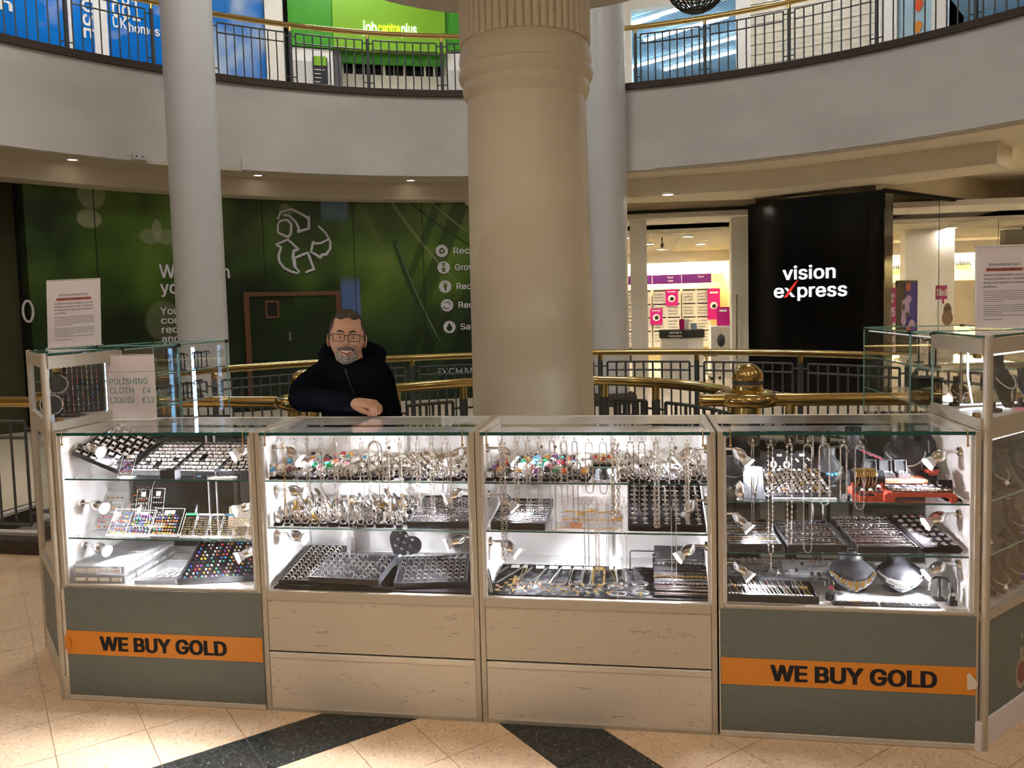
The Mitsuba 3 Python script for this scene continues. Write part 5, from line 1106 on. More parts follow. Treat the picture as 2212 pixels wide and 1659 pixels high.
solo('black_cloth', (fur, FurF), 'fur', 'black furry cloth covering the floor of the third case', 'cloth', smooth=True)
hooks = [(1.652, .055, 'curb', 'silver_dark', 1.3, .062), (1.690, .012, 'cable', 'gold', .8, 0), (1.745, .060, 'curb', 'silver_dark', 1.3, .045), (1.795, .052, 'curb', 'silver', 1.25, .025), (1.842, .040, 'flat', 'silver', 1.3, .012), (1.885, .034, 'flat', 'silver', 1.5, .004), (1.922, .030, 'curb', 'silver', 1.1, 0), (1.962, .040, 'curb', 'gold', 1.05, -.004), (2.005, .010, 'flat', 'gold', 1.2, -.025), (2.036, .03, 'curb', 'silver', 1.2, -.012), (2.068, .034, 'rope', 'silver', 1.3, -.012)]
for q, (x, w, st, m, s, sh_) in enumerate(hooks):
    a = np.linspace(math.pi, 2 * math.pi, 14)
    yb, yf = .285, .125
    P = [(x - w / 2, yb, 0)] + [(x - sh_ + w / 2 * math.cos(k_), yf + .012 * math.sin(k_), 0) for k_ in a] + [(x + w / 2, yb, 0)]
    P = resample(np.array(P, float), .006); P = np.array([[p[0], p[1], furz(p[0], p[1]) + .004] for p in P])
    t = thing('bracelet', f'{ORD[q]} carded bracelet from the left, laid in a U on the black fur floor of the third case', 'bracelet')
    part(t, 'chain', chain(P, st, s), m, st in ('rope', 'flat'))
    part(t, 'card', xf(cbox(-.016 if w > .02 else -.008, .016 if w > .02 else .008, -.008, .008, 0, .001, .0004), Tr(x, yb, furz(x, yb) + .006) @ Rx(25)), 'gold' if q == 7 else 'paper')
k = 0
for r_ in range(4):
    for c_ in range(12):
        x, y = 1.625 + .034 * c_ + .012 * (r_ % 2) + .006 * rng.normal(), .035 + .024 * r_ + .003 * rng.normal()
        inst(uniq('cross_pendant'), 'cross_' + ('gold', 'silver', 'gold', 'rose_gold')[rng.integers(4)], Tr(x, y, .4495) @ Rx(10) @ Rz(rng.normal(0, 35)) @ Sc(.85 + .25 * rng.random()), 'loose gold or silver cross pendant at the front of the black fur floor of the third case', 'pendant', 'loose crosses on the fur floor')
inst(uniq('cross_pendant'), 'cross_gold', Tr(1.672, .125, .4515) @ Rx(10) @ Sc(2.3), 'largest gold cross pendant, lying left on the black fur floor of the third case', 'pendant')
for q, (x, y, z, hh_, lab) in enumerate(((2.040, .105, .448, .010, 'wide silver bangle lying back left on the black fur of the third case'), (2.036, .042, .446, .003, 'thin silver bangle lying front left on the black fur of the third case'), (2.110, .112, .450, .010, 'wide silver bangle lying back right on the black fur of the third case'), (2.110, .060, .446, .002, 'thin silver bangle lying front right on the black fur of the third case'))):
    v, f = revolve([(.0285, 0), (.0300, .001), (.0300, hh_), (.0285, hh_ + .001)], 40, False)
    t = thing('bangle', lab, 'bangle')
    part(t, 'hoop', xf((np.vstack([v, v * [.94, .94, 1]]), np.vstack([f, f[:, ::-1] + len(v)])), Tr(x, y, z) @ Sc(1, .85, 1)), 'silver', True)
    if q == 1 or q == 3: part(t, 'charm', xf(crossm(.8), Tr(x, y - .026, z + .004) @ Rx(60)), 'gold' if q == 3 else 'silver')
rk = thing('bracelet_rack', 'black stepped rack for bracelets on the floor of the third case', 'rack')
part(rk, 'steps', cat(*[cbox(2.155, 2.338, .03 + .030 * q, .30, .438 + .0135 * q, .438 + .0135 * (q + 1), .001) for q in range(5)]), 'velvet')
part(rk, 'back_cards', cat(xf(cbox(2.165, 2.325, 0, .004, 0, .045, .001), Tr(0, .19, .505) @ Rx(-22)), xf(cbox(2.160, 2.335, 0, .004, 0, .040, .001), Tr(0, .23, .515) @ Rx(-15))), 'charcoal')
for q in range(12):
    y, z = .040 + .0155 * q, .453 + .0060 * q + .002
    P = np.stack([np.linspace(2.160, 2.338, 28), y + .0015 * np.sin(np.linspace(0, 12, 28) + q), z + .004 * np.sin(np.linspace(0, 3.1, 28)) * (q > 8)], 1)
    t = thing('bracelet', f'{ORD[q]} bracelet from the front on the black stepped rack in the third case', 'bracelet')
    st = ('rope', 'flat', 'rope', 'curb', 'flat', 'curb')[q % 6]
    part(t, 'chain', chain(P, st, 1.25), ('rose_gold', 'silver', 'rose_gold', 'silver', 'silver', 'gold', 'gold', 'gem_onyx', 'gold', 'silver', 'silver', 'silver')[q], st != 'curb')
wf = thing('wire_stand', 'thin black wire frame standing behind the bracelet rack in the third case', 'stand')
part(wf, 'wire', tube([(2.075, .25, .445), (2.075, .25, .525), (2.080, .25, .530), (2.325, .25, .530), (2.330, .25, .525), (2.330, .25, .445)], .0022, 6), 'black_metal', True)
bo = thing('phone_stand', 'small silver framed holder leaning in the front left corner of the third case floor', 'holder')
part(bo, 'frame', xf(cat(cbox(0, .004, 0, .05, 0, .075, .001), cbox(.006, .009, 0, .05, 0, .070, .001)), place(1.606, .02, .444, 8) @ Ry(-12)), 'silver_dark')

# ------------------------------------------------------------------ the fourth case
def bust(label, x, y, z, w, h, lean=.05, rz=0, m='leather', base=True, card=True, neck=1.0):
    t = thing('display_bust', label, 'display bust')
    Mx = Tr(x, y, z) @ Rz(rz)
    S = [(0, -.30, .03, .12), (0, -.28, .10, .42), (0, -.24, .22, .74), (0, -.17, .36, .94), (0, -.09, .48, .98), (0, -.02, .58, .86), (0, .04, .66, .66), (0, .07, .72, .52 * neck), (0, .09, .80, .47 * neck), (0, .11, .95, .50 * neck), (0, .115, 1.0, .50 * neck)]
    part(t, 'torso', xf(loft([(0, cy_ * h * .8 * (lean / .05), zz * h + .012, rx_ * w / 2, (.10 + .10 * rx_) * w if zz < .6 else rx_ * w * .36) for _, cy_, zz, rx_ in S], 28), Mx), m, 60)
    if base: part(t, 'foot', xf(loft([(0, .02, 0, w * .34, w * .22), (0, .02, .008, w * .34, w * .22), (0, .02, .012, w * .10, w * .08), (0, .02, .03, w * .08, w * .07)], 24), Mx), m)
    if card:
        part(t, 'price_card', cat(xf(box(-.011, .011, -.001, .0005, -.007, .007), Mx @ Tr(0, -.27 * h * .8 * (lean / .05) - .112 * w, .16 * h + .012) @ Rx(-25)), xf(box(-.010, .010, -.005, .005, 0, .001), Mx @ Tr(0, .11 * h * .8 * (lean / .05), h + .0125))), 'paper')
    return t, Mx
def neck_arc(Mx, w, h, lean, drop, n=31, wide=.52, z0=.70, out=.012):
    a = np.linspace(-1.15, 1.15, n)
    zz = z0 - drop * (np.cos(a * 1.3) * .5 + .5)
    cy = np.interp(zz, [.1, .22, .36, .48, .58, .66, .72, .8], [-.28, -.24, -.17, -.09, -.02, .04, .07, .09]) * h * .8 * (lean / .05)
    rx = np.interp(zz, [.1, .22, .36, .48, .58, .66, .72, .8], [.42, .74, .94, .98, .86, .66, .52, .47]) * w / 2
    ry = np.where(zz < .6, (.10 + .2 * rx / w) * w, rx * .72)
    xx = np.sin(a) * np.minimum(rx, wide * w) 
    yy = cy - ry * np.sqrt(np.clip(1 - (xx / np.maximum(rx, 1e-6)) ** 2, .02, 1)) - out * .35
    P = np.stack([xx, yy, zz * h + .012], 1)
    return P @ Mx[:3, :3].T + Mx[:3, 3]
t, Mx = bust('black bust wearing a gold and silver disc necklace on the floor of the fourth case', 2.805, .165, .4365, .152, .125, .07)
P = neck_arc(Mx, .152, .125, .07, .42)
k = thing('statement_necklace', 'gold and silver necklace of overlapping discs on the left bust of the fourth case floor', 'necklace')
for q in range(31):
    n_ = 1 + int(3 * (1 - abs(q - 15) / 15))
    for r_ in range(n_):
        p = P[q] + np.array([0, -.0015 * r_, -.0068 * r_])
        if q % 2 == r_ % 2 or n_ == 1: part(k, 'disc', xf(revolve([(.0052, 0), (.0056, .0008), (.0050, .0016)], 10), Tr(*p) @ Rx(62)), ('gold', 'silver')[(q // 2 + r_) % 2])
t, Mx = bust('black bust wearing a sparkling silver necklace on the floor of the fourth case', 2.958, .170, .4365, .150, .122, .07, rz=-8)
P = neck_arc(Mx, .150, .122, .07, .38)
k = thing('statement_necklace', 'sparkling silver collar necklace on the right bust of the fourth case floor', 'necklace')
part(k, 'collar', cat(beads(P, .0042, .0055), *[beads(P[6:25] + [0, -.001, -.006 * j], .0030, .0048) for j in (1, 2)], beads(P[11:20] + [0, -.002, -.018], .0028, .0048)), 'silver', True)
te = thing('earring_stand', 'black T-shaped stand with sparkling earrings at the right of the fourth case floor', 'stand')
part(te, 'tee', cat(cyl((3.058, .10, .44), (3.058, .10, .507), .005, n=10), tube([(3.030, .10, .498), (3.036, .10, .507), (3.048, .10, .511), (3.068, .10, .511), (3.080, .10, .507), (3.086, .10, .498)], .0045, 8)), 'black_metal', True)
part(te, 'foot', cbox(3.043, 3.075, .085, .118, .4365, .442, .001), 'black_metal')
for q, x in enumerate((3.029, 3.087)):
    e = thing('drop_earring', f'sparkling silver drop earring on the {("left", "right")[q]} arm of the black T stand', 'earring')
    part(e, 'cluster', cat(*[ball(.0032, 1, (x + .003 * rng.normal(), .098 + .002 * rng.normal(), .492 - .0042 * j)) for j in range(6)]), 'silver', True)
t = thing('ring_finger', 'black cone ring stand with one sparkling ring beside the T stand in the fourth case', 'stand')
part(t, 'cone', xf(revolve([(.017, 0), (.016, .012), (.010, .020), (.0075, .05), (.0045, .056)], 20), Tr(3.082, .062, .4365)), 'leather', 40)
inst(uniq('cone_ring'), 'ring_cluster_silver', Tr(3.082, .0545, .444) @ Sc(1.2), 'sparkling ring on the black cone stand of the fourth case', 'ring')
t = thing('ring_pad', 'round black pad with a red-stoned ring, left of the busts in the fourth case', 'stand')
part(t, 'pad', xf(revolve([(.016, 0), (.018, .004), (.018, .018), (.016, .022)], 20), Tr(2.722, .075, .4365)), 'leather', 40)
inst(uniq('pad_ring'), 'ring_garnet_cut', Tr(2.722, .075, .4525), 'silver ring with a red stone on the round black pad in the fourth case', 'ring')
t = thing('earring_pole', 'small black pole with hanging earrings, left of the busts in the fourth case', 'stand')
part(t, 'pole', cat(cyl((2.728, .13, .4365), (2.728, .13, .49), .0035, n=8), tube([(2.715, .13, .483), (2.722, .13, .490), (2.734, .13, .490), (2.741, .13, .483)], .003, 6)), 'black_metal', True)
part(t, 'earrings', cat(*[ball(.0028, 1, (x, .128, .478 - .0045 * j)) for x in (2.714, 2.742) for j in range(4)]), 'silver', True)
for q, (x0, x1) in enumerate(((2.715, 2.855), (2.862, 3.035))):
    t = thing('bracelet_ramp', f'long low black ramp with a bracelet at the front of the fourth case floor, {("left", "right")[q]} one', 'stand')
    part(t, 'ramp', xf(cbox(x0, x1, 0, .026, 0, .007, .002), Tr(0, .022, .4365)), 'leather')
    b = thing('bracelet', f'sparkling bracelet on the {("left", "right")[q]} low black ramp at the front of the fourth case floor', 'bracelet')
    P = np.stack([np.linspace(x0 + .006, x1 - .006, 30), np.full(30, .033), np.full(30, .4462)], 1)
    part(b, 'chain', chain(P, 'curb', 1.3), 'silver')
    if q == 0: part(b, 'centre', beads(P[12:19], .0042, .006), 'gold', True)
M = place(2.382, .030, .4368, -1, 5)
_, zt = tray('black tray of slim hair clips and pins at the front left of the fourth case floor', M, .292, .145, .026)
for q in range(24):
    x = .016 + .0112 * q
    t = thing('hair_clip', f'{ORD[q] if q < 16 else str(q + 1) + "th"} slim hair clip from the left in the black tray of the fourth case', 'hair clip')
    Mq = M @ Tr(x, .012, zt + .004) @ Rz(14 + 5 * rng.normal()) @ Rx(3)
    m_ = 'gold' if q in (3, 22, 23) else ('silver', 'black_metal', 'silver_dark', 'rose_gold')[(q * 7) % 4] if q > 7 else ('black_metal', 'silver_dark')[q % 2]
    part(t, 'prong', xf(tube([(0, 0, 0), (.001, .04, .003), (0, .10, .006)], [.0022, .0030, .0012], 6), Mq), m_, True)
    part(t, 'ornament', cat(*[xf(ball(.0042, 1), Mq @ Tr(.004 * math.cos(w_), .052 + .004 * math.sin(w_), .006)) for w_ in (0, 2.1, 4.2)]), 'gold' if m_ == 'gold' else 'silver', True)
    part(t, 'tag', xf(cbox(-.004, .004, -.004, .006, .003, .004, .0004), Mq), 'paper')
for q, (x0, x1, n_) in enumerate(((2.395, 2.60, 34), (2.605, 2.78, 16))):
    M = place(x0, .19, .4368, 0, 14)
    t = thing('acrylic_tray', f'{("left", "right")[q]} clear acrylic ring tray at the back of the fourth case floor', 'tray')
    w = x1 - x0
    part(t, 'slab', xf(cbox(0, w, 0, .15, 0, .012, .001), M), 'frost')
    part(t, 'slots', xf(cat(*[box(.006, w - .006, .016 + .021 * j, .0185 + .021 * j, .0118, .0135) for j in range(6)]), M), 'acrylic_edge')
    for j in range(n_):
        inst(uniq('acrylic_tray_ring'), ('ring_clear_cut', 'ring_cluster_silver', 'ring_smoky_cut', 'ring_onyx_dome')[rng.integers(2) if q == 0 else 1 + rng.integers(3)], M @ Tr(w * (.08 + .86 * rng.random()), .017 + .021 * rng.integers(6), .006) @ Sc(.9), f'ring in the {("left", "right")[q]} clear acrylic tray at the back of the fourth case floor', 'ring', f'rings in the {("left", "right")[q]} acrylic tray')
# middle shelf: three trays of bracelets and a board of brooches
for q, (x, y, w, d, rz, lab, mm) in enumerate(((2.392, .028, .172, .245, 3, 'left black tray of bracelets on the middle shelf of the fourth case', ('silver', 'silver', 'gold', 'silver')), (2.578, .030, .186, .240, 3, 'second black tray of bracelets on the middle shelf of the fourth case', ('silver',)), (2.790, .028, .184, .30, 3, 'third black tray of heavier bracelets on the middle shelf of the fourth case', ('silver',)))):
    M = place(x, y, .6050, rz, 4)
    tray(lab, M, w, d, .024)
    bracelets(M, w, d, .015, (11, 12, 11)[q], 'in the ' + lab.split(' of ')[0] + ' of the fourth case middle shelf', (('rope', 'bead', 'curb'), ('bead', 'flat', 'station'), ('rope', 'curb', 'flat'))[q], mm, s0=(1.15, 1.2, 1.6)[q])
MB = place(2.985, .030, .6050, 4, 6)
bb = thing('brooch_board', 'black padded board of silver brooches at the right of the fourth case middle shelf', 'board')
part(bb, 'board', xf(cbox(0, .122, 0, .30, 0, .022, .008), MB), 'velvet')
group('brooch_silver', swirl=mikit.ply(cat(torus(.007, .0014, 14, 5, squash=.7), xf(torus(.0045, .0012, 12, 5), Tr(.004, .003, .001)), ball(.0026, 1, (0, 0, .001))), 'silver', True), price_tag=mikit.ply(cbox(-.008, .008, -.014, -.008, 0, .001, .0003), 'paper'))
group('brooch_rose', swirl=mikit.ply(cat(torus(.007, .0014, 14, 5, squash=.7), ball(.0036, 1, (0, 0, .001))), 'gem_pink', True), price_tag=mikit.ply(cbox(-.008, .008, -.014, -.008, 0, .001, .0003), 'paper'))
for r_ in range(7):
    for c_ in range(4):
        if (r_ == 0 and c_ == 0): continue
        inst(uniq('brooch'), 'brooch_rose' if r_ == 6 and c_ > 1 else 'brooch_silver', MB @ Tr(.020 + .0275 * c_, .035 + .040 * r_, .0225) @ Rz(rng.normal(0, 20)), 'tagged silver brooch on the black padded board of the fourth case', 'brooch', 'brooches on the black padded board')
# top shelf
z4 = .7708
def card_bust(label, x, y, w, h, rz=0, tilt=-14):
    t = thing('earring_bust', label, 'display bust')
    poly = sg.Polygon([(-.28 * w, 0), (.28 * w, 0), (.5 * w, .62 * h), (.42 * w, .86 * h), (.18 * w, h), (-.18 * w, h), (-.42 * w, .86 * h), (-.5 * w, .62 * h)]).buffer(.003)
    M = Tr(x, y, z4) @ Rz(rz) @ Rx(90 + tilt)
    part(t, 'panel', xf(extrude(poly, -.005, .005), M), 'leather')
    part(t, 'strut', cyl((x, y + .055, z4 + .002), (x, y + .03, z4 + h * .7), .004, n=8), 'leather')
    return t, M
t, M = card_bust('black earring bust with white oval hoops at the back left of the fourth case top shelf', 2.592, .235, .085, .125)
for q, (u_, v_) in enumerate(((-.022, .075), (.022, .075), (0, .05))):
    e = thing('oval_earring', f'large white oval {("hoop earring, left", "hoop earring, right", "hoop pendant, lowest")[q]} of three on the black earring bust in the fourth case', 'earring')
    part(e, 'hoop', xf(torus(.0085, .0042, 20, 7, squash=1.2), M @ Tr(u_, v_, .008)), 'gem_pearl', True)
    part(e, 'top_stone', xf(ball(.0038, 1), M @ Tr(u_, v_ + .019, .008)), 'gem_clear', True)
part(t, 'price_card', xf(box(-.009, .009, .103, .112, .005, .006), M), 'paper')
t, M = card_bust('black earring bust with pearl clusters, second from the left on the fourth case top shelf', 2.668, .240, .078, .120)
part(t, 'price_card', xf(box(-.009, .009, .103, .112, .005, .006), M), 'paper')
for q, (u_, v_) in enumerate(((-.020, .092), (.018, .096), (.006, .078))):
    e = thing('pearl_cluster', f'{ORD[q]} white pearl cluster on the second black earring bust of the fourth case', 'earring')
    part(e, 'pearls', cat(*[xf(ball(.0045, 1), M @ Tr(u_ + .005 * (j % 2), v_ - .0055 * j, .009)) for j in range(2 + 2 * (q == 2))]), 'gem_pearl', True)
t, Mx = bust('rounded black bust with a thin necklace of pale stones at the back of the fourth case top shelf', 2.752, .235, z4, .088, .125, .035, card=False)
P = neck_arc(Mx, .088, .125, .035, .36)
k = thing('pendant_necklace', 'thin silver necklace with three pale blue stones on the rounded bust of the fourth case', 'necklace')
part(k, 'chain', tube(P, .0009, 5), 'silver', True)
part(k, 'stones', cat(*[ball(.0058, 1, P[q] + np.array([0, -.004, -.003])) for q in (11, 15, 19)]), 'gem_sky', True)
t, Mx = bust('black bust standing behind the bangle roll on the fourth case top shelf', 2.845, .285, z4, .105, .185, .04, card=False)
t, Mx = bust('large round black bust with a diamond necklace at the right of the fourth case top shelf', 2.995, .255, z4, .150, .200, .035, card=False)
P = neck_arc(Mx, .150, .200, .035, .44, wide=.46, z0=.78)
k = thing('diamond_necklace', 'sparkling diamond necklace with an end drop on the large round bust of the fourth case', 'necklace')
part(k, 'stones', beads(P, .0036, .0050), 'silver', True)
part(k, 'drop', cat(*[ball(.0030, 1, P[23] + np.array([.004, -.004, -.006 * j])) for j in range(5)]), 'silver', True)
t, M = card_bust('black stand with a drop earring at the far right of the fourth case top shelf', 3.085, .26, .05, .175)
e = thing('drop_earring', 'long sparkling drop earring on the far right black stand of the fourth case', 'earring')
part(e, 'stones', xf(cat(*[ball(.0034, 1, (0, .115 + .006 * j, .008)) for j in range(7)]), M), 'silver', True)
t = thing('red_stone_bracelet', 'bracelet of dark red and clear stones lying on a black slope in the fourth case', 'bracelet')
P = np.stack([np.linspace(2.85, 2.925, 14), np.full(14, .20), np.linspace(.902, .868, 14)], 1)
part(t, 'stones', beads(P[::2] , .0040, .011), 'gem_ruby', True); part(t, 'links', beads(P, .0028, .006), 'silver', True)
solo('black_slope', xf(cbox(-.05, .05, -.01, .012, 0, .085, .003), Tr(2.885, .215, .80) @ Ry(24) @ Rx(-14)), 'leather', 'black sloping card behind the ring boxes in the fourth case', 'stand')
# left: ramp with a chain, silver urn
t = thing('necklace_ramp', 'black necklace ramp with a fine gold chain at the left of the fourth case top shelf', 'stand')
MR = Tr(2.478, .060, z4) @ Rz(-12) @ Rx(62)
part(t, 'ramp', xf(extrude(sg.Polygon([(-.028, 0), (.034, 0), (.022, .105), (-.036, .105)]).buffer(.002), -.004, .004), MR), 'leather')
part(t, 'prop', xf(cbox(-.02, .02, .0, .008, 0, .075, .001), Tr(2.478, .105, z4)), 'leather')
k = thing('pendant_necklace', 'fine gold chain with a small pendant on the black ramp of the fourth case', 'necklace')
part(k, 'chain', xf(tube([(-.026, .10, .006), (-.012, .055, .006), (.004, .022, .006), (.010, .06, .006), (.014, .10, .006)], .0009, 5), MR), 'gold', True)
part(k, 'pendant', xf(ball(.003, 1, (.004, .018, .007)), MR), 'gold', True)
t, Mx = bust('dark low bust with a silver collar at the far left of the fourth case top shelf', 2.425, .170, z4, .10, .105, .05, card=False, base=False)
k = thing('pendant_necklace', 'plain silver collar on the dark low bust at the far left of the fourth case', 'necklace')
part(k, 'collar', tube(neck_arc(Mx, .10, .105, .05, .30), .0016, 6), 'silver', True)
t, M = card_bust('black bust with blue drop earrings at the left of the fourth case top shelf', 2.500, .200, .08, .105)
for q, u_ in enumerate((-.010, .022)):
    e = thing('drop_earring', f'{("left", "right")[q]} blue drop earring on the left black bust of the fourth case top shelf', 'earring')
    part(e, 'stone', xf(ball(1, 1), M @ Tr(u_, .055, .009) @ Sc(.0045, .007, .003)), 'gem_sky', True); part(e, 'hook', xf(torus(.004, .0008, 10, 4), M @ Tr(u_, .068, .008)), 'silver', True)
t = thing('silver_urn', 'small shiny silver urn with a pointed lid at the front left of the fourth case top shelf', 'urn')
part(t, 'body', xf(revolve([(.012, 0), (.013, .002), (.008, .006), (.007, .009), (.0135, .016), (.0155, .024), (.0145, .032), (.0115, .040), (.0105, .044)], 24), Tr(2.432, .040, z4)), 'silver', 60)
part(t, 'lid', xf(revolve([(.0150, .044), (.0155, .046), (.010, .052), (.004, .060), (.0008, .063)], 24), Tr(2.432, .040, z4)), 'silver', 40)
# the tray of dress rings
M = place(2.512, .040, z4 + .001, 4, 13)
_, zt = tray('shallow black tray packed with dress rings on the fourth case top shelf', M, .215, .20, .014)
for r_ in range(9):
    for c_ in range(12):
        inst(uniq('dress_ring'), ('ring_clear_cut', 'ring_cluster_silver', 'ring_signet_silver', 'ring_swirl_silver', 'ring_cluster_gold')[rng.integers(5) if rng.random() < .3 else rng.integers(4)], M @ Tr(.013 + .0172 * c_, .014 + .0205 * r_, zt - .008) @ Rz(rng.normal(0, 15)) @ Sc(.88), 'dress ring packed in the shallow black tray on the fourth case top shelf', 'ring', 'dress rings in the shallow tray')
solo('clear_ledge', xf(cbox(0, .20, 0, .012, 0, .010, .002), place(2.53, .026, z4, 2)), 'frost', 'clear plastic ledge in front of the dress ring tray in the fourth case', 'ledge')
# bangle roll on red holder
t = thing('bangle_holder', 'red holder with a black roll for bangles in the fourth case', 'stand')
part(t, 'sides', cat(cbox(2.785, 2.793, .08, .13, z4, z4 + .052, .002), cbox(2.872, 2.880, .08, .13, z4, z4 + .052, .002), cbox(2.785, 2.880, .08, .13, z4, z4 + .012, .002)), 'red_box')
part(t, 'roll', cyl((2.780, .105, z4 + .060), (2.887, .105, z4 + .060), .026, n=28), 'leather', 40)
for q in range(7):
    b = thing('bangle', f'{ORD[q]} gold and silver bangle from the left on the black roll of the fourth case', 'bangle')
    part(b, 'hoop', xf(torus(.0285, .0022, 28, 6), Tr(2.796 + .0105 * q, .105, z4 + .059) @ Ry(90 + 6 * rng.normal())), ('silver', 'gold', 'silver')[q % 3], True)
b = thing('gold_cuff', 'wide mesh gold cuff around the black roll of the fourth case', 'cuff')
part(b, 'mesh', cat(*[xf(torus(.031, .0030, 26, 5, 2.4), Tr(2.800 + .0065 * q, .105, z4 + .060) @ Ry(90) @ Rz(115)) for q in range(10)]), 'gold', True)
# three open ring boxes, red riser with jewellery
for q in range(3):
    x = 2.852 + .047 * q
    t = thing('ring_box', f'{ORD[q]} open black ring box from the left on the red riser of the fourth case', 'box')
    part(t, 'base', cbox(x, x + .040, .150, .19, z4 + .050, z4 + .066, .002), 'leather')
    part(t, 'lid', xf(cat(cbox(0, .040, 0, .004, 0, .040, .001), cbox(0, .004, -.010, .004, 0, .040, .001), cbox(.036, .040, -.010, .004, 0, .040, .001), cbox(0, .040, -.010, .004, .036, .040, .001)), Tr(x, .192, z4 + .064) @ Rx(-12)), 'leather')
    part(t, 'lid_lining', xf(box(.005, .035, -.002, -.001, .004, .035), Tr(x, .192, z4 + .064) @ Rx(-12)), 'charcoal')
    e = thing('stud_pair', f'pair of sparkling studs in the {ORD[q]} open ring box of the fourth case', 'earrings')
    part(e, 'studs', cat(*[ball(.0042, 1, (x + .010 + .010 * j, .160 + .004 * (j == 1), z4 + .069)) for j in range(3)]), 'gem_clear', True)
t = thing('red_riser', 'red display riser of two steps with rounded ends in the fourth case', 'stand')
part(t, 'upper_step', cbox(2.850, 3.035, .135, .215, z4 + .034, z4 + .050, .003), 'red_box')
rz_ = sg.Polygon([(0, 0), (0, .012), (.012, .024), (.03, .030), (.19, .030), (.203, .022), (.206, .008), (.200, 0), (.188, 0), (.190, .010), (.180, .018), (.035, .018), (.022, .012), (.024, 0)]).buffer(.001)
part(t, 'lower_step', xf(extrude(rz_, 0, .105), Tr(2.878, .135, z4) @ Rx(90)), 'red_box')
part(t, 'black_top', box(2.895, 3.072, .035, .130, z4 + .031, z4 + .0335), 'velvet')
for q in range(16):
    x, y = 2.905 + .0215 * (q % 8) + .004 * rng.normal(), .060 + .045 * (q // 8) + .006 * rng.normal()
    e = thing('stone_earring', f'{ORD[q]} clear-stoned earring on the black top of the red riser in the fourth case', 'earring')
    part(e, 'stones', cat(*[ball(.0036, 1, (x + .004 * math.cos(j * 2.1), y + .004 * math.sin(j * 2.1), z4 + .037)) for j in range(3)]), 'gem_clear' if q % 4 else 'silver', True)
b = thing('bracelet', 'gold and silver bracelet along the front edge of the red riser in the fourth case', 'bracelet')
part(b, 'chain', chain(np.stack([np.linspace(2.90, 3.07, 26), np.full(26, .040), np.full(26, z4 + .036)], 1), 'curb', 1.2), 'gold')
for q, (x, lab) in enumerate(((2.808, 'left'), (2.832, 'middle'), (2.856, 'right'))):
    t = thing('ring_cube', f'{lab} small red and black ring cube at the front of the fourth case top shelf', 'box')
    part(t, 'body', cbox(x - .0115, x + .0115, .030, .056, z4, z4 + .018 + .012 * (q == 2), .001), 'red_box')
    part(t, 'cushion', cbox(x - .010, x + .010, .032, .054, z4 + .018 + .012 * (q == 2), z4 + .021 + .012 * (q == 2), .001), 'velvet')
    inst(uniq('cube_ring'), 'ring_clear_cut', Tr(x, .042, z4 + .012 + .012 * (q == 2)) @ Sc(1.0), f'clear-stoned ring on the {lab} small red ring cube of the fourth case', 'ring')
solo('blue_ring_pad', xf(revolve([(.016, 0), (.017, .003), (.016, .016), (.015, .018)], 18), Tr(2.765, .055, z4)), 'leather', 'small round dark ring pad left of the red ring cubes in the fourth case', 'stand', smooth=40)
t = thing('jewellery_box', 'small red jewellery box at the back right of the fourth case top shelf', 'box')
part(t, 'body', loft([(3.065, .20, z4 + .052, .020, .016), (3.065, .20, z4 + .072, .027, .020)], 4), 'red_box')
part(t, 'cushion', loft([(3.065, .20, z4 + .0722, .025, .018), (3.065, .20, z4 + .078, .022, .015)], 4), 'velvet')
solo('black_block', cbox(2.985, 3.045, .20, .27, z4, z4 + .055, .003), 'leather', 'black block behind the red riser in the fourth case', 'stand')
for q, (x, y, h) in enumerate(((3.048, .150, .062), (3.078, .075, .055))):
    t = thing('earring_card', f'{("rear", "front")[q]} black angled earring holder at the right end of the fourth case top shelf', 'stand')
    part(t, 'back', xf(cbox(-.022, .022, 0, .006, 0, h, .002), Tr(x, y + .03, z4) @ Rx(-12)), 'velvet')
    part(t, 'ledge', xf(cbox(-.022, .026, -.030, .03, 0, .007, .002), Tr(x, y, z4)), 'velvet')
    part(t, 'earrings', cat(*[xf(torus(.0035, .0011, 10, 4), Tr(x + .008 * math.cos(j * 2), y + .024, z4 + .026 + .006 * math.sin(j * 2)) @ Rx(80)) for j in range(3)]), 'silver', True)

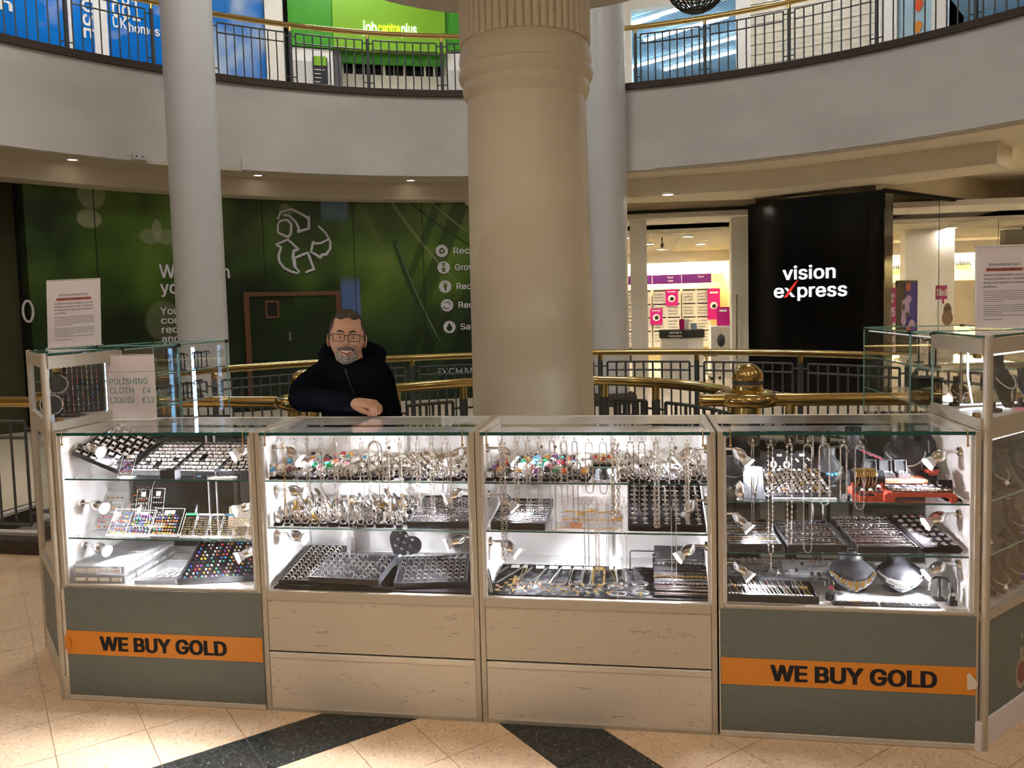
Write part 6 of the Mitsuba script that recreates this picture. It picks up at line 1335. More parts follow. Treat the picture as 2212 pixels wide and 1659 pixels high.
# ------------------------------------------------------------------ corner towers and glass wings at both ends
def quad(*p): return np.array(p, float), np.array([[0, 1, 2], [0, 2, 3]])
def vquad(a, b, z0, z1): return quad((*a, z0), (*b, z0), (*b, z1), (*a, z1))
def bar(a, b, z0, z1, th=.02):
    a, b = np.array(a, float), np.array(b, float); d = (b - a) / np.linalg.norm(b - a); n = np.array([-d[1], d[0]]) * th / 2
    return extrude([tuple(a - n), tuple(b - n), tuple(b + n), tuple(a + n)], z0, z1)
def wing(side):
    s = 1 if side == 'left' else -1
    X = lambda x: x if s > 0 else 3.14 - x
    C0, C1, C2_ = (X(-.004), .0), (X(-.004), .42), (X(-.424), .42)
    t = thing('corner_tower', f'{side} corner tower of the kiosk: angled glass cabinet with a tall rounded aluminium post', 'display case')
    part(t, 'post', xf(revolve([(.0135, .0), (.0135, 1.285), (.012, 1.289)], 20), Tr(C0[0] - s * .012, .004, .0)), 'aluminium', 40, label='rounded corner post')
    part(t, 'rear_post', cbox(C2_[0] - .01, C2_[0] + .01, .41, .43, 0, 1.285, .002), 'aluminium')
    part(t, 'base', extrude([(C0[0] - s * .020, .03), (C1[0], .41), (C2_[0] + s * .02, .41)], .004, .40), 'dark')
    u = np.array([C2_[0] - C0[0], .42]); u /= np.linalg.norm(u)
    part(t, 'grey_panel', bar(C0, C2_, .095, .405, .008), 'grey_panel', label='slate grey panel')
    part(t, 'plinth', cat(bar((C0[0] + s * .01, -.012), C2_, .0, .09, .016)), 'paper_lilac' if s < 0 else 'beige_panel')
    for z0, z1, nm in ((.405, .435, 'lower_rail'), (.972, 1.036, 'middle_rail'), (1.232, 1.278, 'top_rail')):
        part(t, nm, bar(C0, C2_, z0, z1, .018), 'aluminium')
        if z0 > .9: part(t, nm, bar(C0, C1, max(z0, 1.002), z1, .018), 'aluminium')
    part(t, 'glass', vquad(C0, C2_, .435, .972), 'pane'); part(t, 'glass', vquad(C0, C2_, 1.036, 1.232), 'pane'); part(t, 'glass', vquad(C0, C1, 1.036, 1.232), 'pane')
    part(t, 'inner_wall', box(min(X(-.011), X(-.007)), max(X(-.011), X(-.007)), .03, .41, .44, .97), 'laminate' if s < 0 else 'column_grey')
    part(t, 'floor_board', extrude([(C0[0] - s * .02, .02), (C1[0] - s * .008, .40), (C2_[0] + s * .03, .40)], 1.0, 1.032), 'column_grey')
    part(t, 'floor_board', extrude([(C0[0] - s * .02, .02), (C1[0] - s * .012, .40), (C2_[0] + s * .03, .40)], .405, .436), 'column_grey')
    part(t, 'top_glass', (np.array([[*C0, 1.286], [*C1, 1.286], [*C2_, 1.286]]), np.array([[0, 1, 2]])), 'pane')
    part(t, 'top_edge', cat(bar(C0, C2_, 1.282, 1.288, .006), bar(C0, C1, 1.282, 1.288, .006)), 'glass_edge')
    part(t, 'corner_catch', cat(cbox(C0[0] + s * .004 - .008, C0[0] + s * .004 + .008, .03, .055, 1.036, 1.050, .001), cbox(C0[0] + s * .004 - .008, C0[0] + s * .004 + .008, .03, .055, 1.218, 1.232, .001)), 'brass_worn')
    for z in (.77, .60):
        k = part(t, 'glass_shelf', (np.array([[C0[0] - s * .03, .05, z], [C1[0] - s * .02, .39, z], [C2_[0] + s * .05, .39, z]]), np.array([[0, 1, 2]])), 'pane')
        part(k, 'edge', bar((C0[0] - s * .03, .045), (C2_[0] + s * .05, .385), z - .004, z, .003), 'glass_edge_pale')
    # wing of two glass boxes on a closed counter
    w = thing('glass_wing', f'{side} wing of the kiosk: clear glass boxes standing on a counter behind the corner tower', 'display case')
    x0, x1 = sorted((X(-.004), X(-.424)))
    ys = (.425, .845, 1.29) if s > 0 else (.30, .66, 1.29)
    y0 = .425
    part(w, 'counter', box(x0 + .002, x1 - .002, y0, 1.29, 0, .87), 'grey_panel')
    part(w, 'counter_top', cbox(x0, x1, y0, 1.292, .87, .89, .002), 'charcoal')
    for q in range(2):
        ya, yb = max(ys[q], .425) + .002, ys[q + 1] - .002
        for a, b in (((x0, ya), (x1, ya)), ((x0, yb), (x1, yb)), ((x0, ya), (x0, yb)), ((x1, ya), (x1, yb))): part(w, 'glass', vquad(a, b, .89, 1.278), 'pane')
        part(w, 'glass', quad((x0, ya, 1.279), (x1, ya, 1.279), (x1, yb, 1.279), (x0, yb, 1.279)), 'pane', label='top glass')
        part(w, 'glass_edges', cat(*[box(x - .0025, x + .0025, y - .0025, y + .0025, .89, 1.28) for x in (x0, x1) for y in (ya, yb)], *[box(x - .002, x + .002, ya, yb, 1.276, 1.2815) for x in (x0, x1)], *[box(x0, x1, y - .002, y + .002, 1.276, 1.2815) for y in (ya, yb)]), 'glass_edge_pale', label='pale green glass edges')
        part(w, 'corner_joint', cat(*[cbox(x - .008, x + .008, y - .008, y + .008, 1.270, 1.284, .001) for x in (x0, x1) for y in (ya, yb)]), 'dark')
        for z in (1.005, 1.15):
            k = part(w, 'glass_shelf', quad((x0 + .004, ya + .01, z), (x1 - .004, ya + .01, z), (x1 - .004, yb - .01, z), (x0 + .004, yb - .01, z)), 'pane')
            xe = x1 - .004 if s > 0 else x0 + .004
            part(k, 'edge', cat(box(xe - .002, xe + .002, ya + .01, yb - .01, z - .003, z + .002), box(x0 + .004, x1 - .004, ya + .009, ya + .012, z - .003, z + .002)), 'glass_edge_pale')
    return t, w
lt, lw = wing('left'); rt, rw = wing('right')
# signs on tops
def sign(lab, M, w, h, right):
    """A paper notice in a clear upright holder; x to the reader's right, y up."""
    t = thing('notice_holder', lab, 'notice')
    part(t, 'paper', xf(box(.002, w - .002, .002, h - .004, -.0012, .0012), M), 'paper_lilac')
    part(t, 'holder', xf(cat(quad((0, 0, .003), (w, 0, .003), (w, h, .003), (0, h, .003)), quad((0, 0, -.003), (w, 0, -.003), (w, h, -.003), (0, h, -.003))), M), 'acrylic')
    part(t, 'holder_edges', xf(cat(box(0, w, h - .002, h, -.004, .004), box(0, .0015, 0, h, -.004, .004), box(w - .0015, w, 0, h, -.004, .004), box(-.004, w + .004, -.003, .001, -.03, .03)), M), 'acrylic_edge')
    return t
def policy(t, M, w, h):
    def ln(s, hh_, y, m, wd, bold=True, x=None): part(t, 'print', xf(text(s, hh_, .0006, bold, ((w - wd) / 2 if x is None else x, y, .0013), (1, 0, 0), (0, 1, 0), wd), M), m, label='printed line of text')
    ln('RETURN & REFUND POLICY', .0085, h * .755, 'ink_grey', w * .56)
    part(t, 'highlight', xf(box(w * .17, w * .83, h * .688, h * .728, .0013, .0016), M), 'pink_ink', label='pink highlight bar')
    part(t, 'print', xf(text('NO REFUND, EXCHANGE ONLY', .0085, .0006, True, (w * .19, h * .697, .0017), (1, 0, 0), (0, 1, 0), w * .62), M), 'ink')
    for q, s in enumerate(('Except for body jewellery, pierced', 'earrings, jewellery sets containing', 'earring due to hygiene and customer', 'protection.')): ln(s, .0075, h * (.635 - .047 * q), 'ink_grey', w * (.72 if q < 3 else .24), True, w * .13)
    rows = []
    for q in range(15):
        if q in (6, 13): continue
        rows.append(box(w * .13, w * (.13 + .74 * (1 if q not in (5, 11, 14) else .45)), h * (.445 - .0245 * q), h * (.445 - .0245 * q) + .0022, .0013, .0017))
    part(t, 'small_print', xf(cat(*rows), M), 'ink_grey', kind='stuff', label='rows of small print')
MLs = basis((-.372, .466, 1.290), np.array([.168, .094, .008]) / np.linalg.norm([.168, .094, .008]), np.array([.02, .035, 1.0]) / 1.0008)
t = sign('white refund policy notice in a clear holder on top of the left corner tower', MLs, .205, .288, False); policy(t, MLs, .205, .288)
MRs = basis((3.330, .545, 1.290), (.985, .17, 0), (.0, .03, 1.0))
t = sign('white refund policy notice in a clear holder on the right glass wing', MRs, .21, .300, True); policy(t, MRs, .21, .300)
part('notice_holder_001', 'binding', xf(box(-.002, .212, .294, .302, -.003, .003), MRs), 'column_grey')
MPo = basis((-.012, .338, 1.0005), (.998, .03, 0), (-.02, .03, 1.0))
t = sign('white card with the polishing cloth prices on the top glass of the first case', MPo, .208, .262, False)
for s, y, x, wd in (('POLISHING', .142, .010, .168), ('CLOTH', .105, .010, .105), ('£4', .105, .152, .036), ('LIQUID', .067, .010, .104), ('£12', .067, .148, .055)):
    part(t, 'lettering', xf(text(s, .0235, .0006, False, (x, y, .0014), (1, 0, 0), (0, 1, 0), wd), MPo), 'teal_ink', label='thin teal handwritten capitals')
part(t, 'fold_line', xf(box(.003, .205, .192, .1935, .0012, .0016), MPo), 'ink_grey')
# belly bar board and black bangle stands in the left tower
Mb = basis((-.165, .272, 1.033), np.array([.118, .084, 0]) / np.linalg.norm([.118, .084, 0]), (0, 0, 1))
t = thing('earring_board', 'black board hung with rows of coloured dangling bars in the left corner tower', 'board')
part(t, 'board', xf(box(-.025, .150, 0, .205, -.006, 0), Mb), 'velvet')
gb = {}
for c in ('clear', 'pink', 'yellow', 'sky', 'amethyst', 'emerald', 'ruby', 'coral'):
    group('belly_bar_' + c, bar=mikit.ply(tube([(0, .006, .003), (.001, .003, .005), (0, 0, .005), (-.0008, -.004, .003)], .0009, 5), 'silver', True), stone=mikit.ply(cat(ball(.0030, 1, (0, -.006, .003)), ball(.0018, 1, (0, .007, .003))), 'gem_' + c, True))
for r_ in range(9):
    for c_ in range(8):
        inst(uniq('dangle_bar'), 'belly_bar_' + ('clear', 'pink', 'yellow', 'sky', 'amethyst', 'emerald', 'ruby', 'coral')[rng.integers(8)], Mb @ Tr(.004 + .0175 * c_, .016 + .0218 * r_, 0), 'small dangling bar with a coloured stone on the black board of the left corner tower', 'body jewellery', 'dangling bars on the black board')
def cuff(lab, c, R, ax, rz, stones=False, m='silver'):
    b = thing('bangle', lab, 'bangle')
    v, f = revolve([(R, 0), (R * 1.04, .002), (R * 1.02, .010), (R * 1.04, .020), (R, .022), (R * .95, .020), (R * .95, .002), (R, 0)], 36, False)
    part(b, 'hoop', xf((v, f), Tr(*c) @ Rz(rz) @ Rx(ax)), m, 50)
    part(b, 'stones', xf(cat(*[ball(.0030, 1, (R * 1.02 * math.cos(q), R * 1.02 * math.sin(q), .022)) for q in np.arange(26) / 26 * 6.283]), Tr(*c) @ Rz(rz) @ Rx(ax)), 'gem_clear' if stones else 'silver', True)
    return b
cuff('wide silver bangle on the upper arm of the black stand in the left corner tower', (-.075, .145, 1.158), .034, 68, 25)
cuff('silver bangle edged with clear stones on the lower arm of the black stand in the left corner tower', (-.065, .085, 1.090), .036, 80, 45, True)
t = thing('bangle_stand', 'black padded stand with two arms for bangles in the left corner tower', 'stand')
part(t, 'arms', cat(xf(cyl((0, 0, -.035), (0, 0, .045), .030, n=24), Tr(-.075, .145, 1.158) @ Rz(25) @ Rx(68)), xf(cyl((0, 0, -.04), (0, 0, .04), .032, n=24), Tr(-.065, .085, 1.090) @ Rz(45) @ Rx(80))), 'leather', 40)
part(t, 'pole', cyl((-.095, .155, 1.034), (-.095, .155, 1.17), .012, n=14), 'leather', 40)
part(t, 'foot', xf(revolve([(.050, 0), (.050, .006), (.020, .012)], 28), Tr(-.062, .20, 1.033) @ Sc(1, .7, 1)), 'leather', 30)
# glowing tubes and hoop stands in the left wing
def led_tube(lab, a, b, r=.009, col=BLUE, k=None, w=.3):
    t = thing('led_tube', lab, 'light')
    part(t, 'tube', cyl(a, b, r, n=12), 'lamp_off', light=emit(col, L_TUBE if k is None else k, w))
    a, b = np.array(a, float), np.array(b, float); d = (b - a) / np.linalg.norm(b - a)
    part(t, 'caps', cat(cyl(a - d * .008, a + d * .002, r * 1.2, n=10), cyl(b - d * .002, b + d * .008, r * 1.2, n=10)), 'white')
led_tube('blue-white glowing upright tube in the nearer glass box of the left wing', (-.20, .60, .90), (-.20, .60, 1.255))
led_tube('blue-white glowing upright tube in the farther glass box of the left wing', (-.12, 1.16, .90), (-.12, 1.16, 1.255))
led_tube('blue-white glowing tube in the upper left of the left corner tower', (-.30, .36, 1.06), (-.30, .36, 1.22))
led_tube('blue-white glowing tube behind the angled lower glass of the left corner tower', (-.085, .20, .80), (-.085, .20, .955), .008)
hoop = cat(xf(torus(.017, .0009, 20, 4), Tr(.012, 0, .058) @ Rz(80) @ Rx(90)), xf(torus(.015, .0009, 20, 4), Tr(-.012, 0, .060) @ Rz(70) @ Rx(90)), xf(torus(.010, .0009, 16, 4), Tr(.004, .006, .052) @ Rz(60) @ Rx(90)))
group('hoop_stand', foot=mikit.ply(cbox(-.013, .013, -.010, .010, 0, .003, .001), 'black_metal'), pole=mikit.ply(cat(cyl((0, 0, 0), (0, 0, .078), .0028, n=8), tube([(-.016, 0, .068), (-.012, 0, .077), (0, 0, .081), (.012, 0, .077), (.016, 0, .068)], .0026, 6)), 'black_metal', True), hoops=mikit.ply(hoop, 'silver', True))
for q, (ya, yb, z, n_) in enumerate(((.47, .82, 1.151, 4), (.47, .82, 1.006, 6), (.90, 1.24, 1.151, 7), (.90, 1.24, 1.006, 10))):
    for j in range(n_):
        inst(uniq('hoop_stand'), 'hoop_stand', Tr(-.045 - .06 * rng.random(), ya + (yb - ya) * (j + .5) / n_, z) @ Rz(35 + 25 * rng.normal()), f'small black stand with silver hoop earrings on the {("upper", "lower")[q % 2]} shelf of the {("nearer", "farther")[q // 2]} glass box of the left wing', 'stand', f'hoop stands, {("upper", "lower")[q % 2]} shelf, {("nearer", "farther")[q // 2]} left box')
# dark goods behind the angled lower glass of the left tower
for q, (x, y, z) in enumerate(((-.10, .16, .437), (-.16, .22, .437), (-.10, .17, .601), (-.17, .24, .601), (-.10, .16, .771))):
    bust(f'small dark bust, {ORD[q]} of five behind the angled lower glass of the left corner tower', x, y, z, .07, .10, .04, rz=-45, card=False)
# ------------------------------------------------------------------ the right tower and wing: strips of lights, busts
def led_strip(lab, P, n, r=.0028, k=7, col=(.80, .90, 1.0), w=.12):
    P = np.asarray(P, float); s = np.r_[0, np.cumsum(np.linalg.norm(np.diff(P, axis=0), axis=1))]
    Q = np.stack([np.interp(np.linspace(0, s[-1], n), s, P[:, i]) for i in range(3)], 1)
    t = thing('led_strip', lab, 'light')
    part(t, 'tape', tube(resample(P, .02), .0035, 6), 'white')
    part(t, 'diodes', cat(*[ball(r, 1, q + np.array([0, -.0045, .001])) for q in Q]), 'lamp_off', light=emit(col, k, w), label='row of glowing diodes')
led_strip('upright strip of bright diodes inside the right corner tower', [(3.205, .285, 1.222), (3.200, .270, 1.14), (3.205, .245, 1.055)], 22, k=9)
led_strip('strip of bright diodes along the floor of the right corner tower', [(3.19, .30, 1.042), (3.50, .385, 1.042)], 30, k=8)
led_strip('strip of bright diodes along the top of the right corner tower', [(3.175, .045, 1.226), (3.52, .40, 1.226)], 34, k=6)
led_strip('strip of bright diodes at the head of the lower right corner cabinet', [(3.175, .050, .962), (3.50, .385, .962)], 26, k=6)
led_strip('strip of bright diodes along the top of the right glass wing', [(3.16, .44, 1.262), (3.16, 1.26, 1.262)], 40, k=3)
solo('aluminium_profile', cyl((3.192, .30, 1.04), (3.192, .30, 1.225), .005, n=10), 'chrome', 'upright polished profile behind the diode strip in the right corner tower', 'profile', smooth=40)
t, Mx = bust('tall black bust with a sparkling pendant necklace in the right corner tower', 3.262, .185, 1.033, .105, .185, .035, rz=35, card=False)
k = thing('pendant_necklace', 'sparkling necklace with a long drop on the tall bust of the right corner tower', 'necklace')
P = neck_arc(Mx, .105, .185, .035, .42, z0=.78)
part(k, 'stones', beads(P, .0028, .0042), 'silver', True)
part(k, 'drop', cat(*[ball(.0034, 1, P[15] + np.array([-.002, -.004, -.006 - .006 * j])) for j in range(6)]), 'silver', True)
for q, (x, y, z, w, h, rz, lab) in enumerate(((3.395, .30, 1.033, .11, .12, 40, 'black bust with a flower pendant at the right of the right corner tower'), (3.20, .345, 1.033, .06, .09, 10, 'small dark bust at the back of the right corner tower'),
        (3.245, .150, .437, .09, .11, 40, 'black bust at the lower left of the right corner cabinet floor'), (3.33, .245, .437, .10, .13, 45, 'slanted black bust with a violet stone on the right corner cabinet floor'), (3.42, .33, .437, .10, .13, 45, 'farther black bust on the right corner cabinet floor'),
        (3.235, .145, .771, .10, .13, 45, 'dark bust with a bead collar on the top shelf of the right corner cabinet'), (3.36, .265, .771, .12, .15, 45, 'large violet-tinged bust with a silver collar on the top shelf of the right corner cabinet'),
        (3.33, .245, .601, .09, .12, 45, 'dark red bust with a violet pendant on the middle shelf of the right corner cabinet'))):
    t, Mx = bust(lab, x, y, z, w, h, .04, rz=rz, card=q in (3, 7))
    k = thing('pendant_necklace', 'necklace on the ' + lab, 'necklace')
    P = neck_arc(Mx, w, h, .04, .38)
    part(k, 'chain', beads(P, .0022, .0042), 'silver', True)
    part(k, 'stone', ball(.0075, 1, P[15] + np.array([-.003, -.004, -.008])), 'gem_amethyst' if q in (3, 7) else 'gem_clear', True)
t = thing('picture_easel', 'black easel board leaning on the middle shelf of the right corner cabinet', 'stand')
part(t, 'board', xf(cbox(-.03, .03, 0, .006, 0, .11, .001), Tr(3.225, .14, .602) @ Rz(45) @ Rx(-25)), 'leather')
part(t, 'white_card', xf(box(-.024, .024, -.001, 0, .006, .104), Tr(3.225, .14, .602) @ Rz(45) @ Rx(-25)), 'paper_lilac')
t = thing('pink_ring_dish', 'pink folded jewellery dish on the floor of the right corner tower', 'dish')
part(t, 'petals', cat(*[xf(cbox(-.025, .025, -.012, .012, 0, .006, .002), Tr(3.34 + .03 * q, .20 + .03 * q, 1.036) @ Rz(50 * q) @ Rx(24)) for q in range(3)]), 'gem_pink')
part(t, 'cushion', xf(ball(1, 2), Tr(3.37, .225, 1.052) @ Sc(.03, .022, .010)), 'leather', True)
for q, (x, y, z) in enumerate(((3.20, .56, 1.151), (3.20, .62, 1.151), (3.22, .80, 1.151), (3.20, .50, 1.006), (3.24, .90, 1.006))):
    inst(uniq('hoop_stand'), 'hoop_stand', Tr(x, y, z) @ Rz(-35 + 20 * q) @ Sc(1.25), f'black earring stand, {ORD[q]} from the front in the right glass wing', 'stand')
t = thing('black_display_block', 'black display block with a flat top in the right glass wing', 'stand')
part(t, 'body', cbox(3.165, 3.24, .62, .72, 1.006, 1.10, .002), 'leather'); part(t, 'top', cbox(3.155, 3.25, .61, .73, 1.10, 1.105, .001), 'leather')
part(rt, 'lettering', text('Daisy Jewellery', .026, .0015, True, (3.150 + .030, .016 + .0385, .345), (.7071, .7071, 0), (0, 0, 1), .175), 'ink', label='black lettering on the grey panel')
part(rt, 'lettering', text('925 Silver', .026, .0015, True, (3.150 + .030, .016 + .0385, .305), (.7071, .7071, 0), (0, 0, 1), .115), 'ink', label='black lettering on the grey panel')
pp = part(rt, 'pendant_print', cat(*[xf(revolve([(r_, 0), (r_, .001)], 24), basis((3.14 + .205 + .0045, .205 - .0045, z_), (.7071 * sx, .7071 * sx, 0), (0, 0, 1))) for z_, r_, sx in ((.165, .055, .75), (.235, .016, 1), (.29, .010, .8), (.335, .005, 1))]), 'silver_dark', label='printed picture of a silver pendant')
part(pp, 'centre', xf(revolve([(.036, 0), (.036, .002)], 20), basis((3.14 + .205 + .0048, .205 - .0048, .165), (.53, .53, 0), (0, 0, 1))), 'gem_garnet')

# ================================================================== THE MAN BEHIND THE COUNTER
man = thing('person', 'smiling man with glasses, short grey beard and black hooded jacket leaning his fist on the counter', 'person')
gloss('skin', proc(lambda p, n, uv: mix((.52, .30, .205), (.47, .25, .165), fbm(p.x * 60, p.y * 60, p.z * 60))), .45)
gloss('lips', (.42, .16, .13), .4); gloss('teeth', (.80, .76, .68), .25); gloss('eyeball', (.72, .70, .68), .15); gloss('iris', (.05, .035, .025), .1)
matte('jacket', proc(lambda p, n, uv: mix((.0030, .0034, .0056), (.0072, .0078, .0120), fbm(p.x * 14, p.y * 14, p.z * 20))))
matte('hair_grey', proc(lambda p, n, uv: mix((.028, .023, .019), (.12, .105, .092), noise(p.x * 300, p.y * 300, p.z * 120))))
matte('moustache_grey', proc(lambda p, n, uv: mix((.07, .05, .04), (.24, .20, .17), noise(p.x * 420, p.y * 420, p.z * 240))))
matte('beard_grey', proc(lambda p, n, uv: mix((.16, .125, .10), (.52, .48, .44), smoothstep(.25, .7, noise(p.x * 420, p.y * 420, p.z * 240)))))
HC = np.array([.868, .722, 1.300])            # the middle of the head
YAW = math.radians(19)                        # he faces the camera
hf = np.array([math.sin(YAW), -math.cos(YAW), 0]); hr = np.array([-math.cos(YAW), -math.sin(YAW), 0]) * -1
HM = np.eye(4); HM[:3, 0] = hr; HM[:3, 1] = -hf; HM[:3, 2] = (0, 0, 1); HM[:3, 3] = HC
HM = HM @ Ry(4) @ Rx(-3)
# head in its own frame: x to his left (the picture's right), -y forward, z up; eyes at z = 0, crown .113, chin -.113
def G(u, s): return np.exp(-(u / s) ** 2)
def head_point(th, ph):
    """th: from the crown down, ph: round from the face (0) to his left."""
    d = np.stack([np.sin(th) * np.sin(ph), -np.sin(th) * np.cos(ph), np.cos(th)], -1)
    x, y, z = d[..., 0], d[..., 1], d[..., 2]
    P = np.stack([x * .0755, y * .0955, z * .114], -1)
    P[..., 1] += .008 * (y > 0) * y
    low = np.clip(-z, 0, 1)
    P[..., 0] *= 1 - .26 * low ** 1.6
    P[..., 1] = np.where(y > 0, P[..., 1] * (1 - .35 * low), P[..., 1] * (1 - .02 * low))
    P[..., 1] += .006 * low * (y < 0)
    face = np.clip(-y, 0, 1) ** .5 * (y < 0)
    X, Z = P[..., 0], P[..., 2]
    out = .0
    out = out + .027 * G(X, .0095) * G(Z + .026, .013) + .016 * G(X, .0075) * np.clip(1 - np.abs(Z + .008) / .030, 0, 1)        # nose
    out = out + .008 * (G(X - .012, .0065) + G(X + .012, .0065)) * G(Z + .031, .007)                                        # wings of the nose
    out = out + .0065 * (G(X - .026, .020) + G(X + .026, .020)) * G(Z - .017, .008)                                         # brows
    out = out - .0085 * (G(X - .030, .014) + G(X + .030, .014)) * G(Z - .001, .010)                                        # eye sockets
    out = out + .0100 * (G(X - .040, .016) + G(X + .040, .016)) * G(Z + .034, .018)                                         # smiling cheeks
    out = out - .0045 * (G(X - .031, .005) + G(X + .031, .005)) * G(Z + .052, .018)                                         # folds beside the mouth
    out = out + .0050 * G(X, .022) * G(Z + .049, .009) + .005 * G(X, .020) * G(Z + .076, .007)                              # lips' mounds
    out = out - .0065 * G(X, .024) * G(Z + .0625 - 9 * X ** 2, .0050)                                                       # open mouth
    out = out + .0105 * G(X, .021) * G(Z + .097, .016)                                                                      # chin
    P[..., 1] -= out * face
    P[..., 1] += .003 * G(Z - .07, .03) * face
    return P
nt, npn = 150, 200
TH, PH = np.meshgrid(np.linspace(.02, math.pi - .02, nt), np.linspace(-math.pi, math.pi, npn, endpoint=False), indexing='ij')
hv = head_point(TH, PH).reshape(-1, 3)
i, j = np.meshgrid(np.arange(nt - 1), np.arange(npn), indexing='ij')
qd = np.stack([i * npn + j, (i + 1) * npn + j, (i + 1) * npn + (j + 1) % npn, i * npn + (j + 1) % npn], -1).reshape(-1, 4)
b = np.arange(1, npn - 1)
hfc = np.vstack([qd[:, [0, 1, 2]], qd[:, [0, 2, 3]], np.stack([b * 0, b, b + 1], 1), (nt - 1) * npn + np.stack([b * 0, b + 1, b], 1)])
def patch(sel, off, th0=None):
    """A shell over the part of the head where sel holds, raised by off."""
    P = head_point(TH, PH).reshape(-1, 3)
    c = P / np.array([.0755, .0955, .114]) ** 2; n_ = c / np.linalg.norm(c, axis=1, keepdims=True)
    ok = sel(P, TH.ravel(), PH.ravel())
    o = off(P) if callable(off) else off
    Q = P + n_ * np.where(ok, o, -.004)[:, None]
    F_ = hfc[ok[hfc].any(1)]
    used = np.unique(F_); re_ = np.zeros(len(P), int); re_[used] = np.arange(len(used))
    return Q[used], re_[F_]
def MF(m):
    v, f = m
    return manifold3d.Manifold(manifold3d.Mesh(np.asarray(v, np.float32), np.asarray(f, np.uint32)))
def sph(p, r): return manifold3d.Manifold.sphere(r, 18).translate([float(x) for x in p])
def bones(chain_): 
    out = []
    for (a, ra), (b_, rb) in zip(chain_[:-1], chain_[1:]): out.append(manifold3d.Manifold.batch_hull([sph(a, ra), sph(b_, rb)]))
    return out
def union(ms): return manifold3d.Manifold.batch_boolean(ms, manifold3d.OpType.Add)
def smooth_mesh(man_, step=.012, it=12):
    m = man_.refine_to_length(step).to_mesh()
    tm = trimesh.Trimesh(m.vert_properties[:, :3], m.tri_verts, process=True)
    trimesh.smoothing.filter_taubin(tm, .5, -.53, it)
    return arr(tm)
V3 = lambda *p: np.array(p, float)
neck0, chest, belly, hip = V3(.862, .755, 1.215), V3(.862, .790, 1.02), V3(.862, .85, .86), V3(.862, .86, .78)
shR, shL = V3(.705, .790, 1.115), V3(.965, .835, 1.120)          # his right (picture left) and left shoulder
elR, wrR = V3(.690, .615, 1.045), V3(1.000, .430, 1.046)            # right elbow and wrist; the forearm lies on the counter
elL, wrL = V3(1.015, .86, .86), V3(1.01, .72, .80)
head_m = MF(xf((hv, hfc), HM))
body_parts = [head_m] + bones([(V3(.866, .735, 1.25), .055), (neck0, .058), (chest, .085)]) + bones([(chest, .13), (belly, .12), (hip, .12)])
body_parts += bones([(shR, .045), (elR, .036), (wrR, .027)]) + bones([(shL, .045), (elL, .036), (wrL, .026), (V3(1.0, .66, .79), .03)])
for sx in (-1, 1): body_parts += bones([(V3(.862 + .085 * sx, .86, .76), .08), (V3(.862 + .10 * sx, .84, .44), .055), (V3(.862 + .11 * sx, .88, .07), .038)]) + bones([(V3(.862 + .11 * sx, .90, .045), .038), (V3(.862 + .12 * sx, .74, .03), .030)])
# ears
for sx in (-1, 1): body_parts.append(MF(xf(ball(1, 2), HM @ Tr(sx * .0765, .012, -.012) @ Rz(sx * 22) @ Sc(.007, .018, .031))))
# right hand: a relaxed fist resting on the counter, fingers curled under
pw_ = V3(1.000, .430, 1.046); pk = V3(1.072, .408, 1.040)
fwd = (pk - pw_) / np.linalg.norm(pk - pw_); sid = np.cross(fwd, [0, 0, 1]); sid /= np.linalg.norm(sid)    # sid: toward the camera
hand = [manifold3d.Manifold.batch_hull([sph(pw_, .025), sph(pw_ + fwd * .030 + sid * .022 + (0, 0, .004), .019), sph(pw_ + fwd * .030 - sid * .022 + (0, 0, .004), .019), sph(pk + sid * .026 + (0, 0, .004), .0155), sph(pk - sid * .030 + (0, 0, .006), .0145)])]
for q, (o_, l_, r_) in enumerate(((.030, .90, .0098), (.010, 1.0, .0104), (-.011, .96, .0100), (-.031, .80, .0088))):
    k0 = pk + sid * o_ + V3(0, 0, .005)
    k1 = k0 + fwd * (.030 * l_) + V3(0, 0, -.010)
    k2 = k1 + fwd * (.002) + V3(0, 0, -.021 * l_)
    k3 = k2 - fwd * (.020 * l_) + V3(0, 0, -.004)
    hand += bones([(k0, r_ * 1.15), (k1, r_ * 1.03), (k2, r_ * .95), (k3, r_ * .85)])
th0 = pw_ + fwd * .022 + sid * .026 + V3(0, 0, -.006)
hand += bones([(th0, .0130), (th0 + fwd * .028 + sid * .016 + V3(0, 0, -.006), .0112), (th0 + fwd * .052 + sid * .012 + V3(0, 0, -.014), .0098), (th0 + fwd * .070 + sid * .002 + V3(0, 0, -.016), .0086)])
hm = union(hand).refine_to_length(.0035).to_mesh(); htm = trimesh.Trimesh(hm.vert_properties[:, :3], hm.tri_verts, process=True); trimesh.smoothing.filter_taubin(htm, .5, -.53, 8)
htm.vertices[:, 2] += 1.0012 - htm.vertices[:, 2].min()
body = union(body_parts + [MF(arr(htm))])
bm = body.to_mesh()
entry(uniq(man + '__body'), (np.array(bm.vert_properties[:, :3]), np.array(bm.tri_verts)), 'skin', 50)
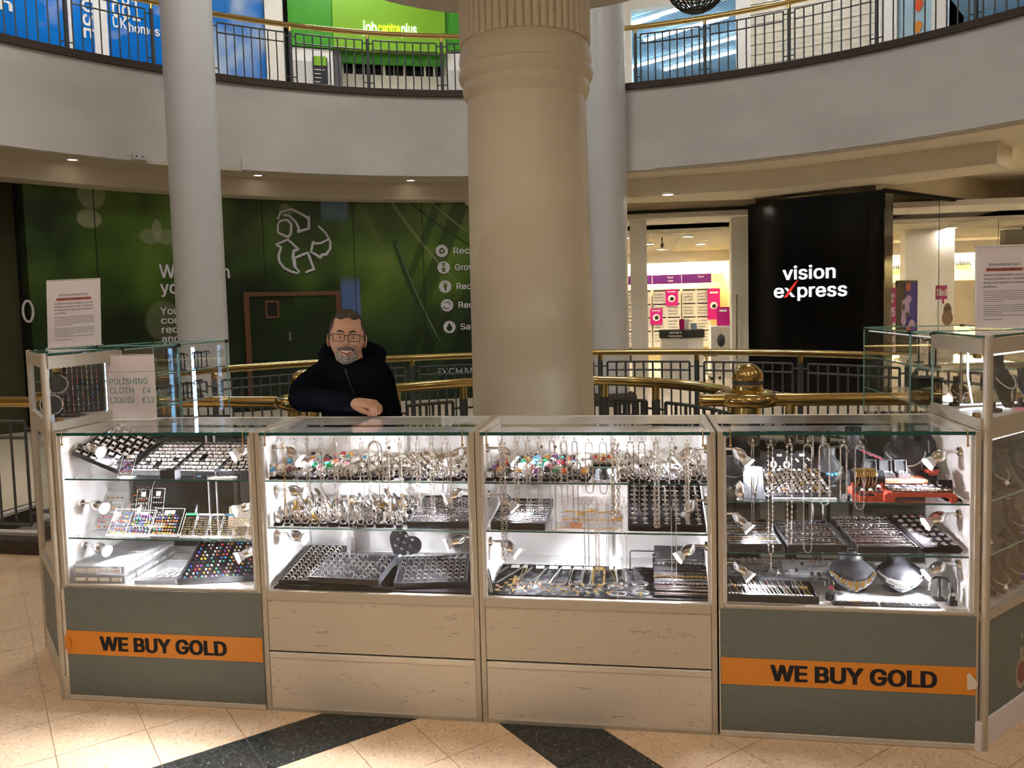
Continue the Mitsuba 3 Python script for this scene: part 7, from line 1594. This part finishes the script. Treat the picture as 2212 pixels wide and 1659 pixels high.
# jacket: torso, sleeves, collar and the hood behind the neck
jk = bones([(V3(.862, .775, 1.10), .118), (chest, .152), (belly, .150), (hip, .150)]) + bones([(shR, .072), (V3(.862, .78, 1.125), .092), (shL, .070)])
jk += bones([(shR, .072), (V3(.672, .70, 1.075), .066), (elR, .056), (V3(.83, .52, 1.050), .050), (wrR + V3(-.012, .008, 0), .041)])
jk += bones([(shL, .070), (elL, .058), (wrL, .044)])
jk += [manifold3d.Manifold.batch_hull([sph(V3(.862 + .078 * math.sin(q), .775 - .058 * math.cos(q), 1.178 + .020 * (1 - math.cos(q)) * .5), .026) for q in (w_, w_ + .45)]) for w_ in np.arange(0, 6.3, .45)]
hoodp = [(V3(.740, .800, 1.225), .036), (V3(.778, .845, 1.272), .046), (V3(.862, .870, 1.250), .050), (V3(.935, .860, 1.220), .040), (V3(.955, .815, 1.190), .034)]
jk += bones(hoodp) + bones([(V3(.735, .800, 1.225), .038), (V3(.775, .775, 1.165), .040)]) + bones([(V3(.955, .815, 1.19), .032), (V3(.935, .78, 1.16), .036)]) + [manifold3d.Manifold.batch_hull([sph(V3(.770, .855, 1.25), .05), sph(V3(.950, .865, 1.22), .05), sph(V3(.862, .83, 1.12), .08)])]
for sx in (-1, 1): pass
jv, jf = smooth_mesh(union(jk), .014, 14)
jv = jv + (.007 * (meshkit.fbm(jv * np.array([16, 16, 22]), 3) - .5))[:, None] * np.sign(jv - np.array([.862, .79, 1.0]))
jv[:, 2] = np.where((jv[:, 1] < .43) & (jv[:, 2] < 1.003) & (jv[:, 2] > .97), 1.003, jv[:, 2])
part(man, 'jacket', (jv, jf), 'jacket', True, label='black hooded jacket')
part(man, 'zip', tube([(.885, .640, 1.17), (.905, .640, 1.10), (.930, .655, 1.02), (.945, .68, .95)], .0035, 6), 'black_metal', True, label='dark zip')
tr_ = union(sum([bones([(V3(.862 + .085 * sx, .86, .80), .105), (V3(.862 + .10 * sx, .84, .44), .075), (V3(.862 + .11 * sx, .88, .09), .06)]) for sx in (-1, 1)], []))
part(man, 'trousers', smooth_mesh(tr_, .02, 6), 'jacket', True, label='dark trousers')
for sx in (-1, 1): part(man, 'shoe', smooth_mesh(union(bones([(V3(.862 + .11 * sx, .92, .05), .050), (V3(.862 + .12 * sx, .72, .042), .042)])), .02, 4), 'black_gloss', True)
# hair: short, receding at the temples
def hair_sel(P, th, ph):
    x, y, z = P.T
    line = .078 + .006 * np.cos(x * 90) + .010 * np.clip((np.abs(x) - .02) / .03, 0, 1) - .9 * np.clip(np.abs(x) - .052, 0, 1)
    return ((z > line) & (y < .03)) | ((y >= .0) & (z > .02)) | ((z > .030 - .5 * np.clip(y, 0, 1)) & (np.abs(x) > .058) & (y > -.040) & (z < .08)) | ((y > .02) & (z > -.055)) | ((np.abs(x) > .066) & (y > -.030) & (y < .01) & (z > -.010))
hv_, hf_ = patch(hair_sel, lambda P: .0035 + .006 * np.clip((P[:, 2] - .02) / .09, 0, 1) + .003 * (meshkit.noise(P * 260) - .3))
part(man, 'hair', xf((hv_, hf_), HM), 'hair_grey', True, label='short grey hair')
def beard_sel(P, th, ph):
    x, y, z = P.T
    a_ = np.abs(x)
    return (y < .0) & (z > -.125) & (a_ < .047) & (((z < -.0735 - .10 * (.03 - a_).clip(0, 1) - .004 * (a_ < .016)) ) | ((a_ > .0335) & (a_ < .0425) & (z < -.050)))
bv_, bf_ = patch(beard_sel, lambda P: .0022 + .0045 * np.clip((-.070 - P[:, 2]) / .03, 0, 1) + .0012 * (meshkit.noise(P * 420) - .3))
part(man, 'beard', xf((bv_, bf_), HM), 'beard_grey', True, label='short grey beard')
mus = lambda P, th, ph: (P[:, 1] < 0) & (np.abs(P[:, 0]) < .036) & (P[:, 2] < -.0400 - 5 * P[:, 0] ** 2) & (P[:, 2] > -.0555 + .10 * np.abs(P[:, 0]) - 5 * P[:, 0] ** 2)
mv_, mf_ = patch(mus, lambda P: .0020 + .0010 * (meshkit.noise(P * 420) - .3))
part(man, 'moustache', xf((mv_, mf_), HM), 'moustache_grey', True, label='short greying moustache')
def on_face(x, z, off):
    """A point of the face's surface near (x, z), raised toward the front."""
    k_ = np.argmin((hv[:, 0] - x) ** 2 + (hv[:, 2] - z) ** 2 + (hv[:, 1] > 0) * 1e3)
    return np.array([x, hv[k_, 1] - off, z])
brow = lambda sx: tube([on_face(sx * a_, .020 + h_, .002) for a_, h_ in ((.011, 0), (.020, .004), (.030, .006), (.040, .003))], [.0030, .0046, .0044, .0020], 6)
for sx in (-1, 1):
    part(man, 'eyebrow', xf(brow(sx), HM), 'hair_grey', True)
    c = on_face(sx * .0295, -.001, -.0045)
    e = part(man, 'eye', xf(ball(1, 2), HM @ Tr(*c) @ Sc(.0115, .0075, .0062)), 'eyeball', True)
    part(e, 'iris', xf(ball(1, 2), HM @ Tr(*(c + [0, -.0052, -.0004])) @ Sc(.0046, .0030, .0046)), 'iris', True)
    part(e, 'upper_lid', xf(tube([on_face(sx * (.0295 + q), .0050 - 42 * q * q, .0012) for q in np.linspace(-.0125, .0125, 9)], .0021, 6), HM), 'skin', True)
    part(e, 'lower_lid', xf(tube([on_face(sx * (.0295 + q), -.0066 + 34 * q * q, .0012) for q in np.linspace(-.0125, .0125, 9)], .0022, 6), HM), 'skin', True)
xs = np.linspace(-.0305, .0305, 15)
zc = lambda x: -.0635 + 11.0 * x ** 2
mth = np.vstack([[on_face(x, zc(x) + (.0050 - 5.2 * x * x), .0012) for x in xs], [on_face(x, zc(x) - (.0066 - 7.0 * x * x), .0012) for x in xs[::-1]]])
n_ = len(xs); ff = np.array([[a_, a_ + 1, 2 * n_ - 2 - a_] for a_ in range(n_ - 1)] + [[a_, 2 * n_ - 2 - a_, 2 * n_ - 1 - a_] for a_ in range(n_ - 1)])
matte('mouth_dark', .06, .02, .018)
part(man, 'mouth', xf((mth, ff[:, ::-1]), HM), 'mouth_dark', label='open smiling mouth')
part(man, 'upper_lip', xf(tube([on_face(x, zc(x) + (.0060 - 5.4 * x * x), .001) for x in xs], .0020 * np.sqrt(np.clip(1.02 - (xs / .0310) ** 2, .08, 1)), 8), HM), 'lips', True)
part(man, 'lower_lip', xf(tube([on_face(x, zc(x) - (.0084 - 8.2 * x * x), .001) for x in xs], .0030 * np.sqrt(np.clip(1.02 - (xs / .0310) ** 2, .06, 1)), 8), HM), 'lips', True)
tv = []
for q in range(-5, 5):
    x = .0047 * (q + .5); p = on_face(x, zc(x) + .0052 - 5.2 * x * x, .0022); p[2] = zc(x) + .0010
    tv.append(xf(cbox(-.0022, .0022, -.001, .001, -.0042 + 4.5 * x * x, .0042, .0006), Tr(*p)))
part(man, 'teeth', xf(cat(*tv), HM), 'teeth')
gl = []
yf = on_face(0, .010, .010)[1]
for sx in (-1, 1):
    rr = sg.box(-.0205, -.0112, .0205, .0112).buffer(.0036).exterior.coords
    pts_ = np.array([(sx * .0315 + a_, yf + .010 * ((abs(sx * .0315 + a_) / .055) ** 2), -.003 + b_) for a_, b_ in list(rr)[:-1]])
    gl.append(tube(resample(np.vstack([pts_, pts_[:1]]), .004), .0013, 6))
    gl.append(tube([(sx * .0555, yf + .010, .008), (sx * .066, yf + .022, .007), (sx * .077, yf + .060, .004), (sx * .079, .010, .002)], .0014, 6))
gl.append(tube([(-.0075, yf, .006), (0, yf - .002, .008), (.0075, yf, .006)], .0013, 6))
gs_ = part(man, 'glasses', xf(cat(*gl), HM), 'black_gloss', True, label='dark-rimmed rectangular glasses')
for sx in (-1, 1): part(gs_, 'lens', xf(quad((sx * .0315 - .024, yf + .003, -.017), (sx * .0315 + .024, yf + .003, -.017), (sx * .0315 + .024, yf + .003, .011), (sx * .0315 - .024, yf + .003, .011)), HM), 'pane')

# labels keep to sixteen words: articles go first, then words that the rest of the label does without
for d_ in labels.values():
    w_ = d_.get('label', '').split()
    for drop in ('the', 'a', 'an', 'small', 'clear', 'front', 'standing', 'lying', 'with'):
        if len(w_) <= 16: break
        w_ = [x for x in w_ if x != drop]
    if w_: d_['label'] = ' '.join(w_[:16])
